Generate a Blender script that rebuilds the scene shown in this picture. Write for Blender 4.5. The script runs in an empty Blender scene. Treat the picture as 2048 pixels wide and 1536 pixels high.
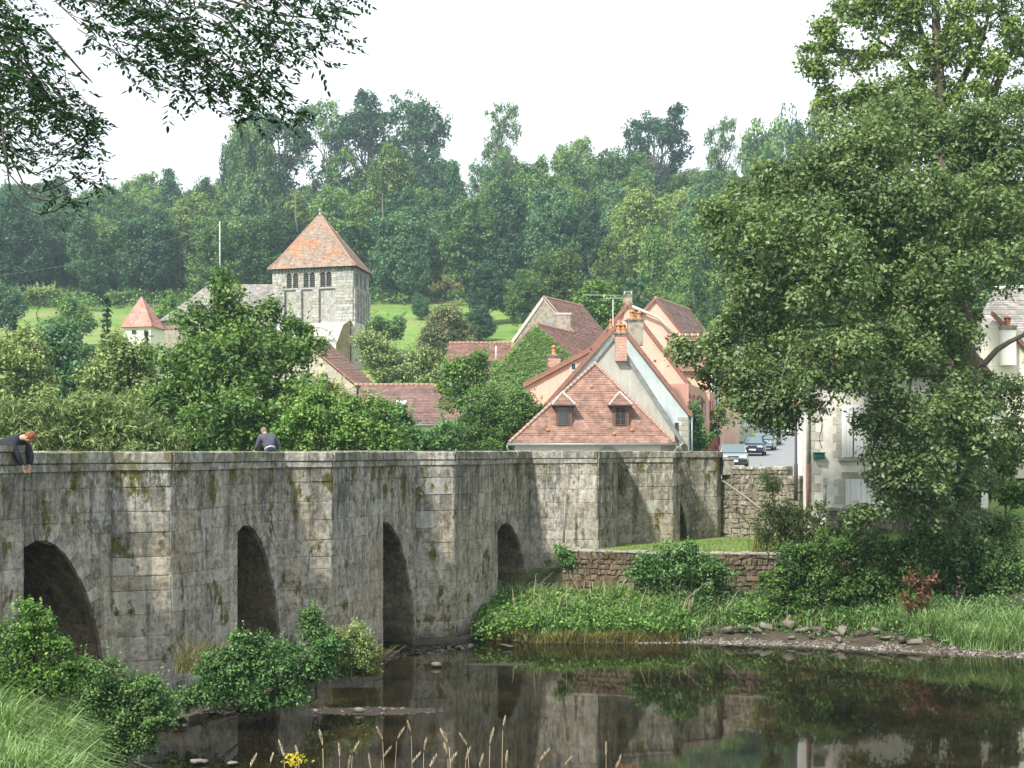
import bpy, math, random
import numpy as np
from mathutils import Vector, Matrix

S = bpy.context.scene
COL = S.collection
random.seed(11)
RNG = np.random.default_rng(11)

# ------------------------------------------------------------------ camera
FPX = 2800.0            # focal length in photo pixels (photo 2048 wide)
EYE = 5.5               # eye height above the river
HOR = 900.0             # row of the horizon
cam_d = bpy.data.cameras.new('camera')
cam_d.sensor_width = 36.0
cam_d.lens = 36.0 * FPX / 2048.0
cam_d.shift_y = (HOR - 768.0) / 2048.0
cam_d.clip_start = 0.1
cam_d.clip_end = 6000.0
cam = bpy.data.objects.new('camera', cam_d)
cam.location = (0, 0, EYE)
cam.rotation_euler = (math.radians(90), 0, 0)
COL.objects.link(cam)
S.camera = cam

# ------------------------------------------------------------------ light
SUN_AZ, SUN_EL = math.radians(216), math.radians(45)    # azimuth clockwise from +Y
world = bpy.data.worlds.new('World')
S.world = world
world.use_nodes = True
wn, wl_ = world.node_tree.nodes, world.node_tree.links
wn.clear()
w_out = wn.new('ShaderNodeOutputWorld')
w_bg = wn.new('ShaderNodeBackground')
w_sky = wn.new('ShaderNodeTexSky')
w_sky.sky_type = 'NISHITA'
w_sky.sun_disc = False
w_sky.sun_elevation = SUN_EL
w_sky.sun_rotation = SUN_AZ
w_sky.air_density = 1.0
w_sky.dust_density = 2.0
w_tc = wn.new('ShaderNodeTexCoord')
w_map = wn.new('ShaderNodeMapping')
w_map.inputs['Scale'].default_value = (1.0, 1.0, 2.6)
w_noise = wn.new('ShaderNodeTexNoise')
w_noise.inputs['Scale'].default_value = 2.2
w_noise.inputs['Detail'].default_value = 5.0
w_ramp = wn.new('ShaderNodeValToRGB')
w_ramp.color_ramp.elements[0].position = 0.25
w_ramp.color_ramp.elements[0].color = (0.72, 0.72, 0.72, 1)
w_ramp.color_ramp.elements[1].position = 0.6
w_ramp.color_ramp.elements[1].color = (0.97, 0.97, 0.97, 1)
w_mix = wn.new('ShaderNodeMixRGB')
w_mix.inputs['Color2'].default_value = (10.2, 10.7, 11.3, 1)     # thin bright overcast
w_bg.inputs['Strength'].default_value = 0.105
wl_.new(w_tc.outputs['Generated'], w_map.inputs['Vector'])
wl_.new(w_map.outputs['Vector'], w_noise.inputs['Vector'])
wl_.new(w_noise.outputs['Fac'], w_ramp.inputs['Fac'])
wl_.new(w_ramp.outputs['Color'], w_mix.inputs['Fac'])
wl_.new(w_sky.outputs['Color'], w_mix.inputs['Color1'])
wl_.new(w_mix.outputs['Color'], w_bg.inputs['Color'])
wl_.new(w_bg.outputs['Background'], w_out.inputs['Surface'])

sun_d = bpy.data.lights.new('sun', 'SUN')
sun_d.energy = 5.0
sun_d.angle = math.radians(4)
sun_d.color = (1.0, 0.95, 0.86)
sun = bpy.data.objects.new('sun', sun_d)
COL.objects.link(sun)
sdir = Vector((math.sin(SUN_AZ) * math.cos(SUN_EL), math.cos(SUN_AZ) * math.cos(SUN_EL), math.sin(SUN_EL)))
sun.rotation_euler = sdir.to_track_quat('Z', 'Y').to_euler()
sun.location = (0, 0, 60)

S.view_settings.view_transform = 'Standard'
S.view_settings.look = 'None'
S.view_settings.exposure = 0.52
S.view_settings.gamma = 1.0
S.view_settings.use_curve_mapping = False
S.render.engine = 'CYCLES'
S.cycles.max_bounces = 6
S.cycles.diffuse_bounces = 3
S.cycles.glossy_bounces = 3
S.cycles.transmission_bounces = 4
S.cycles.volume_bounces = 0
S.cycles.caustics_reflective = False
S.cycles.caustics_refractive = False

# ------------------------------------------------------------------ helpers
def at(x, y, Y):
    """photo pixel and distance -> place"""
    return Vector(((x - 1024.0) / FPX * Y, Y, EYE - (y - HOR) / FPX * Y))

def xat(x, Y):
    return (x - 1024.0) / FPX * Y

WL = {}      # world position of every parent

def empty(name, loc):
    o = bpy.data.objects.new(name, None)
    o.location = loc
    o.empty_display_size = 0.3
    COL.objects.link(o)
    WL[o.name] = Vector(loc)
    return o

def tag(o, label=None, cat=None, group=None, kind=None):
    if label: o['label'] = label
    if cat: o['category'] = cat
    if group: o['group'] = group
    if kind: o['kind'] = kind
    return o

def link(name, me, parent=None, loc=None):
    o = bpy.data.objects.new(name, me)
    COL.objects.link(o)
    if parent is not None:
        o.parent = parent
        WL[o.name] = WL[parent.name]
    else:
        o.location = loc if loc is not None else (0, 0, 0)
        WL[o.name] = Vector(o.location)
    return o

def copy_tree(o, parent=None):
    c = o.copy()
    COL.objects.link(c)
    if parent is not None:
        c.parent = parent
    for ch in list(o.children):
        copy_tree(ch, c)
    return c

class MB:
    """collects polygons in world space; build() links them as one mesh"""
    def __init__(s):
        s.v = []; s.f = []; s.uv = []; s.rnd = []; s.sm = []
    def poly(s, pts, uv=None, rnd=0.5, smooth=False):
        i = len(s.v)
        s.v += [tuple(p) for p in pts]
        s.f.append(tuple(range(i, i + len(pts))))
        s.uv.append(uv); s.rnd += [rnd] * len(pts); s.sm.append(smooth)
    def box(s, c, size, mat=None, rnd=0.5, taper=1.0):
        hx, hy, hz = size[0] / 2, size[1] / 2, size[2] / 2
        P = [Vector((sx * hx * (taper if sz > 0 else 1), sy * hy * (taper if sz > 0 else 1), sz * hz)) for sz in (-1, 1) for sy in (-1, 1) for sx in (-1, 1)]
        if mat is not None: P = [mat @ p for p in P]
        P = [p + Vector(c) for p in P]
        for q in ((0, 2, 3, 1), (4, 5, 7, 6), (0, 1, 5, 4), (1, 3, 7, 5), (3, 2, 6, 7), (2, 0, 4, 6)):
            s.poly([P[k] for k in q], rnd=rnd)
    def prism(s, pts, vec, rnd=0.5, caps=True):
        """planar polygon pushed along vec"""
        vec = Vector(vec); A = [Vector(p) for p in pts]; B = [p + vec for p in A]
        nrm = Vector((0, 0, 0))
        for k in range(len(A)):
            nrm += A[k].cross(A[(k + 1) % len(A)])
        if nrm.dot(vec) > 0: A, B = A[::-1], B[::-1]
        if caps:
            s.poly(A, rnd=rnd); s.poly(B[::-1], rnd=rnd)
        n = len(A)
        for k in range(n):
            s.poly([A[(k + 1) % n], A[k], B[k], B[(k + 1) % n]], rnd=rnd)
    def ring(s, rings, smooth=True, close=True, cap=True, rnd=0.5):
        """list of equal-length point rings joined by quads"""
        i0 = len(s.v); n = len(rings[0])
        for r in rings:
            s.v += [tuple(p) for p in r]; s.rnd += [rnd] * n
        for a in range(len(rings) - 1):
            for k in range(n if close else n - 1):
                k2 = (k + 1) % n
                s.f.append((i0 + a * n + k, i0 + a * n + k2, i0 + (a + 1) * n + k2, i0 + (a + 1) * n + k)); s.uv.append(None); s.sm.append(smooth)
        if cap and close:
            s.f.append(tuple(i0 + k for k in range(n))[::-1]); s.uv.append(None); s.sm.append(False)
            s.f.append(tuple(i0 + (len(rings) - 1) * n + k for k in range(n))); s.uv.append(None); s.sm.append(False)
    def tube(s, pts, radii, n=6, rnd=0.5, cap=True):
        pts = [Vector(p) for p in pts]
        rings = []
        prev = None
        for k, p in enumerate(pts):
            d = (pts[min(k + 1, len(pts) - 1)] - pts[max(k - 1, 0)])
            d = d.normalized() if d.length > 1e-9 else Vector((0, 0, 1))
            if prev is None:
                a = d.orthogonal().normalized()
            else:
                a = (prev - d * prev.dot(d))
                a = a.normalized() if a.length > 1e-6 else d.orthogonal().normalized()
            prev = a
            b = d.cross(a)
            r = radii[k] if hasattr(radii, '__len__') else radii
            rings.append([p + (a * math.cos(2 * math.pi * j / n) + b * math.sin(2 * math.pi * j / n)) * r for j in range(n)])
        s.ring(rings, cap=cap, rnd=rnd)
    def lathe(s, base, prof, n=10, rnd=0.5):
        base = Vector(base)
        s.ring([[base + Vector((r * math.cos(2 * math.pi * j / n), r * math.sin(2 * math.pi * j / n), z)) for j in range(n)] for r, z in prof], rnd=rnd)
    def build(s, name, mat, parent=None, loc=None, kind=None):
        off = WL[parent.name] if parent is not None else Vector(loc if loc is not None else (0, 0, 0))
        me = bpy.data.meshes.new(name)
        V = np.array(s.v, dtype=np.float64) - np.array(off)
        me.from_pydata(V.tolist(), [], s.f)
        if any(u is not None for u in s.uv):
            L = me.uv_layers.new(name='uv')
            buf = []
            for f, u in zip(s.f, s.uv):
                if u is None: buf += [0.0, 0.0] * len(f)
                else:
                    for q in u: buf += [q[0], q[1]]
            L.data.foreach_set('uv', buf)
        a = me.attributes.new('rnd', 'FLOAT', 'POINT'); a.data.foreach_set('value', s.rnd)
        me.polygons.foreach_set('use_smooth', s.sm)
        me.materials.append(mat)
        me.update()
        o = link(name, me, parent, loc)
        if kind: o['kind'] = kind
        return o

def fast_mesh(name, V, F, mat, rnd=None, smooth=False):
    """V (n,3), F (m,k) arrays -> mesh"""
    me = bpy.data.meshes.new(name)
    k = F.shape[1]
    me.vertices.add(len(V)); me.vertices.foreach_set('co', np.ascontiguousarray(V, dtype=np.float32).ravel())
    me.loops.add(F.size); me.loops.foreach_set('vertex_index', np.ascontiguousarray(F, dtype=np.int32).ravel())
    me.polygons.add(len(F))
    me.polygons.foreach_set('loop_start', np.arange(0, F.size, k, dtype=np.int32))
    me.polygons.foreach_set('loop_total', np.full(len(F), k, dtype=np.int32))
    if rnd is not None:
        a = me.attributes.new('rnd', 'FLOAT', 'POINT'); a.data.foreach_set('value', np.ascontiguousarray(rnd, dtype=np.float32))
    me.update(calc_edges=True)
    if smooth: me.polygons.foreach_set('use_smooth', np.ones(len(F), dtype=bool))
    me.materials.append(mat)
    return me

def join_arrays(parts):
    """[(V,F,r)] -> one"""
    Vs, Fs, Rs, n = [], [], [], 0
    for V, F, r in parts:
        Vs.append(V); Fs.append(F + n); Rs.append(r); n += len(V)
    return np.concatenate(Vs), np.concatenate(Fs), np.concatenate(Rs)
# ------------------------------------------------------------------ materials
class NT:
    def __init__(s, name):
        s.m = bpy.data.materials.new(name); s.m.use_nodes = True
        s.n = s.m.node_tree.nodes; s.l = s.m.node_tree.links
        s.bsdf = s.n['Principled BSDF']
        s.out = s.n['Material Output']
    def new(s, t, **kw):
        nd = s.n.new(t)
        for k, v in kw.items():
            setattr(nd, k, v)
        return nd
    def pos(s, scale=(1, 1, 1)):
        g = s.new('ShaderNodeNewGeometry')
        mp = s.new('ShaderNodeMapping'); mp.inputs['Scale'].default_value = scale
        s.l.new(g.outputs['Position'], mp.inputs['Vector'])
        return mp.outputs['Vector']
    def noise(s, vec, scale, detail=4, rough=0.55):
        nd = s.new('ShaderNodeTexNoise')
        nd.inputs['Scale'].default_value = scale; nd.inputs['Detail'].default_value = detail; nd.inputs['Roughness'].default_value = rough
        s.l.new(vec, nd.inputs['Vector'])
        return nd.outputs['Fac']
    def attr(s, name='rnd'):
        nd = s.new('ShaderNodeAttribute'); nd.attribute_name = name
        return nd.outputs['Fac']
    def ramp(s, fac, stops):
        nd = s.new('ShaderNodeValToRGB'); cr = nd.color_ramp
        while len(cr.elements) < len(stops): cr.elements.new(0.5)
        for e, (p, c) in zip(cr.elements, stops):
            e.position = p; e.color = (c[0], c[1], c[2], 1) if hasattr(c, '__len__') else (c, c, c, 1)
        s.l.new(fac, nd.inputs['Fac'])
        return nd.outputs['Color']
    def mix(s, fac, a, b, mode='MIX'):
        nd = s.new('ShaderNodeMixRGB', blend_type=mode)
        for k, x in (('Fac', fac), ('Color1', a), ('Color2', b)):
            if hasattr(x, 'links') or hasattr(x, 'is_linked'): s.l.new(x, nd.inputs[k])
            else: nd.inputs[k].default_value = x if not hasattr(x, '__len__') else (x[0], x[1], x[2], 1)
        return nd.outputs['Color']
    def math(s, op, a, b=None):
        nd = s.new('ShaderNodeMath', operation=op)
        for k, x in ((0, a), (1, b)):
            if x is None: continue
            if hasattr(x, 'is_linked'): s.l.new(x, nd.inputs[k])
            else: nd.inputs[k].default_value = x
        return nd.outputs['Value']
    def sep(s, vec):
        nd = s.new('ShaderNodeSeparateXYZ'); s.l.new(vec, nd.inputs[0]); return nd.outputs
    def bump(s, h, strength=0.5, dist=0.02):
        nd = s.new('ShaderNodeBump'); nd.inputs['Strength'].default_value = strength; nd.inputs['Distance'].default_value = dist
        s.l.new(h, nd.inputs['Height']); s.l.new(nd.outputs['Normal'], s.bsdf.inputs['Normal'])
    def done(s, color=None, rough=0.8, spec=0.3, metallic=0.0):
        if color is not None:
            if hasattr(color, 'is_linked'): s.l.new(color, s.bsdf.inputs['Base Color'])
            else: s.bsdf.inputs['Base Color'].default_value = (color[0], color[1], color[2], 1)
        s.bsdf.inputs['Roughness'].default_value = rough
        s.bsdf.inputs['Specular IOR Level'].default_value = spec
        s.bsdf.inputs['Metallic'].default_value = metallic
        return s.m

def m_plain(name, c, c2=None, scale=3.0, rough=0.8, bump=0.3, bscale=25.0, spec=0.3, metallic=0.0, stretch=(1, 1, 1)):
    t = NT(name)
    c2 = c2 or tuple(x * 0.75 for x in c)
    v = t.pos(stretch)
    f = t.noise(v, scale, 5)
    col = t.ramp(f, [(0.3, c2), (0.65, c)])
    f2 = t.noise(v, bscale, 3)
    col = t.mix(0.25, col, t.ramp(f2, [(0.3, tuple(x * 0.6 for x in c)), (0.7, tuple(min(1, x * 1.15) for x in c))]))
    if bump: t.bump(f2, bump, 0.02)
    return t.done(col, rough, spec, metallic)

def m_leaf(name, dark, mid, light, translucent=0.28, rough=0.55, accent=None, objvar=0.25):
    t = NT(name)
    oi = t.new('ShaderNodeObjectInfo')
    if name not in ('yellow_petals', 'pink_petals', 'dead_leaves'): dark, mid, light = [tuple(min(.9, c * f) for c, f in zip(q, f_)) for q, f_ in ((dark, (.95, .92, .8)), (mid, (1.17, 1.08, 1.15)), (light, (1.28, 1.18, 1.3)))]
    r = t.attr('rnd')
    o = t.math('MULTIPLY', t.math('SUBTRACT', oi.outputs['Random'], 0.5), objvar)
    f = t.math('ADD', r, o)
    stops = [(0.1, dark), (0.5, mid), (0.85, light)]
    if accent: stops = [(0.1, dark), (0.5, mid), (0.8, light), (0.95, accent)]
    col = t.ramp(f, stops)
    t.done(col, rough, 0.3)
    tr = t.new('ShaderNodeBsdfTranslucent')
    tcol = t.mix(1.0, col, (1.25, 1.35, 0.55), 'MULTIPLY')
    t.l.new(tcol, tr.inputs['Color'])
    mx = t.new('ShaderNodeMixShader'); mx.inputs['Fac'].default_value = translucent * .7
    t.l.new(t.bsdf.outputs[0], mx.inputs[1]); t.l.new(tr.outputs[0], mx.inputs[2])
    t.l.new(mx.outputs[0], t.out.inputs['Surface'])
    return t.m

def m_masonry(name, base, dark, light, moss=0.5, streak=0.8, lichen=0.5, ochre=0.3, ztop=5.4, wet=True, rough_bump=0.6):
    """old weathered stone: tone per block, runs of black down from the coping, pale lichen, moss"""
    t = NT(name)
    p = t.pos()
    x = t.sep(p)
    r = t.attr('rnd')
    col = t.ramp(r, [(0.05, tuple(c * 0.72 for c in base)), (0.5, base), (0.95, tuple(min(1, c * 1.25) for c in base))])
    big = t.noise(p, 0.5, 4)
    col = t.mix(t.math('MULTIPLY', t.ramp(big, [(0.4, 0), (0.62, 1)]), 0.5), col, tuple(c * f for c, f in zip(base, (1.12, 1.0, 0.8))))
    fine = t.noise(p, 9.0, 6, 0.65)
    col = t.mix(0.75, col, t.ramp(fine, [(0.3, 0.35), (0.5, 1.0), (0.7, 1.6)]), 'MULTIPLY')
    # dark runs
    ps = t.pos((2.6, 2.6, 0.22))
    st = t.noise(ps, 1.6, 5, 0.65)
    depth = t.math('MULTIPLY', t.math('SUBTRACT', ztop, x[2]), -0.045)
    st2 = t.math('ADD', st, t.math('ADD', depth, 0.07))
    col = t.mix(t.math('MULTIPLY', t.ramp(st2, [(0.46, 0), (0.60, 1)]), streak), col, dark)
    blot = t.noise(p, 2.1, 6, 0.7)
    col = t.mix(t.math('MULTIPLY', t.ramp(blot, [(0.50, 0), (0.62, 1)]), streak * 0.6), col, dark)
    pv = t.pos((4.5, 4.5, 0.35))
    col = t.mix(0.35, col, t.ramp(t.noise(pv, 1.5, 5, 0.7), [(0.32, 0.6), (0.5, 1.0), (0.68, 1.45)]), 'MULTIPLY')
    col = t.mix(0.55, col, t.ramp(t.noise(t.pos((1.7, 1.7, 1.2)), 1.9, 8, 0.78), [(0.34, 0.45), (0.5, 1.0), (0.64, 1.7)]), 'MULTIPLY')
    col = t.mix(t.math('MULTIPLY', t.ramp(r, [(0.74, 0), (0.90, 1)]), 0.35 * (lichen > 0.6)), col, light)
    # pale lichen
    psl = t.pos((5.0, 5.0, 2.2))
    li = t.noise(psl, 1.3, 7, 0.75)
    lz = t.ramp(t.noise(p, 0.45, 3), [(0.40, 0.15), (0.6, 1.0)])
    col = t.mix(t.math('MULTIPLY', t.math('MULTIPLY', t.ramp(li, [(0.52, 0), (0.59, 1)]), lichen), lz), col, light)
    pw = t.pos((6.0, 6.0, 0.5))
    wl2 = t.noise(pw, 1.0, 4, 0.6)
    col = t.mix(t.math('MULTIPLY', t.ramp(wl2, [(0.62, 0), (0.70, 1)]), lichen * 0.7), col, tuple(c * 0.8 for c in light))
    if ochre:
        oc = t.noise(p, 0.9, 5, 0.7)
        col = t.mix(t.math('MULTIPLY', t.ramp(oc, [(0.62, 0), (0.72, 1)]), ochre), col, (0.24, 0.15, 0.06))
    if moss:
        pm = t.pos((1.6, 1.6, 0.8))
        mo = t.noise(pm, 1.3, 8, 0.75)
        band = t.ramp(t.math('MULTIPLY', x[2], 0.18), [(0.2, 0.02), (0.7, 0.0), (0.86, 0.05), (0.98, 0.09)])
        mo2 = t.math('ADD', mo, band)
        col = t.mix(t.math('MULTIPLY', t.ramp(mo2, [(0.575, 0), (0.62, 1)]), moss), col, t.ramp(fine, [(0.3, (0.025, 0.025, 0.008)), (0.7, (0.14, 0.13, 0.02))]))
    if wet:
        wetf = t.ramp(t.math('ADD', x[2], t.math('MULTIPLY', big, 0.8)), [(0.35, 1), (1.0, 0)])
        col = t.mix(t.math('MULTIPLY', wetf, 0.85), col, (0.022, 0.02, 0.016))
    pit = t.ramp(t.noise(t.pos((1.2, 1.2, .8)), 7.0, 4, 0.8), [(0.30, 0), (0.36, 1)])
    col = t.mix(0.75, col, pit, 'MULTIPLY')
    h = t.math('ADD', t.math('ADD', t.math('MULTIPLY', fine, 0.6), blot), t.math('MULTIPLY', pit, 0.5))
    t.bump(h, rough_bump, 0.05)
    return t.done(col, 0.92, 0.2)

def m_tiles(name, c, dark, light, bw=0.17, bh=0.11, var=0.55, patch=None, moss=0.0, patch_thr=0.54, spots=0.3):
    """flat clay tiles: tone per tile from the brick pattern laid over the modelled courses"""
    t = NT(name)
    uv = t.new('ShaderNodeUVMap')
    br = t.new('ShaderNodeTexBrick')
    br.inputs['Scale'].default_value = 1.0
    br.inputs['Brick Width'].default_value = bw; br.inputs['Row Height'].default_value = bh
    br.inputs['Mortar Size'].default_value = 0.006
    br.inputs['Color1'].default_value = (0, 0, 0, 1); br.inputs['Color2'].default_value = (1, 1, 1, 1); br.inputs['Mortar'].default_value = (0.1, 0.1, 0.1, 1)
    t.l.new(uv.outputs['UV'], br.inputs['Vector'])
    col = t.ramp(br.outputs['Color'], [(0.0, tuple(a * (1 - var) + b * var for a, b in zip(c, dark))), (0.5, c), (1.0, tuple(a * (1 - var) + b * var for a, b in zip(c, light)))])
    p = t.pos()
    big = t.noise(p, 0.55, 6, 0.65)
    if patch:
        col = t.mix(t.ramp(big, [(patch_thr, 0), (patch_thr + 0.03, 1)]), col, t.mix(0.5, patch, t.ramp(br.outputs['Color'], [(0, tuple(x * 0.5 for x in patch)), (1, patch)])))
    n2 = t.noise(p, 1.4, 6, 0.7)
    col = t.mix(0.75, col, t.ramp(n2, [(0.3, 0.45), (0.5, 1.0), (0.7, 1.45)]), 'MULTIPLY')
    pz = t.pos((2.2, 2.2, 0.5)); col = t.mix(0.4, col, t.ramp(t.noise(pz, 1.5, 5, 0.7), [(0.35, 0.6), (0.6, 1.2)]), 'MULTIPLY')
    if moss:
        col = t.mix(t.math('MULTIPLY', t.ramp(t.noise(p, 2.3, 6, 0.75), [(0.55, 0), (0.66, 1)]), moss), col, (0.075, 0.07, 0.045))
    if spots:
        col = t.mix(t.math('MULTIPLY', t.ramp(t.noise(p, 3.5, 6, 0.8), [(0.66, 0), (0.70, 1)]), spots), col, (0.4, 0.38, 0.32))
    t.bump(br.outputs['Color'], 0.35, 0.02)
    return t.done(col, 0.85, 0.2)

def m_plaster(name, c, stain=0.4, scale=0.8, rubble=0.0):
    t = NT(name)
    p = t.pos()
    n1 = t.noise(p, scale, 6, 0.7)
    col = t.mix(stain, c, t.ramp(n1, [(0.3, tuple(x * 0.55 for x in c)), (0.6, c)]))
    ps = t.pos((3, 3, 0.4))
    col = t.mix(stain * 0.6, col, t.ramp(t.noise(ps, 1.2, 5), [(0.4, tuple(x * 0.7 for x in c)), (0.65, c)]))
    n2 = t.noise(p, 11.0, 5, 0.7)
    if rubble:
        vo = t.new('ShaderNodeTexVoronoi'); vo.inputs['Scale'].default_value = 3.2; t.l.new(p, vo.inputs['Vector'])
        col = t.mix(rubble, col, t.ramp(vo.outputs['Distance'], [(0.0, tuple(x * 0.5 for x in c)), (0.45, tuple(x * 0.8 for x in c)), (0.6, c)]))
    col = t.mix(0.3, col, t.ramp(n2, [(0.3, 0.6), (0.7, 1.2)]), 'MULTIPLY')
    t.bump(n2, 0.3, 0.03)
    return t.done(col, 0.92, 0.15)

M = {}
M['bridge'] = m_masonry('bridge_granite', (0.295, 0.273, 0.225), (0.040, 0.044, 0.042), (0.42, 0.43, 0.40), moss=0.95, streak=0.60, lichen=0.85, ochre=0.5)
M['coping'] = m_masonry('coping_granite', (0.33, 0.32, 0.28), (0.07, 0.075, 0.07), (0.55, 0.56, 0.53), moss=0.6, streak=0.45, lichen=0.6, ochre=0.15, wet=False)
M['joint'] = m_plain('mortar_joint', (0.22, 0.205, 0.17), (0.09, 0.085, 0.07), 1.3, 0.95)
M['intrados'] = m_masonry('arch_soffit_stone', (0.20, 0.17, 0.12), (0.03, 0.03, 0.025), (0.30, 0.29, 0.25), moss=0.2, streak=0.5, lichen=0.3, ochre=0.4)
M['rubble'] = m_masonry('rubble_stone', (0.22, 0.205, 0.17), (0.06, 0.06, 0.055), (0.42, 0.41, 0.38), moss=0.5, streak=0.5, lichen=0.5, ochre=0.2)
M['rubble_brown'] = m_masonry('brown_rubble_stone', (0.125, 0.10, 0.07), (0.04, 0.035, 0.028), (0.34, 0.31, 0.25), moss=0.75, streak=0.35, lichen=0.4, ochre=0.8, ztop=3.0, wet=False)
M['tower'] = m_masonry('tower_stone', (0.31, 0.305, 0.29), (0.13, 0.13, 0.125), (0.68, 0.68, 0.66), moss=0.0, streak=0.8, lichen=0.45, ochre=0.25, ztop=29, wet=False)
M['tower_pale'] = m_masonry('pale_masonry', (0.62, 0.61, 0.57), (0.35, 0.34, 0.32), (0.78, 0.78, 0.75), moss=0.0, streak=0.3, lichen=0.5, ochre=0.0, ztop=22, wet=False)
M['wall_grey'] = m_plaster('grey_render', (0.48, 0.48, 0.43), 0.65)
M['wall_blue'] = m_plaster('pale_blue_render', (0.55, 0.63, 0.63), 0.5)
M['wall_pink'] = m_plaster('pink_render', (0.76, 0.475, 0.375), 0.34)
M['wall_rose'] = m_plaster('rose_render', (0.50, 0.29, 0.23), 0.3)
M['wall_cream'] = m_plaster('cream_render', (0.76, 0.71, 0.60), 0.25)
M['wall_white'] = m_plaster('white_render', (0.74, 0.73, 0.67), 0.3, rubble=0.0)
M['wall_rubble'] = m_plaster('limewashed_rubble', (0.86, 0.83, 0.76), 0.45, 1.2, rubble=0.35)
M['wall_stone'] = m_plaster('field_stone_wall', (0.36, 0.325, 0.26), 0.6, 1.5, rubble=0.85)
M['quoin'] = m_plain('quoin_stone', (0.42, 0.39, 0.33), (0.27, 0.25, 0.21), 4)
M['quoin_pale'] = m_plain('pale_quoin_stone', (0.58, 0.55, 0.48), (0.42, 0.39, 0.33), 4)
M['tile_red'] = m_tiles('red_brown_tiles', (0.265, 0.16, 0.125), (0.17, 0.10, 0.08), (0.37, 0.235, 0.175), 0.2, 0.17, spots=0.05)
M['tile_brown'] = m_tiles('brown_tiles', (0.215, 0.125, 0.10), (0.12, 0.07, 0.06), (0.31, 0.19, 0.14), 0.2, 0.2, moss=0.35, spots=0.5)
M['tile_plum'] = m_tiles('plum_brown_tiles', (0.20, 0.125, 0.115), (0.14, 0.08, 0.08), (0.27, 0.17, 0.14), 0.25, 0.2, moss=0.25, spots=0.1)
M['tile_tower'] = m_tiles('tower_tiles', (0.27, 0.20, 0.16), (0.17, 0.13, 0.10), (0.38, 0.28, 0.22), 0.22, 0.22, patch=(0.44, 0.22, 0.13), patch_thr=0.55, spots=0.1)
M['tile_pale_red'] = m_tiles('pale_red_tiles', (0.46, 0.22, 0.18), (0.36, 0.17, 0.14), (0.56, 0.30, 0.24), 0.25, 0.2, spots=0.0)
M['slate'] = m_tiles('grey_shingles', (0.25, 0.23, 0.21), (0.15, 0.14, 0.13), (0.38, 0.36, 0.33), 0.3, 0.25, moss=0.3, spots=0.5)
M['verge'] = m_plain('verge_tile', (0.30, 0.15, 0.11), (0.20, 0.10, 0.08), 4)
M['ridge'] = m_plain('ridge_tile', (0.40, 0.23, 0.17), (0.28, 0.16, 0.12), 6)
M['mortar'] = m_plain('pale_mortar', (0.62, 0.60, 0.53), (0.42, 0.40, 0.35), 6)
M['pot'] = m_plain('terracotta', (0.66, 0.24, 0.09), (0.50, 0.17, 0.07), 6)
M['brickwork'] = m_plain('chimney_brick', (0.44, 0.22, 0.16), (0.30, 0.15, 0.11), 7, bscale=14)
t = NT('chimney_bricks')
x_ = t.sep(t.pos()); cmb = t.new('ShaderNodeCombineXYZ')
t.l.new(t.math('ADD', x_[0], x_[1]), cmb.inputs[0]); t.l.new(x_[2], cmb.inputs[1])
br = t.new('ShaderNodeTexBrick'); br.inputs['Scale'].default_value = 1.0; br.inputs['Brick Width'].default_value = .24; br.inputs['Row Height'].default_value = .085; br.inputs['Mortar Size'].default_value = .012
br.inputs['Color1'].default_value = (.46, .22, .15, 1); br.inputs['Color2'].default_value = (.30, .135, .10, 1); br.inputs['Mortar'].default_value = (.55, .50, .43, 1)
t.l.new(cmb.outputs[0], br.inputs['Vector']); t.bump(br.outputs['Fac'], -0.4, 0.01)
M['brickwork'] = t.done(t.mix(0.5, br.outputs['Color'], t.ramp(t.noise(t.pos(), 3.0, 5, .7), [(0.3, .55), (0.7, 1.35)]), 'MULTIPLY'), 0.9, 0.2)
M['zinc'] = m_plain('zinc', (0.30, 0.33, 0.33), (0.2, 0.22, 0.22), 3, rough=0.5, bump=0.05, metallic=0.4)
M['dark_metal'] = m_plain('dark_metal', (0.055, 0.055, 0.06), None, 4, rough=0.6, bump=0.1)
M['pale_metal'] = m_plain('pale_metal', (0.6, 0.6, 0.6), None, 4, rough=0.5, bump=0.05)
M['white_paint'] = m_plain('white_paint', (0.80, 0.81, 0.82), (0.72, 0.73, 0.74), 2, rough=0.6, bump=0.05, stretch=(6, 6, 0.5))
M['green_paint'] = m_plain('green_paint', (0.02, 0.12, 0.09), None, 4, rough=0.6, bump=0.05)
M['red_paint'] = m_plain('red_brown_paint', (0.33, 0.07, 0.045), (0.24, 0.05, 0.035), 4, rough=0.7, bump=0.1)
M['wood'] = m_plain('brown_wood', (0.17, 0.10, 0.07), (0.11, 0.06, 0.045), 6, bump=0.3, stretch=(5, 5, 0.6))
M['grey_wood'] = m_plain('weathered_wood', (0.30, 0.28, 0.23), (0.16, 0.15, 0.12), 6, bump=0.3, stretch=(5, 5, 0.6))
M['louvre'] = m_plain('dark_louvre', (0.09, 0.085, 0.08), None, 5)
M['pole_pale'] = m_plain('concrete_pole', (0.62, 0.62, 0.58), None, 4)
M['bark'] = m_plain('bark', (0.085, 0.075, 0.055), (0.04, 0.035, 0.028), 3, bump=0.9, bscale=12, stretch=(3, 3, 0.6), rough=0.95)
M['bark_pale'] = m_plain('pale_bark', (0.22, 0.20, 0.165), (0.12, 0.11, 0.09), 3, bump=0.6, bscale=12, stretch=(3, 3, 0.6), rough=0.95)
M['twig'] = m_plain('twig_bark', (0.06, 0.055, 0.04), None, 5, bump=0.3)
M['rock'] = m_plain('river_rock', (0.21, 0.185, 0.155), (0.07, 0.062, 0.05), 3, bump=0.8, bscale=9, rough=0.9)
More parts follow.
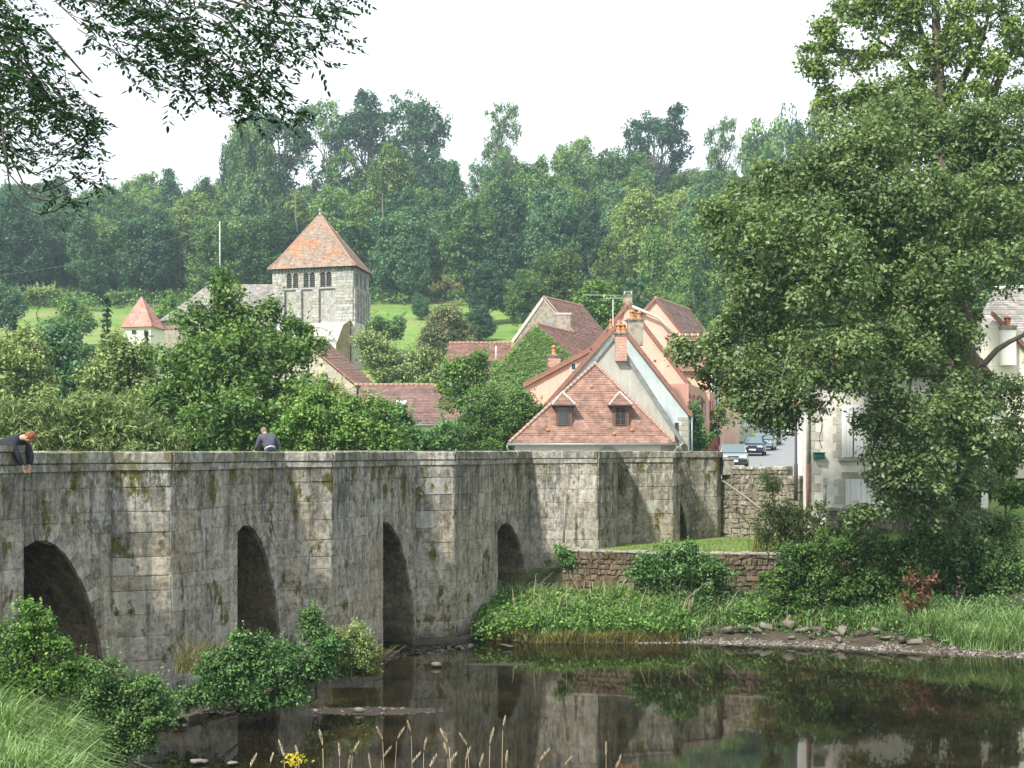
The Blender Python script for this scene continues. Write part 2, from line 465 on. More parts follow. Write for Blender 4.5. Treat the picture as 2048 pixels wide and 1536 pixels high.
M['rock_dark'] = m_plain('wet_rock', (0.10, 0.085, 0.065), (0.04, 0.035, 0.03), 3, bump=0.8, bscale=9, rough=0.55)
M['mud'] = m_plain('wet_mud', (0.045, 0.035, 0.028), (0.025, 0.02, 0.016), 3, bump=0.8, bscale=14, rough=0.8)
M['gravel'] = m_plain('gravel_stone', (0.33, 0.30, 0.265), (0.12, 0.105, 0.09), 5, bump=0.5, rough=0.9)
M['asphalt'] = m_plain('pale_asphalt', (0.25, 0.26, 0.27), (0.20, 0.21, 0.215), 0.7, rough=0.9, bump=0.2, bscale=40)

def m_glass(name, c=(0.03, 0.035, 0.04), rough=0.08):
    t = NT(name)
    return t.done(c, rough, 0.7)
M['glass'] = m_glass('window_glass')
M['glass_blue'] = m_glass('skylight_glass', (0.30, 0.36, 0.38), 0.15)
M['windscreen'] = m_glass('windscreen_glass', (0.10, 0.15, 0.17), 0.1)
M['black'] = m_glass('dark_opening', (0.012, 0.012, 0.012), 0.9)
def m_paint(name, c, rough=0.25, metallic=0.2):
    t = NT(name)
    t.bsdf.inputs['Coat Weight'].default_value = 0.5
    n = t.noise(t.pos(), 3.0, 3)
    col = t.mix(0.25, c, t.ramp(n, [(0.3, tuple(x * 0.8 for x in c)), (0.7, c)]))
    return t.done(col, rough, 0.5, metallic)
M['silver'] = m_paint('silver_paint', (0.36, 0.40, 0.39), metallic=0.5)
M['navy'] = m_paint('navy_paint', (0.02, 0.03, 0.07))
M['blue_grey'] = m_paint('blue_grey_paint', (0.22, 0.30, 0.40))
M['car_white'] = m_paint('white_car_paint', (0.72, 0.74, 0.78))
M['black_paint'] = m_paint('black_car_paint', (0.02, 0.02, 0.022))
M['tyre'] = m_plain('tyre_rubber', (0.02, 0.02, 0.02), None, 5, rough=0.85)
M['red_glass'] = m_glass('red_lens', (0.5, 0.04, 0.03), 0.2)
M['lens'] = m_glass('lamp_lens', (0.6, 0.62, 0.6), 0.15)
M['orange_glass'] = m_glass('amber_lens', (0.75, 0.25, 0.05), 0.3)
M['jacket'] = m_plain('navy_jacket', (0.022, 0.025, 0.035), (0.014, 0.016, 0.024), 6, rough=0.9, bump=0.3)
M['fleece'] = m_plain('grey_blue_fleece', (0.085, 0.088, 0.115), (0.055, 0.057, 0.075), 6, rough=0.95, bump=0.3)
M['jeans'] = m_plain('dark_jeans', (0.02, 0.025, 0.04), None, 6, rough=0.9, bump=0.3)
M['shirt'] = m_plain('white_shirt', (0.7, 0.7, 0.72), None, 6, rough=0.9)
M['skin'] = m_plain('skin', (0.56, 0.32, 0.22), (0.48, 0.26, 0.18), 8, rough=0.6, bump=0.05)
M['hair_red'] = m_plain('ginger_hair', (0.28, 0.11, 0.04), (0.16, 0.06, 0.025), 20, rough=0.6, bump=0.7, bscale=60)
M['hair_fair'] = m_plain('fair_brown_hair', (0.26, 0.19, 0.12), (0.16, 0.11, 0.07), 20, rough=0.7, bump=0.7, bscale=60)

# foliage
M['leaf_forest'] = m_leaf('forest_leaves', (0.034, 0.085, 0.026), (0.076, 0.165, 0.042), (0.140, 0.245, 0.060), objvar=0.75)
M['leaf_forest_yellow'] = m_leaf('forest_leaves_light', (0.055, 0.11, 0.026), (0.125, 0.205, 0.046), (0.20, 0.29, 0.07), objvar=0.7)
M['leaf_teal'] = m_leaf('forest_leaves_cool', (0.024, 0.070, 0.034), (0.055, 0.140, 0.058), (0.105, 0.21, 0.08), objvar=0.8)
M['leaf_alder'] = m_leaf('alder_leaves', (0.028, 0.075, 0.018), (0.065, 0.145, 0.030), (0.13, 0.23, 0.05))
M['leaf_bright'] = m_leaf('bright_leaves', (0.035, 0.095, 0.018), (0.085, 0.19, 0.035), (0.19, 0.33, 0.07))
M['leaf_willow'] = m_leaf('willow_leaves', (0.06, 0.11, 0.035), (0.14, 0.21, 0.06), (0.26, 0.34, 0.12))
M['leaf_olive'] = m_leaf('olive_leaves', (0.05, 0.075, 0.03), (0.10, 0.135, 0.05), (0.17, 0.20, 0.08), accent=(0.20, 0.13, 0.07))
M['leaf_maple'] = m_leaf('maple_leaves', (0.048, 0.090, 0.032), (0.106, 0.178, 0.060), (0.170, 0.250, 0.090), translucent=0.36, accent=(0.27, 0.28, 0.16))
M['leaf_deep'] = m_leaf('deep_green_leaves', (0.020, 0.060, 0.016), (0.052, 0.130, 0.032), (0.12, 0.22, 0.06))
M['leaf_shrub'] = m_leaf('shrub_leaves', (0.026, 0.080, 0.022), (0.072, 0.175, 0.045), (0.17, 0.31, 0.10))
M['leaf_ivy'] = m_leaf('ivy_leaves', (0.045, 0.105, 0.02), (0.085, 0.175, 0.03), (0.13, 0.24, 0.045))
M['leaf_rust'] = m_leaf('dead_leaves', (0.075, 0.036, 0.02), (0.13, 0.06, 0.032), (0.20, 0.105, 0.055))
M['leaf_ash'] = m_leaf('ash_leaves', (0.010, 0.030, 0.016), (0.020, 0.055, 0.026), (0.04, 0.10, 0.035), translucent=0.35)
M['leaf_conifer'] = m_leaf('spruce_needles', (0.015, 0.045, 0.028), (0.035, 0.085, 0.045), (0.07, 0.14, 0.06))
M['grass_blade'] = m_leaf('grass_blades', (0.045, 0.105, 0.02), (0.10, 0.22, 0.04), (0.22, 0.36, 0.10), accent=(0.38, 0.34, 0.18))
M['grass_fresh'] = m_leaf('fresh_grass_blades', (0.055, 0.115, 0.025), (0.12, 0.23, 0.06), (0.24, 0.38, 0.14))
M['grass_dry'] = m_leaf('dry_grass', (0.20, 0.165, 0.10), (0.34, 0.29, 0.19), (0.50, 0.45, 0.33), translucent=0.2)
M['reed'] = m_leaf('yellow_reed_leaves', (0.10, 0.11, 0.03), (0.17, 0.18, 0.05), (0.26, 0.25, 0.09))
M['flower_yellow'] = m_leaf('yellow_petals', (0.42, 0.32, 0.02), (0.60, 0.48, 0.03), (0.72, 0.60, 0.08))
M['flower_pink'] = m_leaf('pink_petals', (0.35, 0.06, 0.30), (0.45, 0.10, 0.38), (0.55, 0.15, 0.5))

def m_ground():
    t = NT('meadow_ground')
    p = t.pos()
    x = t.sep(p)
    n = t.noise(t.pos((1, .6, 3)), 0.11, 7, 0.7)
    n2 = t.noise(p, 2.5, 5, 0.7)
    col = t.ramp(n, [(0.35, (0.10, 0.19, 0.04)), (0.5, (0.155, 0.25, 0.06)), (0.58, (0.22, 0.24, 0.09)), (0.66, (0.32, 0.24, 0.13))])
    col = t.mix(0.5, col, t.ramp(n2, [(0.3, 0.6), (0.7, 1.3)]), 'MULTIPLY')
    soil = t.ramp(n2, [(0.3, (0.035, 0.03, 0.02)), (0.7, (0.10, 0.085, 0.06))])
    low = t.ramp(t.math('ADD', x[2], n), [(0.9, 1), (1.0, 0)])
    low = t.ramp(t.math('MULTIPLY', t.math('ADD', x[2], n2), 0.25), [(0.42, 1), (0.62, 0)])
    col = t.mix(low, col, soil)
    t.bump(n2, 0.6, 0.15)
    return t.done(col, 0.95, 0.1)
M['ground'] = m_ground()
t = NT('terrace_lawn')
p_ = t.pos(); n_ = t.noise(p_, 1.2, 6, 0.7)
col_ = t.ramp(n_, [(0.3, (0.09, 0.15, 0.035)), (0.55, (0.16, 0.22, 0.06)), (0.7, (0.24, 0.22, 0.10))])
t.bump(t.noise(p_, 30, 3), 0.6, 0.05)
M['lawn'] = t.done(col_, 0.95, 0.1)

t = NT('river_water')
p_ = t.pos((1.0, 0.55, 1.0))
n1_ = t.noise(p_, 0.9, 3, 0.5); n2_ = t.noise(t.pos((1.0, 0.4, 1)), 6.0, 2, 0.5)
calm_ = t.ramp(t.noise(t.pos(), 0.16, 2), [(0.42, 0.12), (0.62, 1.0)])
h_ = t.math('MULTIPLY', t.math('ADD', n1_, t.math('MULTIPLY', n2_, 0.12)), calm_)
t.bump(h_, 0.09, 0.05)
bed_ = t.ramp(t.noise(t.pos(), 0.5, 6, 0.7), [(0.35, (0.004, 0.005, 0.003)), (0.55, (0.017, 0.013, 0.007)), (0.7, (0.036, 0.025, 0.012))])
t.bsdf.inputs['IOR'].default_value = 1.36
M['water'] = t.done(bed_, 0.03, 0.5)
# ------------------------------------------------------------------ land and water
def interp(x, xs, ys): return np.interp(x, xs, ys)
def sstep(x, a, b):
    t = np.clip((x - a) / (b - a), 0, 1); return t * t * (3 - 2 * t)

def y_far(X):       # far waterline
    return interp(X, [-60, -8, -3.2, -2.2, -1.0, 1, 5, 8, 12, 16, 40], [52, 52, 50, 44, 40.6, 39.6, 39.9, 39.3, 37.6, 36.2, 30])
def x_left(Y):      # left shore in front of the bridge
    return interp(Y, [-10, 8, 11, 14, 18, 22, 26, 28, 30], [0, -1.9, -2.6, -3.7, -5.8, -8.0, -10.2, -40, -60])
STREET_L = ([45, 52, 84, 105, 120, 135, 160, 175, 260], [7.0, 8.3, 12.4, 17.2, 21.2, 24.6, 30.0, 34.0, 55.0])
STREET_R = ([45, 52, 84, 105, 120, 135, 160, 175, 260], [10.0, 11.0, 17.0, 21.5, 24.6, 28.0, 34.5, 39.0, 62.0])
def street_z(Y):
    return interp(Y, [45, 84, 105, 120, 140, 160, 175, 260], [4.45, 4.45, 5.05, 5.6, 6.7, 8.0, 10.0, 22])

def ground_z(X, Y):
    X = np.asarray(X, dtype=float); Y = np.asarray(Y, dtype=float)
    d_far = Y - y_far(X)
    d_left = np.where(Y < 28, x_left(Y) - X, -50.0)
    d_near = 7.2 - Y + 0.15 * X
    z_far = interp(d_far, [-6, -2, -0.4, 0, 0.5, 2.0, 4.0, 6, 8.5, 11], [-1.4, -0.8, -0.12, 0.0, 0.10, 0.38, 0.75, 1.4, 2.6, 3.0])
    z_left = interp(d_left, [-4, -1, 0, 0.3, 0.9, 2, 4, 8], [-1.2, -0.6, 0.0, 1.3, 2.45, 2.9, 3.2, 3.6])
    z_left = np.where(z_left > 0, z_left * interp(Y, [8, 15, 20, 27], [1.0, 1.0, 0.55, 0.3]), z_left)
    z_near = interp(d_near, [-4, -1, 0, 1.5, 4, 6.5, 12], [-1.2, -0.6, 0.0, 1.1, 3.0, 3.9, 4.1])
    z = np.maximum(np.maximum(z_far, z_left), z_near)
    right = sstep(X, -40, 40)
    hill = interp(Y, [50, 60, 90, 120, 150, 175, 200, 240, 330, 400, 600, 3000], [3, 3.2, 4.5, 8.5, 12.5, 16.5, 21.5, 30.5, 53, 57, 60, 60]) \
        + (right - 0.3) * interp(Y, [150, 240, 330], [0, 3.5, 1.0]) - interp(Y, [180, 240, 330, 400], [0, 0, 3, 5]) * sstep(-X, 20, 60)
    z = np.where(Y > 50, np.maximum(hill, z * 0 - 5), z)
    blend = sstep(Y, 47, 52)
    z = z * 1.0
    # street cut
    sl = interp(Y, *STREET_L); sr = interp(Y, *STREET_R)
    k = sstep(X, sl - 7, sl - 2) * (1 - sstep(X, sr + 3, sr + 12)) * sstep(Y, 50, 53)
    z = z * (1 - k) + (street_z(Y) - 0.12) * k
    z = np.where((X < 10.5) & (X > -1) & (Y > 43.9) & (Y < 53), np.minimum(z, 1.9), z)
    # behind the bridge on the left the river runs on
    riv = (Y > 36) & (Y < 50) & (X < -3)
    z = np.where(riv, interp(np.abs(Y - 43), [0, 5, 8], [-1, -0.6, 1.0]), z)
    return z

def gz(X, Y): return float(ground_z(np.array([X]), np.array([Y]))[0])

xs = np.concatenate([-np.geomspace(2500, 62, 26), np.arange(-60, -16, 2.0), np.arange(-16, 24, 0.65), np.arange(24, 62, 2.0), np.geomspace(62, 2500, 26)])
ys = np.concatenate([np.arange(-60, -4, 8.0), np.arange(-4, 60, 0.6), np.arange(60, 180, 2.5), np.arange(180, 420, 6.0), np.geomspace(420, 3500, 24)])
GX, GY = np.meshgrid(xs, ys)
GZ = ground_z(GX, GY)
GZ = GZ + RNG.normal(0, 0.03, GZ.shape) * (GY < 60) * (GZ > 0.1) + np.sin(GX * 0.09 + 1) * np.cos(GY * 0.07) * 0.8 * (GY > 150)
V = np.stack([GX.ravel(), GY.ravel(), GZ.ravel()], 1)
nx, ny = len(xs), len(ys)
I = np.arange(nx * ny).reshape(ny, nx)
F = np.stack([I[:-1, :-1].ravel(), I[:-1, 1:].ravel(), I[1:, 1:].ravel(), I[1:, :-1].ravel()], 1)
o = link('ground', fast_mesh('ground', V, F, M['ground'], smooth=True)); tag(o, 'green valley floor and grassy hillside', kind='structure')

m = MB(); m.poly([(-120, -20, 0), (120, -20, 0), (120, 60, 0), (-120, 60, 0)])
o = m.build('water', M['water']); tag(o, 'dark still river water', kind='structure')

# unseen pale gravel sheet added so grass bounce does not tint the cream walls
gx_, gy_ = np.arange(-2, 9.1, 1.0), np.arange(53.5, 82, 1.5)
A_, B_ = np.meshgrid(gx_, gy_); Z_ = ground_z(A_, B_) + .06
I = np.arange(A_.size).reshape(A_.shape)
o = link('bounce_ground', fast_mesh('bounce_ground', np.stack([A_.ravel(), B_.ravel(), Z_.ravel()], 1), np.stack([I[:-1, :-1].ravel(), I[:-1, 1:].ravel(), I[1:, 1:].ravel(), I[1:, :-1].ravel()], 1), M['asphalt'])); tag(o, 'unseen pale gravel sheet added to neutralise light bounced onto the houses', kind='structure')
# street and its pavement
m = MB()
m.poly([(8.0, 53, 4.45), (10.1, 51.3, 4.45), (10.95, 51.3, 4.45), (11.2, 53, 4.45)])
ysr = [53, 60, 70, 80, 90, 100, 112, 121, 130, 140, 150, 162, 175]
for a, b in zip(ysr[:-1], ysr[1:]):
    la, ra, lb, rb = (float(interp(v, *q)) for v, q in ((a, STREET_L), (a, STREET_R), (b, STREET_L), (b, STREET_R)))
    za, zb = float(street_z(a)), float(street_z(b))
    m.poly([(la, a, za), (ra, a, za), (rb, b, zb), (lb, b, zb)])
o = m.build('road', M['asphalt']); tag(o, 'pale grey village street climbing away between the houses', kind='structure')
m = MB()
for a, b in zip(ysr[:-1], ysr[1:]):
    ra, rb = float(interp(a, *STREET_R)), float(interp(b, *STREET_R))
    za, zb = float(street_z(a)), float(street_z(b))
    m.prism([(ra - 0.02, a, za - 0.1), (ra + 1.2, a, za - 0.1), (ra + 1.2, a, za + 0.12), (ra - 0.02, a, za + 0.12)], (rb - ra, b - a, zb - za))
o = m.build('pavement', M['quoin']); tag(o, 'narrow kerbed pavement on the right of the street', kind='structure')
# ------------------------------------------------------------------ the bridge
U = Vector((0.4636, 0.886, 0)).normalized()
N = Vector((0.886, -0.4636, 0)).normalized()
ZT = 5.22          # underside of the coping
ZC = 5.45          # top of the coping
BACK = -N * 5.0    # bridge width

def stone_poly(m, quad, prot, nrm, inset=0.007, back=0.06, rnd=0.5, jit=0.0):
    """one facing block: four corners on the wall plane, pushed out by prot, edges chamfered"""
    q = [Vector(p) for p in quad]
    if jit:
        c0 = sum(q, Vector()) / 4
        q = [p + Vector((random.uniform(-jit, jit), random.uniform(-jit, jit), random.uniform(-jit, jit))) - (p - c0) * random.uniform(0, 0.08) for p in q]
    c = sum(q, Vector()) / len(q)
    outer = [p - nrm * back for p in q]
    mid = [p + nrm * (prot - inset * 0.8) for p in q]
    inner = []
    for p in q:
        d = (c - p)
        inner.append(p + d.normalized() * min(inset * 1.5, d.length * 0.3) + nrm * (prot + random.uniform(-0.004, 0.004)))
    n = len(q)
    m.poly(inner, rnd=rnd)
    for k in range(n):
        k2 = (k + 1) % n
        m.poly([mid[k], mid[k2], inner[k2], inner[k]], rnd=rnd)
        m.poly([outer[k], outer[k2], mid[k2], mid[k]], rnd=rnd)

STONES = []      # (screen size, quad, prot, normal, rnd)
def queue_stone(quad, prot, nrm, rnd, jit=0.0, store=None):
    c = sum((Vector(p) for p in quad), Vector()) / 4
    d1 = Vector(quad[1]) - Vector(quad[0]); d2 = Vector(quad[3]) - Vector(quad[0])
    area = d1.cross(d2).length
    view = (Vector((0, 0, EYE)) - c)
    sx = 1024 + c.x / max(c.y, 1) * FPX
    face = max(0.0, view.normalized().dot(nrm))
    scr = area * face / view.length_squared if (-60 < sx < 2100) else 0
    (STONES if store is None else store).append((scr, [tuple(p) for p in quad], prot, tuple(nrm), rnd, jit))

def flush_stones(store, parent, name, mat, limit=300, inset=0.007):
    store.sort(key=lambda s: -s[0])
    rest = MB()
    for k, (scr, quad, prot, nrm, rnd, jit) in enumerate(store):
        if k < limit:
            m = MB(); stone_poly(m, quad, prot, Vector(nrm), inset, rnd=rnd, jit=jit); m.build(name, mat, parent)
        else:
            stone_poly(rest, quad, prot, Vector(nrm), inset, rnd=rnd, jit=jit)
    if rest.v:
        rest.build(name + '_facing', mat, parent, kind='stuff')

def course_heights(z0, z1, hmin, hmax, rnd):
    out = [z0]
    while out[-1] < z1 - hmax * 1.2:
        out.append(out[-1] + rnd.uniform(hmin, hmax))
    out.append(z1)
    return out

def arch_z(s, A):
    """height of the intrados at distance s along the wall"""
    cx, hw, zs, za = A
    u = (s - cx) / hw
    if abs(u) >= 1: return None
    return zs + (za - zs) * (1 - abs(u) ** 1.85) ** 0.6
def arch_x(z, A, off=0.0):
    cx, hw, zs, za = A
    hw2, za2 = hw + off, za + off
    if z >= za2: return None
    v = max(0.0, (z - zs) / (za2 - zs))
    return hw2 * max(0.0, 1 - v ** (1 / 0.6)) ** (1 / 1.85)

CR = random.Random(5)
COURSES = course_heights(-0.3, ZT, 0.30, 0.52, CR)

def wall_face(P0, P1, courses, nrm, arch=None, wmin=0.48, wmax=1.05, store=None, jit=0.008, rnd=None, protmax=0.012, gap=0.003, tilt=0.0):
    """facing blocks between two plan points; leaves the arch and its ring open"""
    P0, P1 = Vector((P0[0], P0[1], 0)), Vector((P1[0], P1[1], 0))
    L = (P1 - P0).length; d = (P1 - P0) / L
    rr = rnd or random.Random(int(P0.x * 100) + 7)
    bands = list(zip(courses[:-1], courses[1:]))
    if arch:
        top = arch[3] + 0.30; b2 = []
        for za, zb in bands:
            if za + 0.12 < top < zb - 0.04: b2 += [(za, top), (top, zb)]
            else: b2.append((za, zb))
        bands = b2
    for za, zb in bands:
        segs = [((0.0, 0.0), (L, L))]
        if arch and za < arch[3] + 0.18:
            of = 0.30 if zb > arch[2] + 0.1 else 0.02
            xa, xb = arch_x(za, arch, of), arch_x(zb, arch, of)
            cx = arch[0]
            if xa is not None:
                xb_ = xb if xb is not None else 0.0
                segs = [((0.0, 0.0), (cx - xa, cx - xb_)), ((cx + xa, cx + xb_), (L, L))]
        for (a0, a1), (b0, b1) in segs:
            a0, a1 = max(0, a0), max(0, a1); b0, b1 = min(L, b0), min(L, b1)
            w = min(b0 - a0, b1 - a1); W = max(b0 - a0, b1 - a1)
            if W < 0.08 or b0 < a0 or b1 < a1: continue
            n = max(1, round(W / rr.uniform(wmin, wmax)))
            cuts = [0.0]
            for k in range(n - 1): cuts.append((k + 1 + rr.uniform(-0.28, 0.28)) / n)
            cuts.append(1.0)
            for c0, c1 in zip(cuts[:-1], cuts[1:]):
                s00 = a0 + (b0 - a0) * c0 + gap; s01 = a0 + (b0 - a0) * c1 - gap
                s10 = a1 + (b1 - a1) * c0 + gap; s11 = a1 + (b1 - a1) * c1 - gap
                if s01 - s00 < 0.03 and s11 - s10 < 0.03: continue
                q = []
                for s_, z_ in ((s00, za + gap), (max(s01, s00 + .01), za + gap), (max(s11, s10 + .01), zb - gap), (s10, zb - gap)):
                    p = P0 + d * s_; q.append((p.x, p.y, z_ + s_ * tilt))
                queue_stone(q, rr.uniform(0.0, protmax), nrm, min(1, max(0, rr.gauss(0.5, 0.22))), jit, store)

def voussoirs(P0, P1, nrm, A, smin=-1e9, store=None, thick=0.30, n=26):
    P0, P1 = Vector((P0[0], P0[1], 0)), Vector((P1[0], P1[1], 0))
    L = (P1 - P0).length; d = (P1 - P0) / L
    cx, hw, zs, za = A
    pts = []
    for k in range(n * 6 + 1):
        th = math.pi * k / (n * 6)
        cs, sn = math.cos(th), math.sin(th)
        x = math.copysign(abs(cs) ** (2 / 1.85), cs) * hw
        z = zs + (za - zs) * (max(0, 1 - abs(x / hw) ** 1.85)) ** 0.6
        pts.append(Vector((cx - x, 0, z)))
    # equal lengths
    cum = [0]
    for a, b in zip(pts[:-1], pts[1:]): cum.append(cum[-1] + (b - a).length)
    def P(t):
        t *= cum[-1]
        for k in range(len(cum) - 1):
            if cum[k + 1] >= t:
                f = (t - cum[k]) / max(1e-9, cum[k + 1] - cum[k]); return pts[k].lerp(pts[k + 1], f)
        return pts[-1]
    def nr(t):
        a, b = P(max(0, t - 0.01)), P(min(1, t + 0.01)); q = (b - a).normalized(); return Vector((-q.z, 0, q.x))
    def wpt(p): return P0 + d * p.x + Vector((0, 0, p.z))
    nn = max(8, int(cum[-1] / 0.27))
    for k in range(nn):
        t0, t1 = (k + 0.03) / nn, (k + 0.97) / nn
        i0, i1 = P(t0), P(t1); o0, o1 = i0 + nr(t0) * thick, i1 + nr(t1) * thick
        if min(i0.x, i1.x, o0.x, o1.x) < smin or max(i1.x, i0.x) > L - .02: continue
        o0.x = min(o0.x, L - .004); o1.x = min(o1.x, L - .004)
        queue_stone([tuple(wpt(i0)), tuple(wpt(i1)), tuple(wpt(o1)), tuple(wpt(o0))], random.uniform(0.012, 0.03), nrm, random.random(), 0, store)
    return [P(k / 40) for k in range(41)], wpt

bridge = empty('stone_bridge', (-4.5, 35, 0))
tag(bridge, 'old grey granite bridge with arches and pointed cutwaters crossing the river', 'bridge')

L1 = Vector((-8.34, 29.15, 0))
PIER = [L1 - U * 5.88, L1, L1 + U * 5.88, L1 + U * 12.08]
PNOSE = [(0.925, 0.8), (0.925, 0.8), (0.925, 0.8), (0.8, 0.8)]
PR = [(3.08, 0.47), (3.5, 0.5), (3.8, 0.45), (4.0, 0.5)]
L4 = Vector((0.60, 46.2, 0))
ARCH = [(3.92, 1.82, 0.25, 3.74), (4.42, 1.38, 0.2, 3.74), (4.50, 1.62, 0.2, 3.55), (5.45, 1.66, 0.2, 3.18)]   # centre along, half width, springing, crown
NEXT = [PIER[1], PIER[2], PIER[3], L4]

back = MB()       # rough core behind the blocks
def core_strip(A, B, arch=None, z1=ZT + 0.0):
    A, B = Vector((A[0], A[1], 0)), Vector((B[0], B[1], 0)); L = (B - A).length; d = (B - A) / L
    nn = 1 if arch is None else 48
    off = -Vector((d.y, -d.x, 0)) * 0.005
    for k in range(nn):
        s0, s1 = L * k / nn, L * (k + 1) / nn
        def lowz(s):
            if arch is None: return -0.8
            z = arch_z(s, arch)
            return -0.8 if z is None else z
        z0, z1_ = lowz(s0), lowz(s1)
        a, b = A + d * s0 + off, A + d * s1 + off
        back.poly([(a.x, a.y, z0), (b.x, b.y, z1_), (b.x, b.y, z1), (a.x, a.y, z1)])

near_line = []    # plan of the parapet face
barrel = []
def nrm_of(A, B):
    d = (Vector(B) - Vector(A)); d.z = 0; d.normalize(); return Vector((d.y, -d.x, 0))

for k in range(4):
    L_ = PIER[k]
    nose = L_ + U * PNOSE[k][0] + N * PNOSE[k][1]
    R_ = L_ + U * PR[k][0] + N * PR[k][1]
    Rb = L_ + U * (PR[k][0] + 0.06)
    nx_ = NEXT[k]
    for A, B in ((L_, nose), (nose, R_), (R_, Rb)):
        wall_face(A, B, COURSES, nrm_of(A, B), rnd=random.Random(100 + k * 7 + int(A.x * 10)))
        core_strip(A, B)
    # wall with the arch, measured from the left foot of the pier
    s_off = PR[k][0] + 0.06
    Lw = (nx_ - Rb).length
    A_ = (ARCH[k][0] - s_off, ARCH[k][1], ARCH[k][2], ARCH[k][3])
    wn_ = nrm_of(Rb, nx_)
    wall_face(Rb, nx_, COURSES, wn_, arch=A_, rnd=random.Random(300 + k))
    core_strip(Rb, nx_, arch=A_)
    prof, wpt = voussoirs(Rb, nx_, wn_, A_, smin=0.0)
    # barrel of the arch: courses of soffit stones running through
    core = []
    depth = 5.0
    for i in range(len(prof) - 1):
        p0, p1 = wpt(prof[i]), wpt(prof[i + 1])
        back.poly([p0 - wn_ * 0.0, p1 - wn_ * 0.0, p1 - wn_ * depth, p0 - wn_ * depth])
    for sgn in (0, -1):
        b0 = wpt(prof[sgn])
        back.poly([Vector((b0.x, b0.y, -0.8)), Vector((b0.x, b0.y, b0.z)), Vector((b0.x, b0.y, b0.z)) - wn_ * depth, Vector((b0.x, b0.y, -0.8)) - wn_ * depth])
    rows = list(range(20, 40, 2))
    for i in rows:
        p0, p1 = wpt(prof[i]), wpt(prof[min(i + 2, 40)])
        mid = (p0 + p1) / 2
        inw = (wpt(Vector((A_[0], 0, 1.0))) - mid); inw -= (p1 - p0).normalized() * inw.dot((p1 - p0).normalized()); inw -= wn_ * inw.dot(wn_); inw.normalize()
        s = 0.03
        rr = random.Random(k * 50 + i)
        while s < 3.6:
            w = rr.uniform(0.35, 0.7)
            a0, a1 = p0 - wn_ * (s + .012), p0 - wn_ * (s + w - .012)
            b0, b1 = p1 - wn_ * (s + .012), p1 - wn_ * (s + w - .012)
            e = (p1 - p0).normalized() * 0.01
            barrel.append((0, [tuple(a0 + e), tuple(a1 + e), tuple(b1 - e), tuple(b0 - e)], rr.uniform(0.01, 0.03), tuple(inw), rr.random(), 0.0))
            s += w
    # vertical jamb below the springing on the far side
    jb = wpt(prof[40])
    for z0_, z1_ in ((-0.2, 0.22), (0.22, jb.z)):
        s = 0.02; rr = random.Random(k * 9 + 3)
        inw = -(nx_ - Rb).normalized()
        while s < 3.6:
            w = rr.uniform(0.4, 0.8)
            q = [Vector((jb.x, jb.y, z0_ + .01)) - wn_ * s, Vector((jb.x, jb.y, z0_ + .01)) - wn_ * (s + w - .02), Vector((jb.x, jb.y, z1_ - .01)) - wn_ * (s + w - .02), Vector((jb.x, jb.y, z1_ - .01)) - wn_ * s]
            barrel.append((0, [tuple(p) for p in q], 0.02, tuple(inw), rr.random(), 0.0)); s += w
    near_line += [L_, nose, R_, Rb]

# the end of the bridge on the far bank
P_n4 = Vector((2.80, 45.9, 0)); P_n4b = Vector((3.45, 46.9, 0)); P_c4 = Vector((3.70, 48.9, 0))
P_n5 = Vector((5.64, 49.2, 0)); P_n5b = Vector((5.95, 49.6, 0)); P_w5 = Vector((5.75, 50.9, 0))
P_c5 = Vector((6.55, 51.5, 0)); P_p5 = Vector((7.62, 51.9, 0)); P_e5 = Vector((7.85, 52.5, 0))
arch5 = (0.28, 0.62, 2.0, 3.78)
for A, B, ar in ((L4, P_n4, None), (P_n4, P_n4b, None), (P_n4b, P_c4, None), (P_c4, P_n5, None), (P_n5, P_n5b, None), (P_n5b, P_w5, None), (P_w5, P_c5, arch5), (P_c5, P_p5, None), (P_p5, P_e5, None)):
    zc = COURSES
    if (A - L4).length < 1e-6: wmin, wmax = 0.5, 0.95
    else: wmin, wmax = (0.16, 0.24) if (A - P_n4).length < 1e-6 else (0.45, 0.8)
    wall_face(A, B, COURSES, nrm_of(A, B), arch=ar, rnd=random.Random(int(A.x * 100)), wmin=wmin, wmax=wmax, protmax=0.05 if wmin < 0.3 else 0.014)
    core_strip(A, B, arch=ar)
near_line += [L4, P_n4, P_n4b, P_c4, P_n5, P_n5b, P_w5, P_c5, P_p5, P_e5]
# dark barrel of the fifth arch
pr = [(P_w5 + (P_c5 - P_w5).normalized() * s + Vector((0, 0, z))) for s, z in ((0.9, 1.9), (0.86, 2.6), (0.74, 3.1), (0.55, 3.5), (0.28, 3.78), (0.0, 3.6))]
for a, b in zip(pr[:-1], pr[1:]):
    back.poly([a, b, b + Vector((-1.5, 3.2, 0)), a + Vector((-1.5, 3.2, 0))])
back.prism([pr[0] + Vector((-1.5, 3.2, -0.5)), pr[0] + Vector((-3.5, 3.2, -0.5)), pr[0] + Vector((-3.5, 3.2, 2.5)), pr[0] + Vector((-1.5, 3.2, 2.5))], (0, .2, 0))

flush_stones(STONES, bridge, 'stone', M['bridge'], 300)
flush_stones(barrel, bridge, 'soffit_stone', M['intrados'], 0)

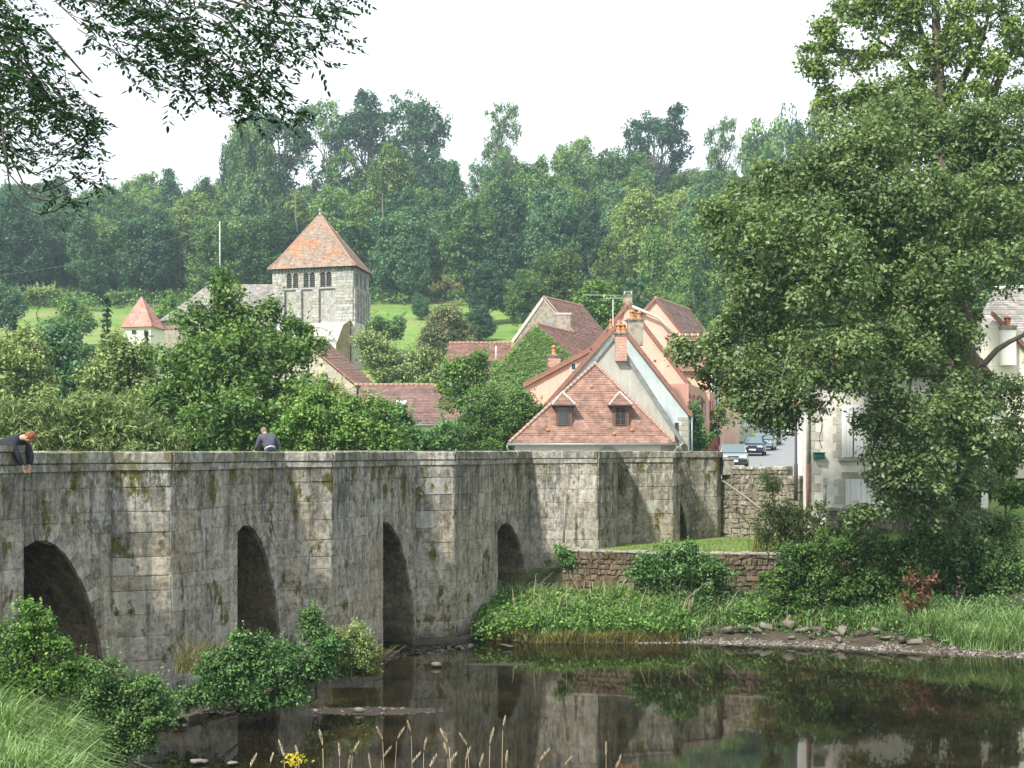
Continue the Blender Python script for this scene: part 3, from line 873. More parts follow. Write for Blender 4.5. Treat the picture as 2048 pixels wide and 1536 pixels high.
# coping stones on the near parapet; every one its own part
def coping_run(A, B, z0, z1, out=0.07, inn=0.42, wmin=0.7, wmax=1.15, parent=bridge, mat=None, rr=None, name='coping_stone', zvar=0.012):
    rr = rr or random.Random(int(A[0] * 31 + B[1]))
    A, B = Vector((A[0], A[1], 0)), Vector((B[0], B[1], 0)); L = (B - A).length; d = (B - A) / L; nr_ = Vector((d.y, -d.x, 0))
    n = max(1, round(L / rr.uniform(wmin, wmax)))
    for k in range(n):
        s0, s1 = L * k / n + 0.006, L * (k + 1) / n - 0.006
        dz = rr.uniform(-zvar, zvar)
        m = MB()
        o_ = out + rr.uniform(-0.012, 0.012)
        c = 0.02
        sec = [(o_ - c, z0), (o_, z0 + c), (o_, z1 - c + dz), (o_ - c * 1.5, z1 + dz), (-inn + c, z1 + dz), (-inn, z1 - c + dz), (-inn, z0)]
        r0 = [A + d * s0 + nr_ * a + Vector((0, 0, z)) for a, z in sec]
        r1 = [A + d * s1 + nr_ * a + Vector((0, 0, z + rr.uniform(-.004, .004))) for a, z in sec]
        m.ring([r0, r1], smooth=False, rnd=rr.random())
        m.build(name, mat or M['coping'], parent)

runs = [(near_line[i], near_line[i + 1]) for i in range(len(near_line) - 1)]
for i, (A, B) in enumerate(runs):
    if (B - A).length < 0.25: continue
    coping_run(A, B, ZT, ZC + (0.012 if i % 2 else 0.0))
# taller block on the parapet of the first refuge, at the left edge of the view
m = MB(); a = PIER[0] + U * 1.2 + N * 0.75; b = PIER[0] + U * 3.0 + N * 0.53
sec = [(0.06, ZC + .02), (0.06, ZC + 0.14), (-0.40, ZC + 0.14), (-0.40, ZC + .02)]
m.ring([[a + N * o_ + Vector((0, 0, z)) for o_, z in sec], [b + N * o_ + Vector((0, 0, z)) for o_, z in sec]], smooth=False)
o = m.build('coping_slab', M['coping'], bridge); o['label'] = 'thicker pale coping slab under the leaning man'

# string course: shallow band under the coping
m = MB()
for i, (A, B) in enumerate(runs):
    if (B - A).length < 0.4 or i > 19: continue
    nr_ = nrm_of(A, B); d = (B - A).normalized()
    L = (B - A).length; n = max(1, round(L / 0.9))
    for k in range(n):
        a = A + d * (L * k / n + 0.006); b = A + d * (L * (k + 1) / n - 0.006)
        h = random.uniform(-0.01, 0.01)
        m.prism([a + Vector((0, 0, ZT - 0.15 + h)), a + nr_ * 0.045 + Vector((0, 0, ZT - 0.15 + h)), a + nr_ * 0.045 + Vector((0, 0, ZT - 0.012)), a + Vector((0, 0, ZT - 0.012))], b - a, rnd=random.random())
m.build('string_course', M['coping'], bridge, kind='stuff')

# parapet backs, deck, far parapet and far face
m = MB()
far_line = [PIER[0] - U * 8 + BACK, L4 + BACK * 0.9, P_c4 + Vector((-3.6, 3.2, 0)), P_e5 + Vector((-2.6, 4.2, 0))]
deck = [PIER[0] - U * 8, *near_line, *far_line[::-1]]
core_line = [PIER[0] - U * 8] + near_line
for A, B in zip(core_line[:-1], core_line[1:]):
    nr_ = nrm_of(A, B)
    a, b = A - nr_ * 0.035, B - nr_ * 0.035
    back.poly([a - nr_ * 0.34 + Vector((0, 0, 4.3)), b - nr_ * 0.34 + Vector((0, 0, 4.3)), b - nr_ * 0.34 + Vector((0, 0, ZT)), a - nr_ * 0.34 + Vector((0, 0, ZT))])
wall_face(PIER[0] - U * 8, PIER[0], COURSES, N, wmin=0.6, wmax=1.0, store=(extra := []))
flush_stones(extra, bridge, 'abutment_stone', M['bridge'], 0)
core_strip(PIER[0] - U * 8, PIER[0])
back.build('masonry_core', M['bridge'], bridge)
coping_run(PIER[0] - U * 8, PIER[0], ZT, ZC)
d_ = MB()
d_.poly([Vector((p.x, p.y, 4.5)) for p in deck])
d_.build('roadway', M['asphalt'], bridge)
fm = MB()
for A, B in zip(far_line[:-1], far_line[1:]):
    nr_ = nrm_of(A, B)
    fm.prism([A + Vector((0, 0, 3.5)), A - nr_ * 0.4 + Vector((0, 0, 3.5)), A - nr_ * 0.4 + Vector((0, 0, ZT + 0.01)), A + Vector((0, 0, ZT + 0.01))], B - A)
    if (A - far_line[0]).length < 1e-6:
        # far side of the arches
        pass
    coping_run(A, B, ZT + 0.012, ZC + 0.02)
fm.build('far_parapet', M['joint'], bridge)

# footings at the water
m = MB()
for k in range(0, 4):
    L_ = PIER[k]; e_ = .75 if k < 2 else 0.0
    pts = [L_ - U * (0.35 + e_) + N * 0.1, L_ + U * (PNOSE[k][0] - 0.1 - e_) + N * (PNOSE[k][1] + 0.45 + e_), L_ + U * (PR[k][0] + 0.25) + N * (PR[k][1] + 0.38 + e_), L_ + U * (PR[k][0] + 0.35) - N * 0.1]
    m.prism([Vector((p.x, p.y, -0.5)) for p in pts], (0, 0, 0.62))
m.build('footing_ledge', M['rock_dark'], bridge)

# ------------------------------------------------------------------ walls on the far bank
def rubble_wall(name, A, B, z0, z1, label, mat, hmin, hmax, wmin, wmax, limit=300, capmat=None, ztop_b=None, thick=0.5, cap=True, cap_t=0.10, cat='wall', cap_out=0.04):
    w = empty(name, (A[0], A[1], z0)); tag(w, label, cat)
    A, B = Vector((A[0], A[1], 0)), Vector((B[0], B[1], 0)); nr_ = nrm_of(A, B)
    st = []
    tilt = 0 if ztop_b is None else (ztop_b - z1) / (B - A).length
    cs = course_heights(z0, z1, hmin, hmax, random.Random(int(A.x * 13)))
    wall_face(A, B, cs, nr_, wmin=wmin, wmax=wmax, store=st, jit=0.035, protmax=0.05, gap=0.006, tilt=0)
    if tilt:
        st = [(s[0], [(x, y, z if z < z0 + 0.02 else z0 + (z - z0) * (1 + tilt * ((Vector((x, y, 0)) - A).length) / (z1 - z0))) for x, y, z in s[1]], *s[2:]) for s in st]
    flush_stones(st, w, 'stone', mat, limit, inset=0.022)
    c = MB(); zb = ztop_b if ztop_b is not None else z1
    c.poly([A - nr_ * 0.03 + Vector((0, 0, z0 - 1)), B - nr_ * 0.03 + Vector((0, 0, z0 - 1)), B - nr_ * 0.03 + Vector((0, 0, zb)), A - nr_ * 0.03 + Vector((0, 0, z1))])
    c.poly([A - nr_ * 0.03 + Vector((0, 0, z1)), B - nr_ * 0.03 + Vector((0, 0, zb)), B - nr_ * thick + Vector((0, 0, zb)), A - nr_ * thick + Vector((0, 0, z1))])
    c.poly([A - nr_ * thick + Vector((0, 0, z0 - 1)), B - nr_ * thick + Vector((0, 0, z0 - 1)), B - nr_ * thick + Vector((0, 0, zb)), A - nr_ * thick + Vector((0, 0, z1))])
    c.poly([B - nr_ * 0.03 + Vector((0, 0, z0 - 1)), B - nr_ * thick + Vector((0, 0, z0 - 1)), B - nr_ * thick + Vector((0, 0, zb)), B - nr_ * 0.03 + Vector((0, 0, zb))])
    c.build('mortar_core', mat, w)
    if cap:
        L = (B - A).length; d = (B - A) / L; n = max(1, round(L / 0.6)); rr = random.Random(int(A.y * 7))
        for k in range(n):
            s0, s1 = L * k / n + .008, L * (k + 1) / n - .008
            f0, f1 = s0 / L, s1 / L
            za, zb2 = z1 + (zb - z1) * f0, z1 + (zb - z1) * f1
            t_ = cap_t + rr.uniform(-0.02, 0.03); out = cap_out + rr.uniform(-.02, .03)
            m = MB()
            r0 = [A + d * s0 + nr_ * a + Vector((0, 0, za + z)) for a, z in ((out, 0.004), (out, t_ * .8), (out - .03, t_), (-thick - .03, t_), (-thick - .03, 0.004))]
            r1 = [A + d * s1 + nr_ * a + Vector((0, 0, zb2 + z)) for a, z in ((out, 0.004), (out, t_ * .8), (out - .03, t_), (-thick - .03, t_), (-thick - .03, 0.004))]
            m.ring([r0, r1], smooth=False, rnd=rr.random()); m.build('cap_stone', capmat or M['coping'], w)
    return w

TA, TB, TC = Vector((1.62, 45.0, 0)), Vector((4.2, 44.05, 0)), Vector((8.45, 43.9, 0))
tw = rubble_wall('terrace_wall', TA, TB, 0.3, 2.25, 'low mossy brown rubble wall holding up the grass terrace, left part', M['rubble_brown'], 0.11, 0.23, 0.14, 0.38, limit=200, cap_t=0.06)
rubble_wall('terrace_wall', Vector((1.78, 46.2, 0)), TA, 0.3, 2.25, 'short return of the terrace wall running back to the bridge pier', M['rubble_brown'], 0.15, 0.26, 0.2, 0.42, limit=60, cap_t=0.06)
tw2 = rubble_wall('terrace_wall', TB, TC, 0.3, 2.22, 'brown rubble terrace wall behind the round bush, ending at a round drain hole', M['rubble_brown'], 0.11, 0.23, 0.14, 0.38, limit=200, cap_t=0.06)
# drain mouth at the foot of the terrace wall
m = MB()
c = at(1562, 1213, 43.8)
for k in range(10):
    a0, a1 = math.pi * k / 10, math.pi * (k + 1) / 10
    q = [c + Vector((math.cos(a) * r, -0.05, math.sin(a) * r * 1.1 - 0.15)) for a, r in ((a0, .26), (a1, .26), (a1, .42), (a0, .42))]
    m.prism(q, (0, 0.12, 0), rnd=random.random())
m.build('drain_arch', M['rubble'], tw2)
m = MB(); m.prism([c + Vector((math.cos(math.pi * k / 10) * .26, -0.08, math.sin(math.pi * k / 10) * .28 - 0.15)) for k in range(11)], (0, 0.03, 0))
m.build('drain_hole', M['black'], tw2)

rubble_wall('retaining_wall', P_e5 + Vector((0.0, -0.05, 0)), Vector((10.0, 50.9, 0)), 1.9, 4.78, 'grey rubble approach wall stepping down to the right of the bridge end', M['rubble'], 0.12, 0.24, 0.16, 0.42, limit=290, cap_t=0.12)
rubble_wall('retaining_wall', Vector((10.02, 50.9, 0)), Vector((10.95, 50.3, 0)), 1.9, 4.45, 'short lower stub of rubble wall just left of the white house', M['rubble'], 0.16, 0.30, 0.22, 0.5, limit=80, cap_t=0.10)
# square stone post where the parapet steps down
post = empty('stone_post', (P_e5.x + .2, P_e5.y - .1, 4.4)); tag(post, 'short square stone post ending the bridge parapet beside the parked silver car', 'post')
m = MB(); m.box((P_e5.x + .22, P_e5.y - .12, 4.86), (.42, .42, .56)); m.build('shaft', M['coping'], post)
m = MB(); m.box((P_e5.x + .22, P_e5.y - .12, 5.19), (.50, .50, .10)); m.build('cap', M['coping'], post)
rubble_wall('garden_wall', Vector((10.6, 47.2, 0)), Vector((15.5, 45.6, 0)), 1.9, 3.45, 'low rubble garden wall with slab capping below the white house', M['rubble'], 0.14, 0.26, 0.2, 0.45, limit=200, cap_t=0.1, cap_out=0.09)

# grass terrace behind its wall
m = MB()
tp = [Vector((1.80, 46.2, 0)), Vector((1.64, 45.03, 0)), Vector((4.2, 44.08, 0)), Vector((8.45, 43.93, 0)), Vector((9.6, 46.6, 0)), Vector((10.6, 47.25, 0)), Vector((10.4, 50.7, 0)), Vector((7.85, 52.4, 0)), Vector((3.7, 49.2, 0)), Vector((2.8, 46.6, 0))]
m.poly([Vector((p.x, p.y, 2.26)) for p in tp])
o = m.build('terrace', M['lawn']); tag(o, 'short mown grass terrace at the foot of the bridge end', kind='structure')

# pole against the pier, timber prop on the approach wall
m = MB(); a = at(1127, 1086, 45.35); b = at(1131, 992, 45.5)
m.tube([a, b], [0.04, 0.035], 8)
o = m.build('wooden_pole', M['grey_wood'], loc=a); tag(o, 'thin upright wooden pole leaning on the bridge pier above the terrace wall', 'pole')
m = MB(); a = at(1446, 962, 51.2); b = at(1545, 1035, 48.5)
m.tube([a, (a + b) / 2 + Vector((0, 0, .03)), b], [0.035, 0.032, 0.03], 7)
o = m.build('timber_rail', M['grey_wood'], loc=b); tag(o, 'weathered timber rail slanting down across the rubble approach wall', 'rail')
# ------------------------------------------------------------------ building helpers
def tiled(m, e0, e1, r1, r0, row=0.17, lift=0.03, thick=0.10):
    """roof plane from eave e0-e1 up to ridge r0-r1 as lapped courses (uv in metres)"""
    e0, e1, r0, r1 = map(Vector, (e0, e1, r0, r1))
    u = (e1 - e0).normalized()
    up = ((r0 + r1) / 2 - (e0 + e1) / 2); up = (up - u * up.dot(u)); H = up.length; up.normalize()
    nrm = u.cross(up).normalized()
    n = max(2, int(H / row))
    rr = random.Random(int(H * 100))
    for k in range(n):
        t0, t1 = k / n, min(1.0, (k + 1.12) / n)
        a, b = e0.lerp(r0, t0), e1.lerp(r1, t0); c, d = e1.lerp(r1, t1), e0.lerp(r0, t1)
        lf = lift * rr.uniform(0.75, 1.2)
        A, B = a + nrm * (thick + lf), b + nrm * (thick + lf); C_, D = c + nrm * thick, d + nrm * thick
        uvs = [((p - e0).dot(u), (p - e0).dot(up)) for p in (a, b, c, d)]
        uvs = [(x, y + 0.003) for x, y in uvs]
        segs = max(1, int((b - a).length / 1.2))
        for s in range(segs):
            f0, f1 = s / segs, (s + 1) / segs
            P = [A.lerp(B, f0), A.lerp(B, f1), D.lerp(C_, f1), D.lerp(C_, f0)]
            UVq = [tuple(Vector(uvs[0]).lerp(Vector(uvs[1]), f0)), tuple(Vector(uvs[0]).lerp(Vector(uvs[1]), f1)), tuple(Vector(uvs[3]).lerp(Vector(uvs[2]), f1)), tuple(Vector(uvs[3]).lerp(Vector(uvs[2]), f0))]
            sag = nrm * rr.uniform(-0.008, 0.008)
            P = [P[0] + sag, P[1] + sag, P[2], P[3]]
            m.poly(P, uv=UVq)
            m.poly([P[0] - nrm * (lf + .01), P[1] - nrm * (lf + .01), P[1], P[0]], uv=[(UVq[0][0], UVq[0][1] - .02), (UVq[1][0], UVq[1][1] - .02), UVq[1], UVq[0]])
    # underside
    m.poly([e0, r0, r1, e1], uv=[(0, 0)] * 4)
    for a, b in ((e0, e1), (e1, r1), (r1, r0), (r0, e0)):
        m.poly([a, b, b + nrm * (thick + .005), a + nrm * (thick + .005)], uv=[(0, 0.1), (.1, .1), (.1, .15), (0, .15)])
    return nrm

def tile_line(name, a, b, mat, parent, r=0.11, step=0.36, label=None, mortar=None):
    """row of half-round ridge or hip tiles"""
    a, b = Vector(a), Vector(b); L = (b - a).length; n = max(2, int(L / step)); d = (b - a) / n
    m = MB(); mm = MB()
    for k in range(n):
        p = a + d * k; q = a + d * (k + 0.97)
        m.tube([p, q], [r, r * 0.86], 8, rnd=random.random())
        if mortar: mm.tube([q - d * 0.04, q + d * 0.10], [r * 1.12, r * 1.06], 8)
    o = m.build(name, mat, parent)
    if mortar: mm.build('mortar_band', mortar, o)
    return o

def chimney(parent, x0, x1, ytop, Y, ybot, mat, depth=0.7, pots=(), cap='coping', name='chimney', pot_h=None, label=None, capover=0.08):
    """stack between pixel columns x0..x1 with its cap and clay pots"""
    a, b = at(x0, ytop, Y), at(x1, ybot, Y)
    cx, w = (a.x + b.x) / 2, abs(b.x - a.x); cy = Y + depth / 2
    m = MB(); h = a.z - b.z
    n = max(1, int(h / 0.09)) if mat is M['brickwork'] else 1
    for k in range(n):
        m.box((cx, cy, b.z + h * (k + .5) / n), (w - (0.0 if k % 2 else 0.012), depth - (0.0 if k % 2 else 0.012), h / n), rnd=random.random())
    st = m.build(name, mat, parent)
    if label: st['label'] = label
    m = MB(); m.box((cx, cy, a.z + 0.05), (w + capover * 2, depth + capover * 2, 0.10)); m.box((cx, cy, a.z - 0.06), (w + capover, depth + capover, 0.08))
    m.build('chimney_cap', M[cap], st)
    for px, hpx in pots:
        p = at(px, ytop, Y); h = hpx / FPX * Y
        m = MB(); base = Vector((p.x, cy, a.z + 0.1)); r = min(0.16, w * 0.28)
        m.lathe(base, [(r * 1.15, 0), (r * 1.15, .05 * h), (r * .8, h * .12), (r * .78, h * .35), (r * 1.05, h * .45), (r * .75, h * .52), (r * .72, h * .7), (r * 1.1, h * .74), (r * 1.05, h * .8), (r * .5, h * .9), (r * .18, h)], 10)
        pot = m.build('chimney_pot', M['pot'], st)
        m = MB()
        for s in range(4):
            aa = s * math.pi / 2 + .4
            m.box(base + Vector((math.cos(aa) * r * .74, math.sin(aa) * r * .74, h * .61)), (r * .45, r * .45, h * .14))
        m.build('pot_vent', M['black'], pot)
    return st

def gable(name, label, Y, Lp, Ap, Rp, zb, D, wall, roof, verge='verge', vw=0.16, over=0.25, row=0.2, wall_label=None, roof_thick=0.12, side_drop=0.0, cat='house', rightwall=None):
    """house whose gable faces the river: L, apex, R are photo pixels at distance Y; D pushes it back"""
    L_, A_, R_ = at(*Lp, Y), at(*Ap, Y), at(*Rp, Y); D = Vector(D)
    h = empty(name, (A_.x, Y, zb)); tag(h, label, cat)
    m = MB()
    m.prism([Vector((L_.x, Y, zb)), Vector((R_.x, Y, zb)), R_, A_, L_], D)
    w = m.build('wall', M[wall], h)
    f = -D.normalized() * over
    m = MB()
    sl = (L_ - A_).normalized() * 0.3; sr = (R_ - A_).normalized() * 0.3
    lift = Vector((0, 0, 0.03))
    tiled(m, (L_ + sl + D + lift), (L_ + sl + f + lift), (A_ + f + lift), (A_ + D + lift), row, thick=roof_thick)
    tiled(m, (R_ + sr + f + lift), (R_ + sr + D + lift), (A_ + D + lift), (A_ + f + lift), row, thick=roof_thick)
    rf = m.build('roof', M[roof], h)
    m = MB()
    for E, s in ((L_ + sl, 1), (R_ + sr, 1)):
        dirv = (E - A_).normalized(); n_ = Vector((0, 1, 0)).cross(dirv); n_ = n_ if n_.z > 0 else -n_
        k = max(3, int((E - A_).length / 0.32))
        for i in range(k):
            a = A_ + (E - A_) * (i / k) + f * 1.04 + lift; b = A_ + (E - A_) * ((i + .96) / k) + f * 1.04 + lift
            m.prism([a - n_ * 0.06, b - n_ * 0.06, b + n_ * (roof_thick + .05), a + n_ * (roof_thick + .07)], -f * 0.9, rnd=random.random())
    m.build('verge', M[verge], rf)
    tile_line('ridge_tile', A_ + f + Vector((0, 0, roof_thick + .06)), A_ + D + Vector((0, 0, roof_thick + .06)), M['ridge'], rf, 0.13)
    return h, L_, A_, R_, w, rf

def window(parent, c, w, h, frame='white_paint', glass='glass', bars=(1, 2), dirv=Vector((1, 0, 0)), nrm=Vector((0, -1, 0)), t=0.05, shutters=None, sill=True, name='window', surround=None):
    """framed window with glazing bars; c is the centre on the wall plane"""
    c = Vector(c); up = Vector((0, 0, 1))
    def rect(m, u0, u1, v0, v1, n0, n1):
        m.prism([c + dirv * u0 + up * v0 + nrm * n0, c + dirv * u1 + up * v0 + nrm * n0, c + dirv * u1 + up * v1 + nrm * n0, c + dirv * u0 + up * v1 + nrm * n0], nrm * (n1 - n0))
    f = MB(); W, H = w / 2, h / 2
    rect(f, -W, -W + t, -H, H, -.02, .04); rect(f, W - t, W, -H, H, -.02, .04)
    rect(f, -W + t, W - t, H - t, H, -.02, .04); rect(f, -W + t, W - t, -H, -H + t, -.02, .04)
    for k in range(bars[0]):
        x = -W + (k + 1) * w / (bars[0] + 1); rect(f, x - t * .35, x + t * .35, -H + t, H - t, -.01, .03)
    for k in range(bars[1]):
        z = -H + (k + 1) * h / (bars[1] + 1); rect(f, -W + t, W - t, z - t * .3, z + t * .3, -.012, .028)
    fr = f.build(name, M[frame], parent)
    g = MB(); rect(g, -W + t * .5, W - t * .5, -H + t * .5, H - t * .5, 0.004, 0.012); g.build('pane', M[glass], fr)
    if sill:
        s = MB(); rect(s, -W - .1, W + .1, -H - .1, -H - .005, 0.0, .10); s.build('sill', M['quoin'], fr)
    if surround:
        s = MB()
        rect(s, -W - .16, -W - .01, -H, H + .16, 0, .035); rect(s, W + .01, W + .16, -H, H + .16, 0, .035); rect(s, -W - .005, W + .005, H + .01, H + .16, 0, .03)
        s.build('surround', M[surround], fr)
    if shutters:
        for sg in (-1, 1):
            s = MB(); x0 = sg * (W + .04); x1 = sg * (W + .04 + w * .48)
            rect(s, min(x0, x1), max(x0, x1), -H, H, .02, .07); s.build('shutter', M[shutters], fr)
    return fr

def quoins(parent, corner, z0, z1, dirv, mat='quoin', n=Vector((0, -1, 0)), w=(0.5, 0.28), proud=0.02):
    z = z0; k = 0
    while z < z1 - 0.1:
        h = random.uniform(.24, .34); ww = w[k % 2] * random.uniform(.85, 1.1)
        m = MB()
        m.prism([Vector(corner) * 1 + Vector((0, 0, z - corner[2] + .01)), Vector(corner) + dirv * ww + Vector((0, 0, z - corner[2] + .01)), Vector(corner) + dirv * ww + Vector((0, 0, min(z + h, z1) - corner[2] - .01)), Vector(corner) + Vector((0, 0, min(z + h, z1) - corner[2] - .01))], n * proud, rnd=random.random())
        m.build('quoin', M[mat], parent); z += h; k += 1

# ------------------------------------------------------------------ house with the hipped roof and two dormers
YA = 75.0
hA = empty('hipped_house', (4.3, YA, 2.5)); tag(hA, 'small cream house just behind the bridge with steep red-brown hipped roof and two dormers', 'house')
FL, FR = at(1018, 888, YA), at(1350, 888, YA)
AP = at(1190, 730, YA + 3.4)
BL, BR = FL + Vector((0.4, 9, 0)), FR + Vector((0.9, 9, 0)); AP2 = AP + Vector((.3, 3.0, 0))
m = MB(); ins = 0.3
m.prism([Vector((FL.x + ins, YA + ins, 2.2)), Vector((FR.x - ins, YA + ins, 2.2)), Vector((FR.x - ins, YA + ins, FL.z + .05)), Vector((FL.x + ins, YA + ins, FL.z + .05))], (0.3, 8.2, 0))
wA = m.build('wall', M['wall_cream'], hA)
quoins(hA, (FR.x - ins, YA + ins, 3.0), 3.0, FL.z - .05, Vector((-1, 0, 0)))
m = MB(); nA = tiled(m, FL, FR, AP, AP, 0.125, 0.022)
tiled(m, FR, BR, AP2, AP, 0.2); tiled(m, BL, FL, AP, AP2, 0.2)
rA = m.build('roof', M['tile_red'], hA)
lift = nA * 0.13
tile_line('hip_tile', FL + lift, AP + lift * 1.2, M['ridge'], rA, 0.10, 0.30, mortar=M['mortar'])
tile_line('hip_tile', FR + lift, AP + lift * 1.2, M['ridge'], rA, 0.10, 0.30, mortar=M['mortar'])
m = MB(); m.tube([FL + Vector((-.1, -.09, -.02)), FR + Vector((.1, -.09, -.02))], .075, 8); m.build('gutter', M['zinc'], rA)
m = MB()
k = int((FR.x - FL.x) / .43)
for i in range(k): m.box((FL.x + .3 + i * .43, YA + .12, FL.z - .03), (.08, .30, .10))
m.build('rafter_end', M['wood'], rA, kind='stuff')
m = MB(); e = FL + Vector((-.1, -.09, -.05)); m.tube([e, e + Vector((0, 0, -.18)), e + Vector((.12, .05, -.35)), e + Vector((.38, .38, -.52)), e + Vector((.40, .38, -2.6))], .045, 7); o = m.build('downpipe', M['zinc'], hA)
m = MB(); e = FR + Vector((.1, -.09, -.05)); m.tube([e, e + Vector((0, 0, -.16)), e + Vector((-.15, .05, -.35)), e + Vector((-.34, .38, -.6)), e + Vector((-.34, .38, -2.6))], .045, 7); o = m.build('downpipe', M['zinc'], hA)
m = MB(); c = Vector((xat(1216, YA), YA + ins, 5.0))
m.prism([c + Vector((math.cos(a) * .45, 0, math.sin(a) * .40)) for a in [math.pi * i / 10 for i in range(11)]], (0, -.02, 0)); wn1 = m.build('lunette', M['glass'], hA)
m = MB()
for i in range(9):
    a0, a1 = math.pi * i / 9 + .01, math.pi * (i + 1) / 9 - .01
    m.prism([c + Vector((math.cos(a) * r, 0, math.sin(a) * r)) for a, r in ((a0, .45), (a1, .45), (a1, .68), (a0, .68))], (0, -.04, 0), rnd=random.random())
m.build('arch_surround', M['quoin'], wn1)
def on_roof(x, y):
    """point of the front roof plane seen at a pixel"""
    d = Vector(((x - 1024) / FPX, 1, -(y - HOR) / FPX)); o_ = Vector((0, 0, EYE))
    P0 = FL + nA * 0.11
    return o_ + d * ((P0 - o_).dot(nA) / d.dot(nA))
for cx, x0, x1, xa in ((1127, 1116, 1138, 1125), (1241, 1230, 1252, 1239)):
    dr = MB()
    sill = on_roof(cx, 854); Yd = sill.y - 0.06
    wl, wr = xat(x0 - 4, Yd), xat(x1 + 6, Yd)
    zt = at(cx, 812, Yd).z
    back_y = on_roof(cx, 812).y + 0.6
    dr.prism([(wl, Yd + .08, sill.z - .1), (wr, Yd + .08, sill.z - .1), (wr, Yd + .08, zt), (wl, Yd + .08, zt)], (0, back_y - Yd, 0))
    # keep the cheeks above the roof: taper is hidden inside the roof
    dm = dr.build('dormer', M['wood'], rA)
    window(dm, (xat(cx, Yd), Yd + .07, (sill.z + zt) / 2 + .02), (x1 - x0) / FPX * Yd, zt - sill.z - .16, frame='wood', bars=(1, 2), t=.035, sill=False)
    m = MB()
    el, er = at(x0 - 11, 811, Yd - .25), at(x1 + 13, 811, Yd - .25)
    ap = at(xa, 786, on_roof(xa, 786).y - .15)
    bl, brr = Vector((el.x, back_y + .4, el.z)), Vector((er.x, back_y + .4, er.z))
    tiled(m, el, er, ap, ap, .11, .02, .05)
    tiled(m, er, brr, ap + Vector((0, .5, 0)), ap, .11, .02, .05); tiled(m, bl, el, ap, ap + Vector((0, .5, 0)), .11, .02, .05)
    dr_ = m.build('dormer_roof', M['tile_red'], dm)
    m = MB()
    for e in (el, er):
        n_ = 6
        for i in range(n_):
            m.tube([e.lerp(ap, i / n_) + Vector((0, -.03, .07)), e.lerp(ap, (i + .8) / n_) + Vector((0, -.03, .07))], .055, 6)
    m.build('dormer_hip', M['mortar'] if True else None, dm)
m = MB()
for px, py in ((1096, 862), (1264, 862), (1183, 775), (1228, 870)):
    p = on_roof(px, py); m.tube([p, p + Vector((0, -.1, .12))], [.10, .06], 8)
m.build('vent_tile', M['pot'], rA)

# ------------------------------------------------------------------ grey gable, pale blue gable, pink gables behind
DST = Vector((0.15, 1.0, 0))
hB, L_, A_, R_, w_, r_ = gable('grey_gable_house', 'grey rendered gable house joined to the hipped roof, brick chimney with two orange pots', 80.0, (1086, 850), (1228, 678), (1362, 884), 2.6, DST * 3.9, 'wall_grey', 'slate', verge='zinc', over=.12, roof_thick=.08)
chimney(hB, 1231, 1254, 668, 79.6, 722, M['brickwork'], .75, ((1238, 20), (1248, 20)))
quoins(hB, (R_.x - .0, 80, 3.2), 3.2, R_.z - .3, Vector((-1, 0, 0)), w=(.42, .28))
m = MB(); m.tube([R_ + Vector((.12, -.25, -.02)), R_ + Vector((.55, 3.6, -.02))], .07, 8); m.build('gutter', M['zinc'], hB)
m = MB(); e = R_ + Vector((.12, -.25, -.05)); m.tube([e, e + Vector((-.25, .1, -.25)), e + Vector((-.28, .15, -.5)), e + Vector((-.28, .15, -3))], .05, 7); m.build('downpipe', M['zinc'], hB)
window(hB, (xat(1353.5, 80), 80, at(0, 868, 80).z), .24, 1.3, frame='wood', bars=(0, 3), t=.03, sill=False)

hC, L_, A_, R_, w_, r_ = gable('blue_gable_house', 'pale blue rendered gable house behind the grey one, with stone quoins at its right corner', 84.0, (1088, 820), (1238, 650), (1376, 826), 2.8, DST * 8, 'wall_blue', 'tile_red', over=.25)
chimney(hC, 1256, 1287, 640, 86, 690, M['wall_stone'], .8, ((1265, 19), (1279, 16)), label='rubble stone chimney with two clay pots')
quoins(hC, (R_.x, 84, 3.2), 3.2, R_.z - .25, Vector((-1, 0, 0)), w=(.62, .4))
for xx, yy in ((1192, 702), (1310, 720)):
    m = MB(); m.box(at(xx, yy + 2, 83.85), (.14, .2, .14)); m.build('purlin_end', M['wood'], hC)
m = MB(); m.tube([R_ + Vector((.22, -.15, 0)), R_ + Vector((.22, -.15, -3.4))], .055, 7); m.build('downpipe', M['zinc'], hC)
m = MB(); a = at(1190, 745, 83.7); b = at(1224, 702, 83.7); m.tube([a, b], .035, 6); m.build('cable_duct', M['dark_metal'], hC)

hD, L_, A_, R_, w_, r_ = gable('pink_gable_house', 'tall pink rendered gable house with pink chimney at its peak above the blue gable', 96.0, (1104, 800), (1256, 612), (1400, 800), 3.2, DST * 13, 'wall_pink', 'tile_plum', verge='verge', over=.22)
chimney(hD, 1247.5, 1264, 608, 95.9, 640, M['wall_pink'], .9, (), label='tall pink chimney stack')
st = chimney(hD, 1248, 1264.5, 591, 95.85, 606, M['wall_stone'], 1.0, (), name='chimney_head', capover=.04)
m = MB()
for xx in (1249, 1263):
    m.tube([at(xx, 590, 96.3), at(xx, 583, 96.3)], .045, 5)
m.tube([at(1249, 584, 96.3), at(1263, 584, 96.3)], .02, 4); m.build('cowl_frame', M['pale_metal'], st)
chimney(hD, 1216, 1228, 660, 92, 700, M['brickwork'], .6, ((1222, 21),))
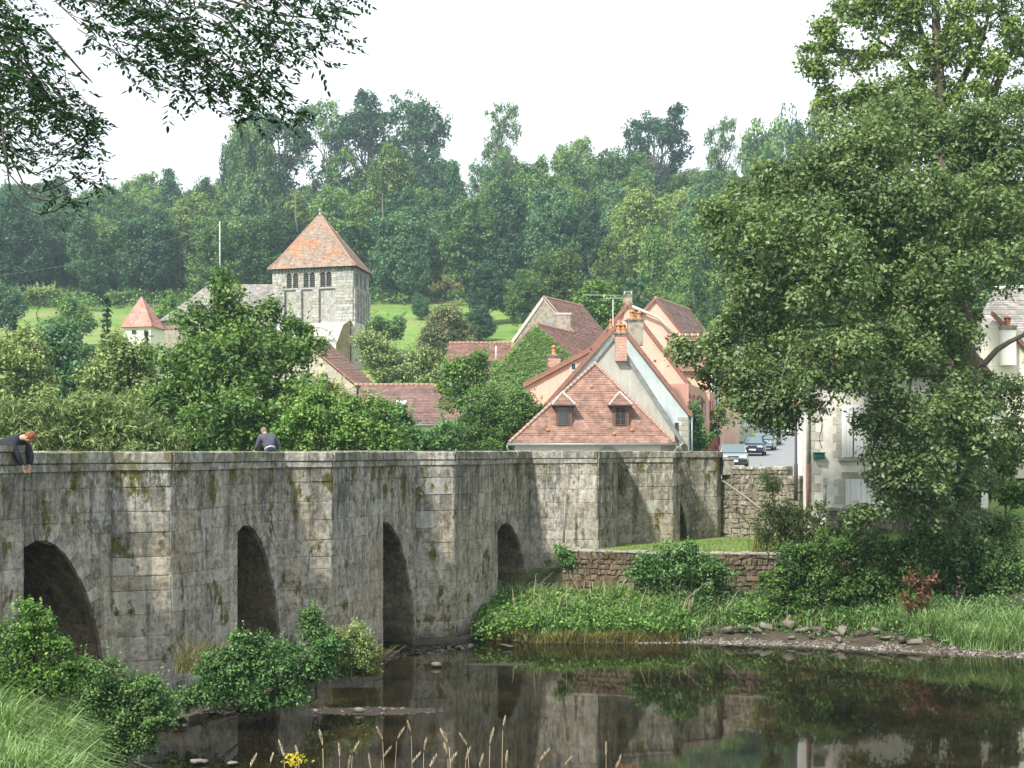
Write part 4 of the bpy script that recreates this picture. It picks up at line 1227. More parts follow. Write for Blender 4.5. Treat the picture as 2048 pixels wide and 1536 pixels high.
# tv antenna on the pink house
an = empty('tv_antenna', at(1226, 725, 91)); tag(an, 'thin television antenna mast with horizontal rods left of the pink chimney', 'antenna')
m = MB(); m.tube([at(1226, 735, 91), at(1226, 598, 91)], .028, 6); m.build('mast', M['pale_metal'], an)
m = MB(); m.tube([at(1207, 596.5, 91), at(1247, 596.5, 91)], .018, 5); m.tube([at(1165, 590, 91), at(1240, 590.5, 91)], .014, 5); m.tube([at(1207, 590, 91), at(1207, 597, 91)], .014, 5)
for xx in range(1168, 1240, 9): m.tube([at(xx, 590, 90.7), at(xx, 590, 91.3)], .01, 4)
m.build('boom', M['pale_metal'], an)

hE, L_, A_, R_, w_, r_ = gable('brown_roof_house', 'house behind the pink gable showing a long brown tiled roof and tall brick chimney', 112.0, (1230, 690), (1312, 600), (1420, 735), 3.8, Vector((4.0, 10, 0)), 'wall_pink', 'tile_plum', over=.2)
chimney(hE, 1322, 1335, 617, 116, 660, M['brickwork'], .6, (), cap='mortar')
m = MB(); p = at(1328, 612, 116); m.box(p + Vector((0, .3, .18)), (.42, .42, .3), taper=.6); m.build('chimney_cowl', M['zinc'], hE)
m = MB(); a = at(1338, 640, 113); b = at(1352, 672, 111.6); m.tube([at(1262, 612, 111.6), at(1300, 628, 111.6), at(1318, 636, 111.6), at(1352, 675, 111.6)], [.12] * 4, 6); m.build('verge_mortar', M['mortar'], hE)
hF, L_, A_, R_, w_, r_ = gable('far_roof_house', 'small dark roof with a single clay pot at the right end of the house row', 124.0, (1325, 690), (1338, 650), (1400, 690), 4.5, Vector((3, 8, 0)), 'wall_rose', 'slate', over=.2)
chimney(hF, 1371, 1382, 662, 124, 680, M['brickwork'], .5, ((1376.5, 24),))
m = MB(); m.tube([at(1363.5, 676, 124), at(1363.5, 632, 124)], .025, 5); m.tube([at(1361, 640, 124), at(1366, 640, 124)], .02, 5)
m.build('aerial', M['pale_metal'], hF)
# lower tiled roof in front with white ridge mortar
m = MB(); rp = empty('tiled_wing', at(1360, 720, 100)); tag(rp, 'low red-tiled wing with white mortar ridge at the right of the pink gable', 'house')
e0, e1, r0_, r1_ = at(1334, 745, 99), at(1420, 745, 99), at(1334, 676, 103), at(1420, 676, 103)
tiled(m, e0, e1, r1_, r0_, .2); rr_ = m.build('roof', M['tile_red'], rp)
tile_line('ridge_tile', r0_ + Vector((0, 0, .2)), r1_ + Vector((0, 0, .2)), M['ridge'], rr_, .12, .42, mortar=M['white_paint'])
m = MB(); m.prism([Vector((e0.x, 99.3, 3.8)), Vector((e1.x, 99.3, 3.8)), Vector((e1.x, 99.3, e0.z + .05)), Vector((e0.x, 99.3, e0.z + .05))], (0, 4, 0)); m.build('wall', M['wall_pink'], rp)

# pink lean-to with chimney, left of the hipped roof
lt = empty('pink_lean_to', at(1120, 860, 83)); tag(lt, 'pink rendered low wing with sloping roof edge and small brick chimney left of the gables', 'house')
m = MB(); Y_ = 88.0
P = [at(1050, 768, Y_), at(1172, 706, Y_), at(1172, 880, Y_), at(1050, 880, Y_)]
m.prism(P, (1, 7, 0)); m.build('wall', M['wall_pink'], lt)
m = MB()
a, b = at(1046, 772, Y_ - .2), at(1180, 700, Y_ - .2)
tiled(m, b + Vector((1, 7.2, -.4)), b + Vector((0, 0, 0)), a + Vector((0, 0, 0)), a + Vector((1, 7.2, -.4)), .2)
m.prism([a, b, b + Vector((0, 0, .2)), a + Vector((0, 0, .2))], (1, 7, 0))
m.build('roof', M['verge'], lt)
chimney(lt, 1096, 1121, 712, 88.6, 752, M['brickwork'], .8, ((1108, 20),))
window(lt, at(1147, 733, Y_), .36, .5, bars=(0, 0), sill=False)
m = MB(); p = at(1091, 722, 88); m.lathe(p, [(.02, -.1), (.3, .0), (.34, .02)], 12); m.build('satellite_dish', M['pale_metal'], lt)

# rose house with red shutters along the street
ro = empty('rose_house', (12.5, 92, 4)); tag(ro, 'rose-coloured house front with narrow red shutters and red plank fence on the street', 'house')
A_, B_ = Vector((11.35, 90, 3.5)), Vector((15.4, 106, 3.5)); dR = (B_ - A_).normalized(); nR = Vector((dR.y, -dR.x, 0))
m = MB(); zt = at(0, 770, 92).z
m.prism([A_, B_, B_ + Vector((0, 0, zt - 3.5)), A_ + Vector((0, 0, zt - 3.5))], -nR * 5); m.build('wall', M['wall_rose'], ro)
m = MB(); m.prism([A_ + Vector((0, 0, 3.6)), B_ + Vector((0, 0, 3.6)), B_ + Vector((0, 0, 3.72)), A_ + Vector((0, 0, 3.72))], nR * .06); m.build('string_course', M['quoin'], ro)
L_ = (B_ - A_).length
for k in range(6):
    s = 1.2 + k * 2.4
    window(ro, A_ + dR * s + Vector((0, 0, 5.0)), .8, 1.3, dirv=dR, nrm=nR, shutters='red_paint', bars=(1, 2))
m = MB(); m.tube([B_ + nR * .1 + Vector((0, 0, .4)), B_ + nR * .1 + Vector((0, 0, zt - 3.5))], .07, 6); m.build('downpipe', M['zinc'], ro)
for k in range(34):
    p = A_ + dR * (.4 + k * .45) + nR * .35
    m = MB(); m.prism([p + Vector((0, 0, .6)), p + dR * .30 + Vector((0, 0, .6)), p + dR * .30 + Vector((0, 0, 3.0)), p + Vector((0, 0, 3.0))], nR * .05, rnd=random.random()); m.build('fence_plank', M['red_paint'], ro)
# further houses along the left of the street
for i, (x0, x1, y0, Y_, wm, lab) in enumerate(((1426, 1442, 742, 108, 'wall_white', 'narrow white house front next to the rose house on the street'), (1442, 1470, 752, 116, 'wall_cream', 'cream house front further up the street behind the silver car'), (1468, 1505, 765, 130, 'wall_grey', 'greyish house front half hidden by leaves up the street'), (1500, 1545, 775, 150, 'wall_white', 'distant pale house front at the bend of the street'))):
    f_ = empty('street_house', (xat(x0, Y_), Y_, 4)); tag(f_, lab, 'house')
    a = Vector((xat(x0, Y_), Y_, 4)); b = Vector((xat(x1, Y_ + 9), Y_ + 9, 4)); zt = at(0, y0, Y_).z; d = (b - a).normalized(); n_ = Vector((d.y, -d.x, 0))
    m = MB(); m.prism([a, b, b + Vector((0, 0, zt - 4)), a + Vector((0, 0, zt - 4))], -n_ * 6); m.build('wall', M[wm], f_)
    m = MB(); up = Vector((0, 0, zt - 4)); tiled(m, a + up + n_ * .3, b + up + n_ * .3, b + up - n_ * 3 + Vector((0, 0, 2)), a + up - n_ * 3 + Vector((0, 0, 2)), .25); m.build('roof', M['tile_brown'], f_)
    for s in (2.0, 4.6, 7.2):
        for z in (1.6, 4.4):
            window(f_, a + d * s + Vector((0, 0, z)), .8, 1.3, dirv=d, nrm=n_, shutters='wood' if i % 2 else 'white_paint')

# ------------------------------------------------------------------ ivy gable and the houses up the slope
hI, L_, A_, R_, w_, r_ = gable('ivy_gable_house', 'house whose gable wall is covered all over in green ivy, brown roof to its right', 108.0, (985, 745), (1072, 652), (1152, 722), 6.5, Vector((3.4, 9, 0)), 'wall_stone', 'tile_brown', over=.1)
IVY = (L_.copy(), A_.copy(), R_.copy(), hI)
hS, L_, A_, R_, w_, r_ = gable('stone_gable_house', 'old field-stone gable house above the ivy gable, brown roof falling to the right', 121.0, (1030, 680), (1088, 598), (1165, 690), 8.0, Vector((3.8, 8, 0)), 'wall_stone', 'tile_brown', verge='mortar', over=.1)
chimney(hS, 1112, 1141, 628, 116, 668, M['wall_stone'], 1.3, (), cap='mortar', name='chimney_stack', label='massive broken grey stone chimney stack')
m = MB(); c = at(1100, 658, 117); m.box(c, (1.8, .8, 1.0)); m.build('lead_flashing', M['zinc'], hS)
hG = empty('low_barn', at(960, 720, 118)); tag(hG, 'long low brown-tiled barn roof left of the ivy gable', 'barn')
m = MB(); e0, e1, r0_, r1_ = at(893, 724, 116), at(1022, 724, 116), at(898, 689, 119), at(1022, 689, 119)
tiled(m, e0, e1, r1_, r0_, .2); rg = m.build('roof', M['tile_brown'], hG)
tile_line('ridge_tile', r0_ + Vector((0, 0, .15)), r1_ + Vector((0, 0, .15)), M['ridge'], rg, .11)
m = MB(); m.prism([Vector((e0.x + .2, 116.3, 7)), Vector((e1.x, 116.3, 7)), Vector((e1.x, 116.3, e0.z)), Vector((e0.x + .2, 116.3, e0.z))], (0, 5, 0)); m.build('wall', M['wall_stone'], hG)
m = MB(); m.tube([at(992, 692, 115.8), at(992, 722, 115.2)], .05, 6); m.build('vent_pipe', M['pale_metal'], hG)

# brown roofed barn below the church and its low wing with the skylight
hH = empty('steep_barn', at(660, 760, 100)); tag(hH, 'stone barn with steep brown roof sloping down right from the church', 'barn')
Yh = 104.0
g0, g1, g2 = at(560, 800, Yh), at(612, 684, Yh), at(722, 790, Yh - 3)
a, b, c, d = at(600, 680, Yh + 1), at(650, 682, Yh + 9), at(752, 775, Yh + 4), at(715, 775, Yh - 4)
m = MB(); tiled(m, d + Vector((0, 0, 0)), c, b, a, .2); rh = m.build('roof', M['tile_brown'], hH)
m = MB()
m.prism([Vector((d.x - .1, d.y + .2, 4)), Vector((d.x - .1, d.y + .2, d.z)), a + Vector((0, .2, -.02)), Vector((a.x - 3.8, a.y + 1.5, d.z + .5)), Vector((a.x - 3.8, a.y + 1.5, 4))], (.9, 5, 0)); m.build('wall', M['wall_stone'], hH)
tile_line('verge_tile', a + Vector((0, -.05, .14)), d + Vector((0, -.05, .14)), M['verge'], rh, .06, .3)
hK = empty('skylight_house', at(810, 850, 96)); tag(hK, 'low house with plum-brown hipped roof, one skylight and white wall beneath', 'house')
Yk = 96.0
m = MB()
e0, e1 = at(712, 850, Yk), at(934, 850, Yk); r0_, r1_ = at(722, 773, Yk + 4.2), at(870, 773, Yk + 4.2)
nk = tiled(m, e0, e1, r1_, r0_, .2)
tiled(m, e1, e1 + Vector((0, 8.4, 0)), r1_ + Vector((0, .1, 0)), r1_, .2); tiled(m, e0 + Vector((0, 8.4, 0)), e0, r0_, r0_ + Vector((0, .1, 0)), .2)
rk = m.build('roof', M['tile_plum'], hK)
tile_line('ridge_tile', r0_ + Vector((-.5, 0, .12)), r1_ + Vector((0, 0, .12)), M['ridge'], rk, .12)
tile_line('hip_tile', e1 + nk * .12, r1_ + nk * .14, M['ridge'], rk, .11)
m = MB(); m.prism([Vector((e0.x + .3, Yk + .3, 4.2)), Vector((e1.x - .3, Yk + .3, 4.2)), Vector((e1.x - .3, Yk + .3, e0.z)), Vector((e0.x + .3, Yk + .3, e0.z))], (0, 7.5, 0)); m.build('wall', M['wall_white'], hK)
m = MB(); m.tube([e0 + Vector((0, -.08, 0)), e1 + Vector((0, -.08, 0))], .07, 7); m.build('gutter', M['zinc'], rk)
def on_plane(x, y, P0, n_):
    d = Vector(((x - 1024) / FPX, 1, -(y - HOR) / FPX)); o_ = Vector((0, 0, EYE)); return o_ + d * ((P0 - o_).dot(n_) / d.dot(n_))
P0 = e0 + nk * .16
q = [on_plane(791, 820, P0, nk), on_plane(812, 820, P0, nk), on_plane(813, 803, P0, nk), on_plane(793, 803, P0, nk)]
m = MB(); m.prism(q, nk * .10); sk = m.build('skylight', M['pale_metal'], rk)
m = MB(); cc = sum(q, Vector()) / 4; m.prism([cc + (p - cc) * .8 + nk * .102 for p in q], nk * .01); m.build('pane', M['glass_blue'], sk)
m = MB(); m.prism([Vector((xat(905, Yk), Yk + .25, 4.2)), Vector((xat(912, Yk), Yk + .25, 4.2)), Vector((xat(912, Yk), Yk + .25, 7.1)), Vector((xat(905, Yk), Yk + .25, 7.1))], (0, -.05, 0)); m.build('corner_board', M['white_paint'], hK)

# ------------------------------------------------------------------ church
ch = empty('church_tower', at(636, 700, 172)); tag(ch, 'square grey stone church tower with pyramid roof of brown and orange tiles', 'church')
K = at(706, 533, 170)        # near corner under the eaves
Wl = at(545, 541, 173.5); Wr = at(738, 552, 178.5)
fx = (Wl - K); fx.z = 0; gx = (Wr - K); gx.z = 0
# make the two faces square to each other
fd = fx.normalized(); gd = Vector((-fd.y, fd.x, 0)); gd = gd if gd.y > 0 else -gd
WF = fx.length; WG = 8.3
fd_, gd_ = fd, gd
# the right-hand face is turned a little so that it shows as a narrow strip
gd_ = gx.normalized()
zE, z1, z2, z3 = K.z, at(0, 577, 171).z, at(0, 640, 171).z, 15.0
def tower_box(m, o0, z0, z1_, rnd=.5):
    a = K + (-fd_ - gd_) * o0; a = Vector((a.x, a.y, z0))
    A = a; B = a + fd_ * (WF + 2 * o0); C_ = B + gd_ * (WG + 2 * o0); D_ = a + gd_ * (WG + 2 * o0)
    m.prism([A, D_, C_, B], (0, 0, z1_ - z0), rnd=rnd)
m = MB(); tower_box(m, -0.25, z1, zE - .02); body = m.build('belfry_wall', M['tower'], ch)
m = MB(); tower_box(m, -0.12, z2 - .5, z1 - .01); m.build('shaft_wall', M['tower'], ch)
m = MB(); tower_box(m, 0.28, z3, z2 - .55)
m.build('base_wall', M['tower_pale'], ch)
m = MB(); tower_box(m, 0.10, z1, z1 + .22); m.build('string_course', M['tower'], ch)
m = MB(); tower_box(m, 0.30, z2 - .58, z2 - .35); m.build('sloping_ledge', M['tower_pale'], ch)
nf = Vector((-fd_.y, fd_.x, 0)); nf = nf if nf.y < 0 else -nf
ng = Vector((gd_.y, -gd_.x, 0)); ng = ng if ng.x > 0 else -ng
def fpt(s, z, off=0.0): p = K + fd_ * s + nf * off; return Vector((p.x, p.y, z))
def gpt(s, z, off=0.0): p = K + gd_ * s + ng * off; return Vector((p.x, p.y, z))
# corbels under the eaves
m = MB()
for i in range(24): m.prism([fpt(.3 + i * WF / 24.5, zE - .35, .0), fpt(.48 + i * WF / 24.5, zE - .35, .0), fpt(.48 + i * WF / 24.5, zE - .05, .0), fpt(.3 + i * WF / 24.5, zE - .05, .0)], nf * .16, rnd=random.random())
for i in range(24): m.prism([gpt(.3 + i * WG / 24.5, zE - .35, .0), gpt(.48 + i * WG / 24.5, zE - .35, .0), gpt(.48 + i * WG / 24.5, zE - .05, .0), gpt(.3 + i * WG / 24.5, zE - .05, .0)], ng * .16, rnd=random.random())
m.build('corbel', M['tower'], ch, kind='stuff')
# s runs from the near corner leftwards: pixel -> s
def s_of(x): return (706 - x) / (706 - 545) * WF
def pil(fp, s0, s1, z0, z1_, n_, t_=.28, nm='pilaster'):
    h_ = (z1_ - z0); k = max(2, int(h_ / .38)); m = MB()
    for i in range(k):
        za, zb = z0 + h_ * i / k + .012, z0 + h_ * (i + 1) / k - .012
        e = random.uniform(0, .03)
        m.prism([fp(s0, za), fp(s1, za), fp(s1, zb), fp(s0, zb)], n_ * (t_ + e), rnd=random.random())
    m.build(nm, M['tower'], ch)
off = 0
for x0, x1 in ((545, 571), (594, 605), (628, 640)):
    pil(fpt, s_of(x1), s_of(x0), z2 - .4, z1 - .02, nf, .26)
pil(fpt, -.02, s_of(672), z2 - .4, z1 - .02, nf, .14)
for s0, s1 in ((-.0, 1.2), (2.3, 2.8), (3.7, 4.2), (5.1, 5.6), (6.3, 6.8), (7.5, WG)):
    pil(gpt, s0, s1, z2 - .4 - (1.5 if s0 > 5 else 0), z1 - .02, ng, .24)
# belfry bays: round-headed pairs with louvres
def bay(fp, n_, sc, z0, w, h_):
    """one arched opening: dark recess, louvre slats, stone arch"""
    r = w / 2
    pts = [(sc - r, z0), (sc + r, z0)] + [(sc + math.cos(a) * r, z0 + h_ - r + math.sin(a) * r) for a in [math.pi * i / 8 for i in range(9)]]
    m = MB(); m.prism([fp(s, z, -.235) for s, z in pts], n_ * .02); w_ = m.build('belfry_window', M['black'], ch)
    m = MB()
    for i in range(6):
        z = z0 + .12 + i * (h_ - .35) / 5.6
        m.prism([fp(sc - r * .92, z, -.21), fp(sc + r * .92, z, -.21), fp(sc + r * .92, z + .12, -.21), fp(sc - r * .92, z + .12, -.21)], n_ * .09)
    m.build('louvre', M['louvre'], w_)
def arcade(fp, n_, s_list, z0, w, h_, s_from, s_to):
    """stone skin with the openings left out: piers, arch rings and the wall above"""
    m = MB(); r = w / 2; zs = z0 + h_ - r
    edges = [s_from]
    for s in sorted(s_list): edges += [s - r, s + r]
    edges.append(s_to)
    for i in range(0, len(edges), 2):
        a, b = edges[i], edges[i + 1]
        k = 4
        for j in range(k):
            za, zb = z0 + (zs - z0) * j / k + .008, z0 + (zs - z0) * (j + 1) / k - .008
            m.prism([fp(a, za, -.25), fp(b, za, -.25), fp(b, zb, -.25), fp(a, zb, -.25)], n_ * (.25 + random.uniform(0, .02)), rnd=random.random())
    top = z0 + h_ + .25
    cuts = [s_from] + [(x + y) / 2 for x, y in zip(sorted(s_list)[:-1], sorted(s_list)[1:])] + [s_to]
    for s, c0, c1 in zip(sorted(s_list), cuts[:-1], cuts[1:]):
        arc = [(s + math.cos(a) * r, zs + math.sin(a) * r) for a in [math.pi * i / 8 for i in range(9)]]
        m.prism([fp(x, z, -.25) for x, z in [(c1, zs), (c1, top), (s, top)] + arc[:5][::-1]], n_ * .25, rnd=.5)
        m.prism([fp(x, z, -.25) for x, z in [(s, top), (c0, top), (c0, zs)] + arc[4:][::-1]], n_ * .25, rnd=.45)
        for i in range(7):
            a0, a1 = math.pi * i / 7 + .04, math.pi * (i + 1) / 7 - .04
            m.prism([fp(s + math.cos(a) * q, zs + math.sin(a) * q, .0) for a, q in ((a0, r), (a1, r), (a1, r + .16), (a0, r + .16))], n_ * .05, rnd=random.random())
    m.prism([fp(s_from, top + .005, -.25), fp(s_to, top + .005, -.25), fp(s_to, zE - .36, -.25), fp(s_from, zE - .36, -.25)], n_ * .24)
    m.build('belfry_arcade', M['tower'], ch)
zb0 = z1 + .24; hb = at(0, 543, 171).z - zb0
ws = .70
sl_ = [s_of(x) for x in (579, 592, 613, 625.5, 646.5, 658.5)]
for s in sl_: bay(fpt, nf, s, zb0, ws, hb)
arcade(fpt, nf, sl_, zb0, ws, hb, s_of(672), s_of(564))
pil(fpt, 0, s_of(672) - .01, zb0, zE - .36, nf, .02); pil(fpt, s_of(564) + .01, WF, zb0, zE - .36, nf, .02)
sg_ = [1.6, 2.4, 3.75, 4.55, 5.9, 6.7]
for s in sg_: bay(gpt, ng, s, zb0, ws, hb)
arcade(gpt, ng, sg_, zb0, ws, hb, 1.1, 7.3)
pil(gpt, 0, 1.09, zb0, zE - .36, ng, .02); pil(gpt, 7.31, WG, zb0, zE - .36, ng, .02)
# pyramid roof, flared at the eaves
o0 = .55
E = [K + (-fd_ - gd_) * o0, K + fd_ * (WF + o0) - gd_ * o0, K + fd_ * (WF + o0) + gd_ * (WG + o0), K - fd_ * o0 + gd_ * (WG + o0)]
E = [Vector((p.x, p.y, zE)) for p in E]
c = sum(E, Vector()) / 4; zA = at(0, 428, c.y).z; apx = Vector((c.x, c.y, zA)); apx.x = xat(640, c.y)
Q = [e.lerp(Vector((apx.x, apx.y, e.z)), .17) + Vector((0, 0, .95)) for e in E]
m = MB()
for i in range(4):
    j = (i + 1) % 4
    a, b, qa, qb = E[j], E[i], Q[j], Q[i]
    tiled(m, a, b, qb, qa, .24, .03, .06); tiled(m, qa, qb, apx, apx, .24, .03, .06)
rt = m.build('roof', M['tile_tower'], ch)
for i in (0, 1, 3):
    m = MB(); m.tube([E[i] + Vector((0, 0, .12)), Q[i] + Vector((0, 0, .14)), apx + Vector((0, 0, .05))], [.10, .10, .08], 6); m.build('hip_tile', M['ridge'], rt)
m = MB(); m.lathe(apx + Vector((0, 0, -.25)), [(.28, 0), (.16, .35), (.09, .5), (.24, .62), (.24, .78), (.08, .9), (.04, 1.0)], 10); fin = m.build('finial', M['zinc'], rt)
m = MB(); m.tube([apx + Vector((0, 0, .7)), apx + Vector((0, 0, 2.9))], .035, 6); m.tube([apx + Vector((-.35, 0, 1.7)), apx + Vector((.35, 0, 1.7))], .03, 5)
m.build('cross_rod', M['dark_metal'], fin)
m = MB(); p = apx + Vector((0, 0, 2.95)); m.prism([p + Vector((-.35, 0, .05)), p + Vector((-.1, 0, -.05)), p + Vector((.15, 0, -.02)), p + Vector((.35, 0, .22)), p + Vector((.1, 0, .15)), p + Vector((-.1, 0, .12)), p + Vector((-.2, 0, .3)), p + Vector((-.32, 0, .25))], (0, .03, 0)); m.build('weathercock', M['zinc'], fin)
# ruined buttress and walled up arch at the foot
m = MB()
for x0, y0, x1, y1, dd in ((672, 690, 700, 640, .9), (740, 700, 762, 655, 1.2)):
    p = at(x0, y0, 168.5); q = at(x1, y1, 168.5)
    m.prism([Vector((p.x, p.y, z3)), Vector((q.x, p.y, z3)), Vector((q.x, p.y, q.z)), Vector(((p.x + q.x) / 2, p.y, q.z - .6)), Vector((p.x, p.y, p.z))], (0, dd + 1.0, 0))
m.build('buttress', M['rubble_brown'], ch)
m = MB(); c = at(632, 690, 169.6)
for i in range(14):
    a0, a1 = math.pi * i / 14 + .02, math.pi * (i + 1) / 14 - .02
    m.prism([c + Vector((math.cos(a) * r, 0, math.sin(a) * r * .9)) for a, r in ((a0, 2.2), (a1, 2.2), (a1, 2.5), (a0, 2.5))], (0, -.12, 0), rnd=random.random())
m.build('blocked_arch', M['tower'], ch)
m = MB(); m.prism([gpt(5.7, z3, .55), gpt(6.5, z3, .55), gpt(6.5, z2 - 1.0, .1), gpt(5.7, z2 - 1.0, .1)], ng * -.6); m.build('side_shaft', M['tower'], ch)
# nave roof to the left
nv = empty('church_nave', at(440, 620, 175)); tag(nv, 'church nave with long hipped roof of weathered grey shingles left of the tower', 'church')
m = MB()
Ye = 172.0
e0, e1 = at(318, 643, Ye), at(548, 630, Ye + 1); r0_, r1_ = at(418, 570, Ye + 6.5), at(548, 570, Ye + 6.5)
tiled(m, e0, e1, r1_, r0_, .3, .03); tiled(m, e0 + Vector((-.5, 12.5, 0)), e0, r0_, r0_ + Vector((0, .2, 0)), .3, .03)
m.build('roof', M['slate'], nv)
m = MB(); m.prism([Vector((e0.x + .5, Ye + .5, 15)), Vector((e1.x, Ye + .5, 15)), Vector((e1.x, Ye + .5, e1.z + .3)), Vector((e0.x + .5, Ye + .5, e0.z))], (0, 11, 0)); m.build('wall', M['wall_stone'], nv)
m = MB(); a = at(330, 655, 170); b = at(380, 650, 170); tiled(m, a + Vector((0, -1.2, -.5)), b + Vector((0, -1.2, -.5)), b, a, .3); m.build('lower_roof', M['tile_brown'], nv)
# small square turret with the pale red roof
tu = empty('gate_turret', at(288, 700, 150)); tag(tu, 'small square cream turret with pointed pale red tiled roof, one dark window', 'tower')
Kt = at(304, 653, 148); a_ = at(240, 653, 149.2); b_ = at(333, 656, 152.5)
fd2 = (a_ - Kt); fd2.z = 0; w2 = fd2.length; fd2.normalize(); gd2 = (b_ - Kt); gd2.z = 0; g2 = 3.6; gd2.normalize()
E = [Kt, Kt + fd2 * w2, Kt + fd2 * w2 + gd2 * g2 * 1.25, Kt + gd2 * g2 * 1.25]
c = sum(E, Vector()) / 4; ap = Vector((xat(283, c.y), c.y, at(0, 594, c.y).z))
m = MB(); Q = [e.lerp(Vector((ap.x, ap.y, e.z)), .2) + Vector((0, 0, .55)) for e in E]
for i in range(4):
    j = (i + 1) % 4; tiled(m, E[j], E[i], Q[i], Q[j], .2, .02, .05); tiled(m, Q[j], Q[i], ap, ap, .2, .02, .05)
rt2 = m.build('roof', M['tile_pale_red'], tu)
for i in (0, 1, 3):
    m = MB(); m.tube([E[i] + Vector((0, 0, .1)), Q[i] + Vector((0, 0, .1)), ap], .08, 6); m.build('hip_tile', M['ridge'], rt2)
m = MB(); cc = Vector((c.x, c.y, 0)); W_ = [Vector((p.x, p.y, 0)).lerp(cc, .16) for p in E]
m.prism([Vector((p.x, p.y, 12)) for p in W_], (0, 0, Kt.z - 12 + .05)); m.build('wall', M['wall_cream'], tu)
n2 = Vector((-fd2.y, fd2.x, 0)); n2 = n2 if n2.y < 0 else -n2
pw = W_[0].lerp(W_[1], .60); fr = MB()
fr.prism([pw + fd2 * -.42 + n2 * .0 + Vector((0, 0, at(0, 669, 149).z)), pw + fd2 * .42 + Vector((0, 0, at(0, 669, 149).z)), pw + fd2 * .42 + Vector((0, 0, at(0, 659, 149).z)), pw + fd2 * -.42 + Vector((0, 0, at(0, 659, 149).z))], n2 * .05)
wf = fr.build('window', M['mortar'], tu)
fr = MB(); fr.prism([pw + fd2 * -.3 + n2 * .055 + Vector((0, 0, at(0, 668, 149).z)), pw + fd2 * .3 + n2 * .055 + Vector((0, 0, at(0, 668, 149).z)), pw + fd2 * .3 + n2 * .055 + Vector((0, 0, at(0, 660.5, 149).z)), pw + fd2 * -.3 + n2 * .055 + Vector((0, 0, at(0, 660.5, 149).z))], n2 * .01); fr.build('pane', M['black'], wf)

# ------------------------------------------------------------------ white house behind the big tree
wh = empty('white_house', (12, 49, 3)); tag(wh, 'limewashed stone house with white shutters behind the big tree, right of the street', 'house')
A_, Bk, Fr_ = Vector((10.15, 48.4, 2.6)), Vector((11.5, 56.5, 2.6)), Vector((16.8, 49.4, 2.6))
dW = (Fr_ - A_).normalized(); nW = Vector((dW.y, -dW.x, 0)); zt = 8.05
m = MB(); m.prism([A_, Fr_, Fr_ + (Bk - A_), Bk], (0, 0, zt - 2.6)); m.build('wall', M['wall_rubble'], wh)
m = MB(); up = Vector((0, 0, zt - 2.6)); mid = (Bk - A_) * .5
tiled(m, A_ + up + nW * .35 - dW * .3, Fr_ + up + nW * .35, Fr_ + mid + up + Vector((0, 0, 1.4)), A_ + mid + up + Vector((0, 0, 1.4)) - dW * .3, .2)
tiled(m, Fr_ + (Bk - A_) + up, Bk + up - dW * .3, A_ + mid + up + Vector((0, 0, 1.4)) - dW * .3, Fr_ + mid + up + Vector((0, 0, 1.4)), .2)
m.build('roof', M['tile_brown'], wh)
def wpt(x, z, off=0.0):
    """point on the white house front at a pixel column"""
    k_ = (x - 1024) / FPX
    s = (A_.x - k_ * A_.y) / (k_ * dW.y - dW.x); p = A_ + dW * s + nW * off; return Vector((p.x, p.y, z))
def zfor(y): return EYE - (y - HOR) / FPX * 48.7
for z0, z1_, xs0 in ((2.9, zt - .3, 1612),):
    z = z0; k = 0
    while z < z1_:
        h = random.uniform(.26, .36); w = (30, 17)[k % 2] * random.uniform(.85, 1.1)
        m = MB(); m.prism([wpt(1612.5, z + .01), wpt(1612.5 + w, z + .01), wpt(1612.5 + w, z + h - .01), wpt(1612.5, z + h - .01)], nW * .02, rnd=random.random()); m.build('quoin', M['quoin_pale'], wh); z += h; k += 1
m = MB(); a = wpt(1614, 3, .09); m.tube([Vector((a.x, a.y, 8.0)), Vector((a.x, a.y, 3.6))], .05, 8); m.build('downpipe', M['zinc'], wh)
m = MB(); m.tube([Vector((a.x, a.y, zfor(928))), Vector((a.x, a.y, 3.5))], .062, 8); m.build('pipe_sleeve', M['verge'], wh)
def wrect(name, x0, x1, y0, y1, mat, o0, o1, par, div=0):
    m = MB()
    k = max(1, div)
    for i in range(k):
        xa, xb = x0 + (x1 - x0) * i / k + (.35 if k > 1 else 0), x0 + (x1 - x0) * (i + 1) / k - (.35 if k > 1 else 0)
        m.prism([wpt(xa, zfor(y1), o0), wpt(xb, zfor(y1), o0), wpt(xb, zfor(y0), o0), wpt(xa, zfor(y0), o0)], nW * (o1 - o0), rnd=random.random())
    return m.build(name, M[mat], par)
sh = wrect('window', 1683, 1727, 812, 916, 'white_paint', .0, .02, wh)
for x0, x1 in ((1685, 1704.5), (1706, 1725)): wrect('shutter', x0, x1, 815, 914, 'white_paint', .022, .06, sh, 3)
wrect('shutter_bar', 1704.6, 1706, 815, 914, 'dark_metal', .02, .08, sh)
wrect('sill', 1676, 1734, 916, 922, 'quoin', .0, .12, wh)
for i, (y0, y1) in enumerate(((815, 832), (833, 850), (851, 866), (867, 884), (885, 900), (901, 915))):
    wd = 17 if i % 2 else 10
    wrect('window_quoin', 1682 - wd, 1682.5, y0 + .4, y1 - .4, 'quoin_pale', 0, .015, wh)
dr = wrect('door', 1690, 1732, 958, 1010, 'white_paint', .0, .04, wh, 4)
wrect('lintel', 1684, 1740, 944, 957, 'quoin', 0, .03, wh)
for i, (y0, y1) in enumerate(((958, 972), (973, 990), (991, 1008))): wrect('door_quoin', 1689 - (20 if i % 2 == 0 else 12), 1689, y0, y1 - .5, 'quoin_pale', 0, .02, wh)
mb = wrect('letter_box', 1626, 1645, 906, 918, 'green_paint', .02, .22, wh); mb['label'] = 'dark green box fixed to the wall'
wrect('box_lid', 1625, 1646, 904.5, 906, 'green_paint', .0, .25, mb)
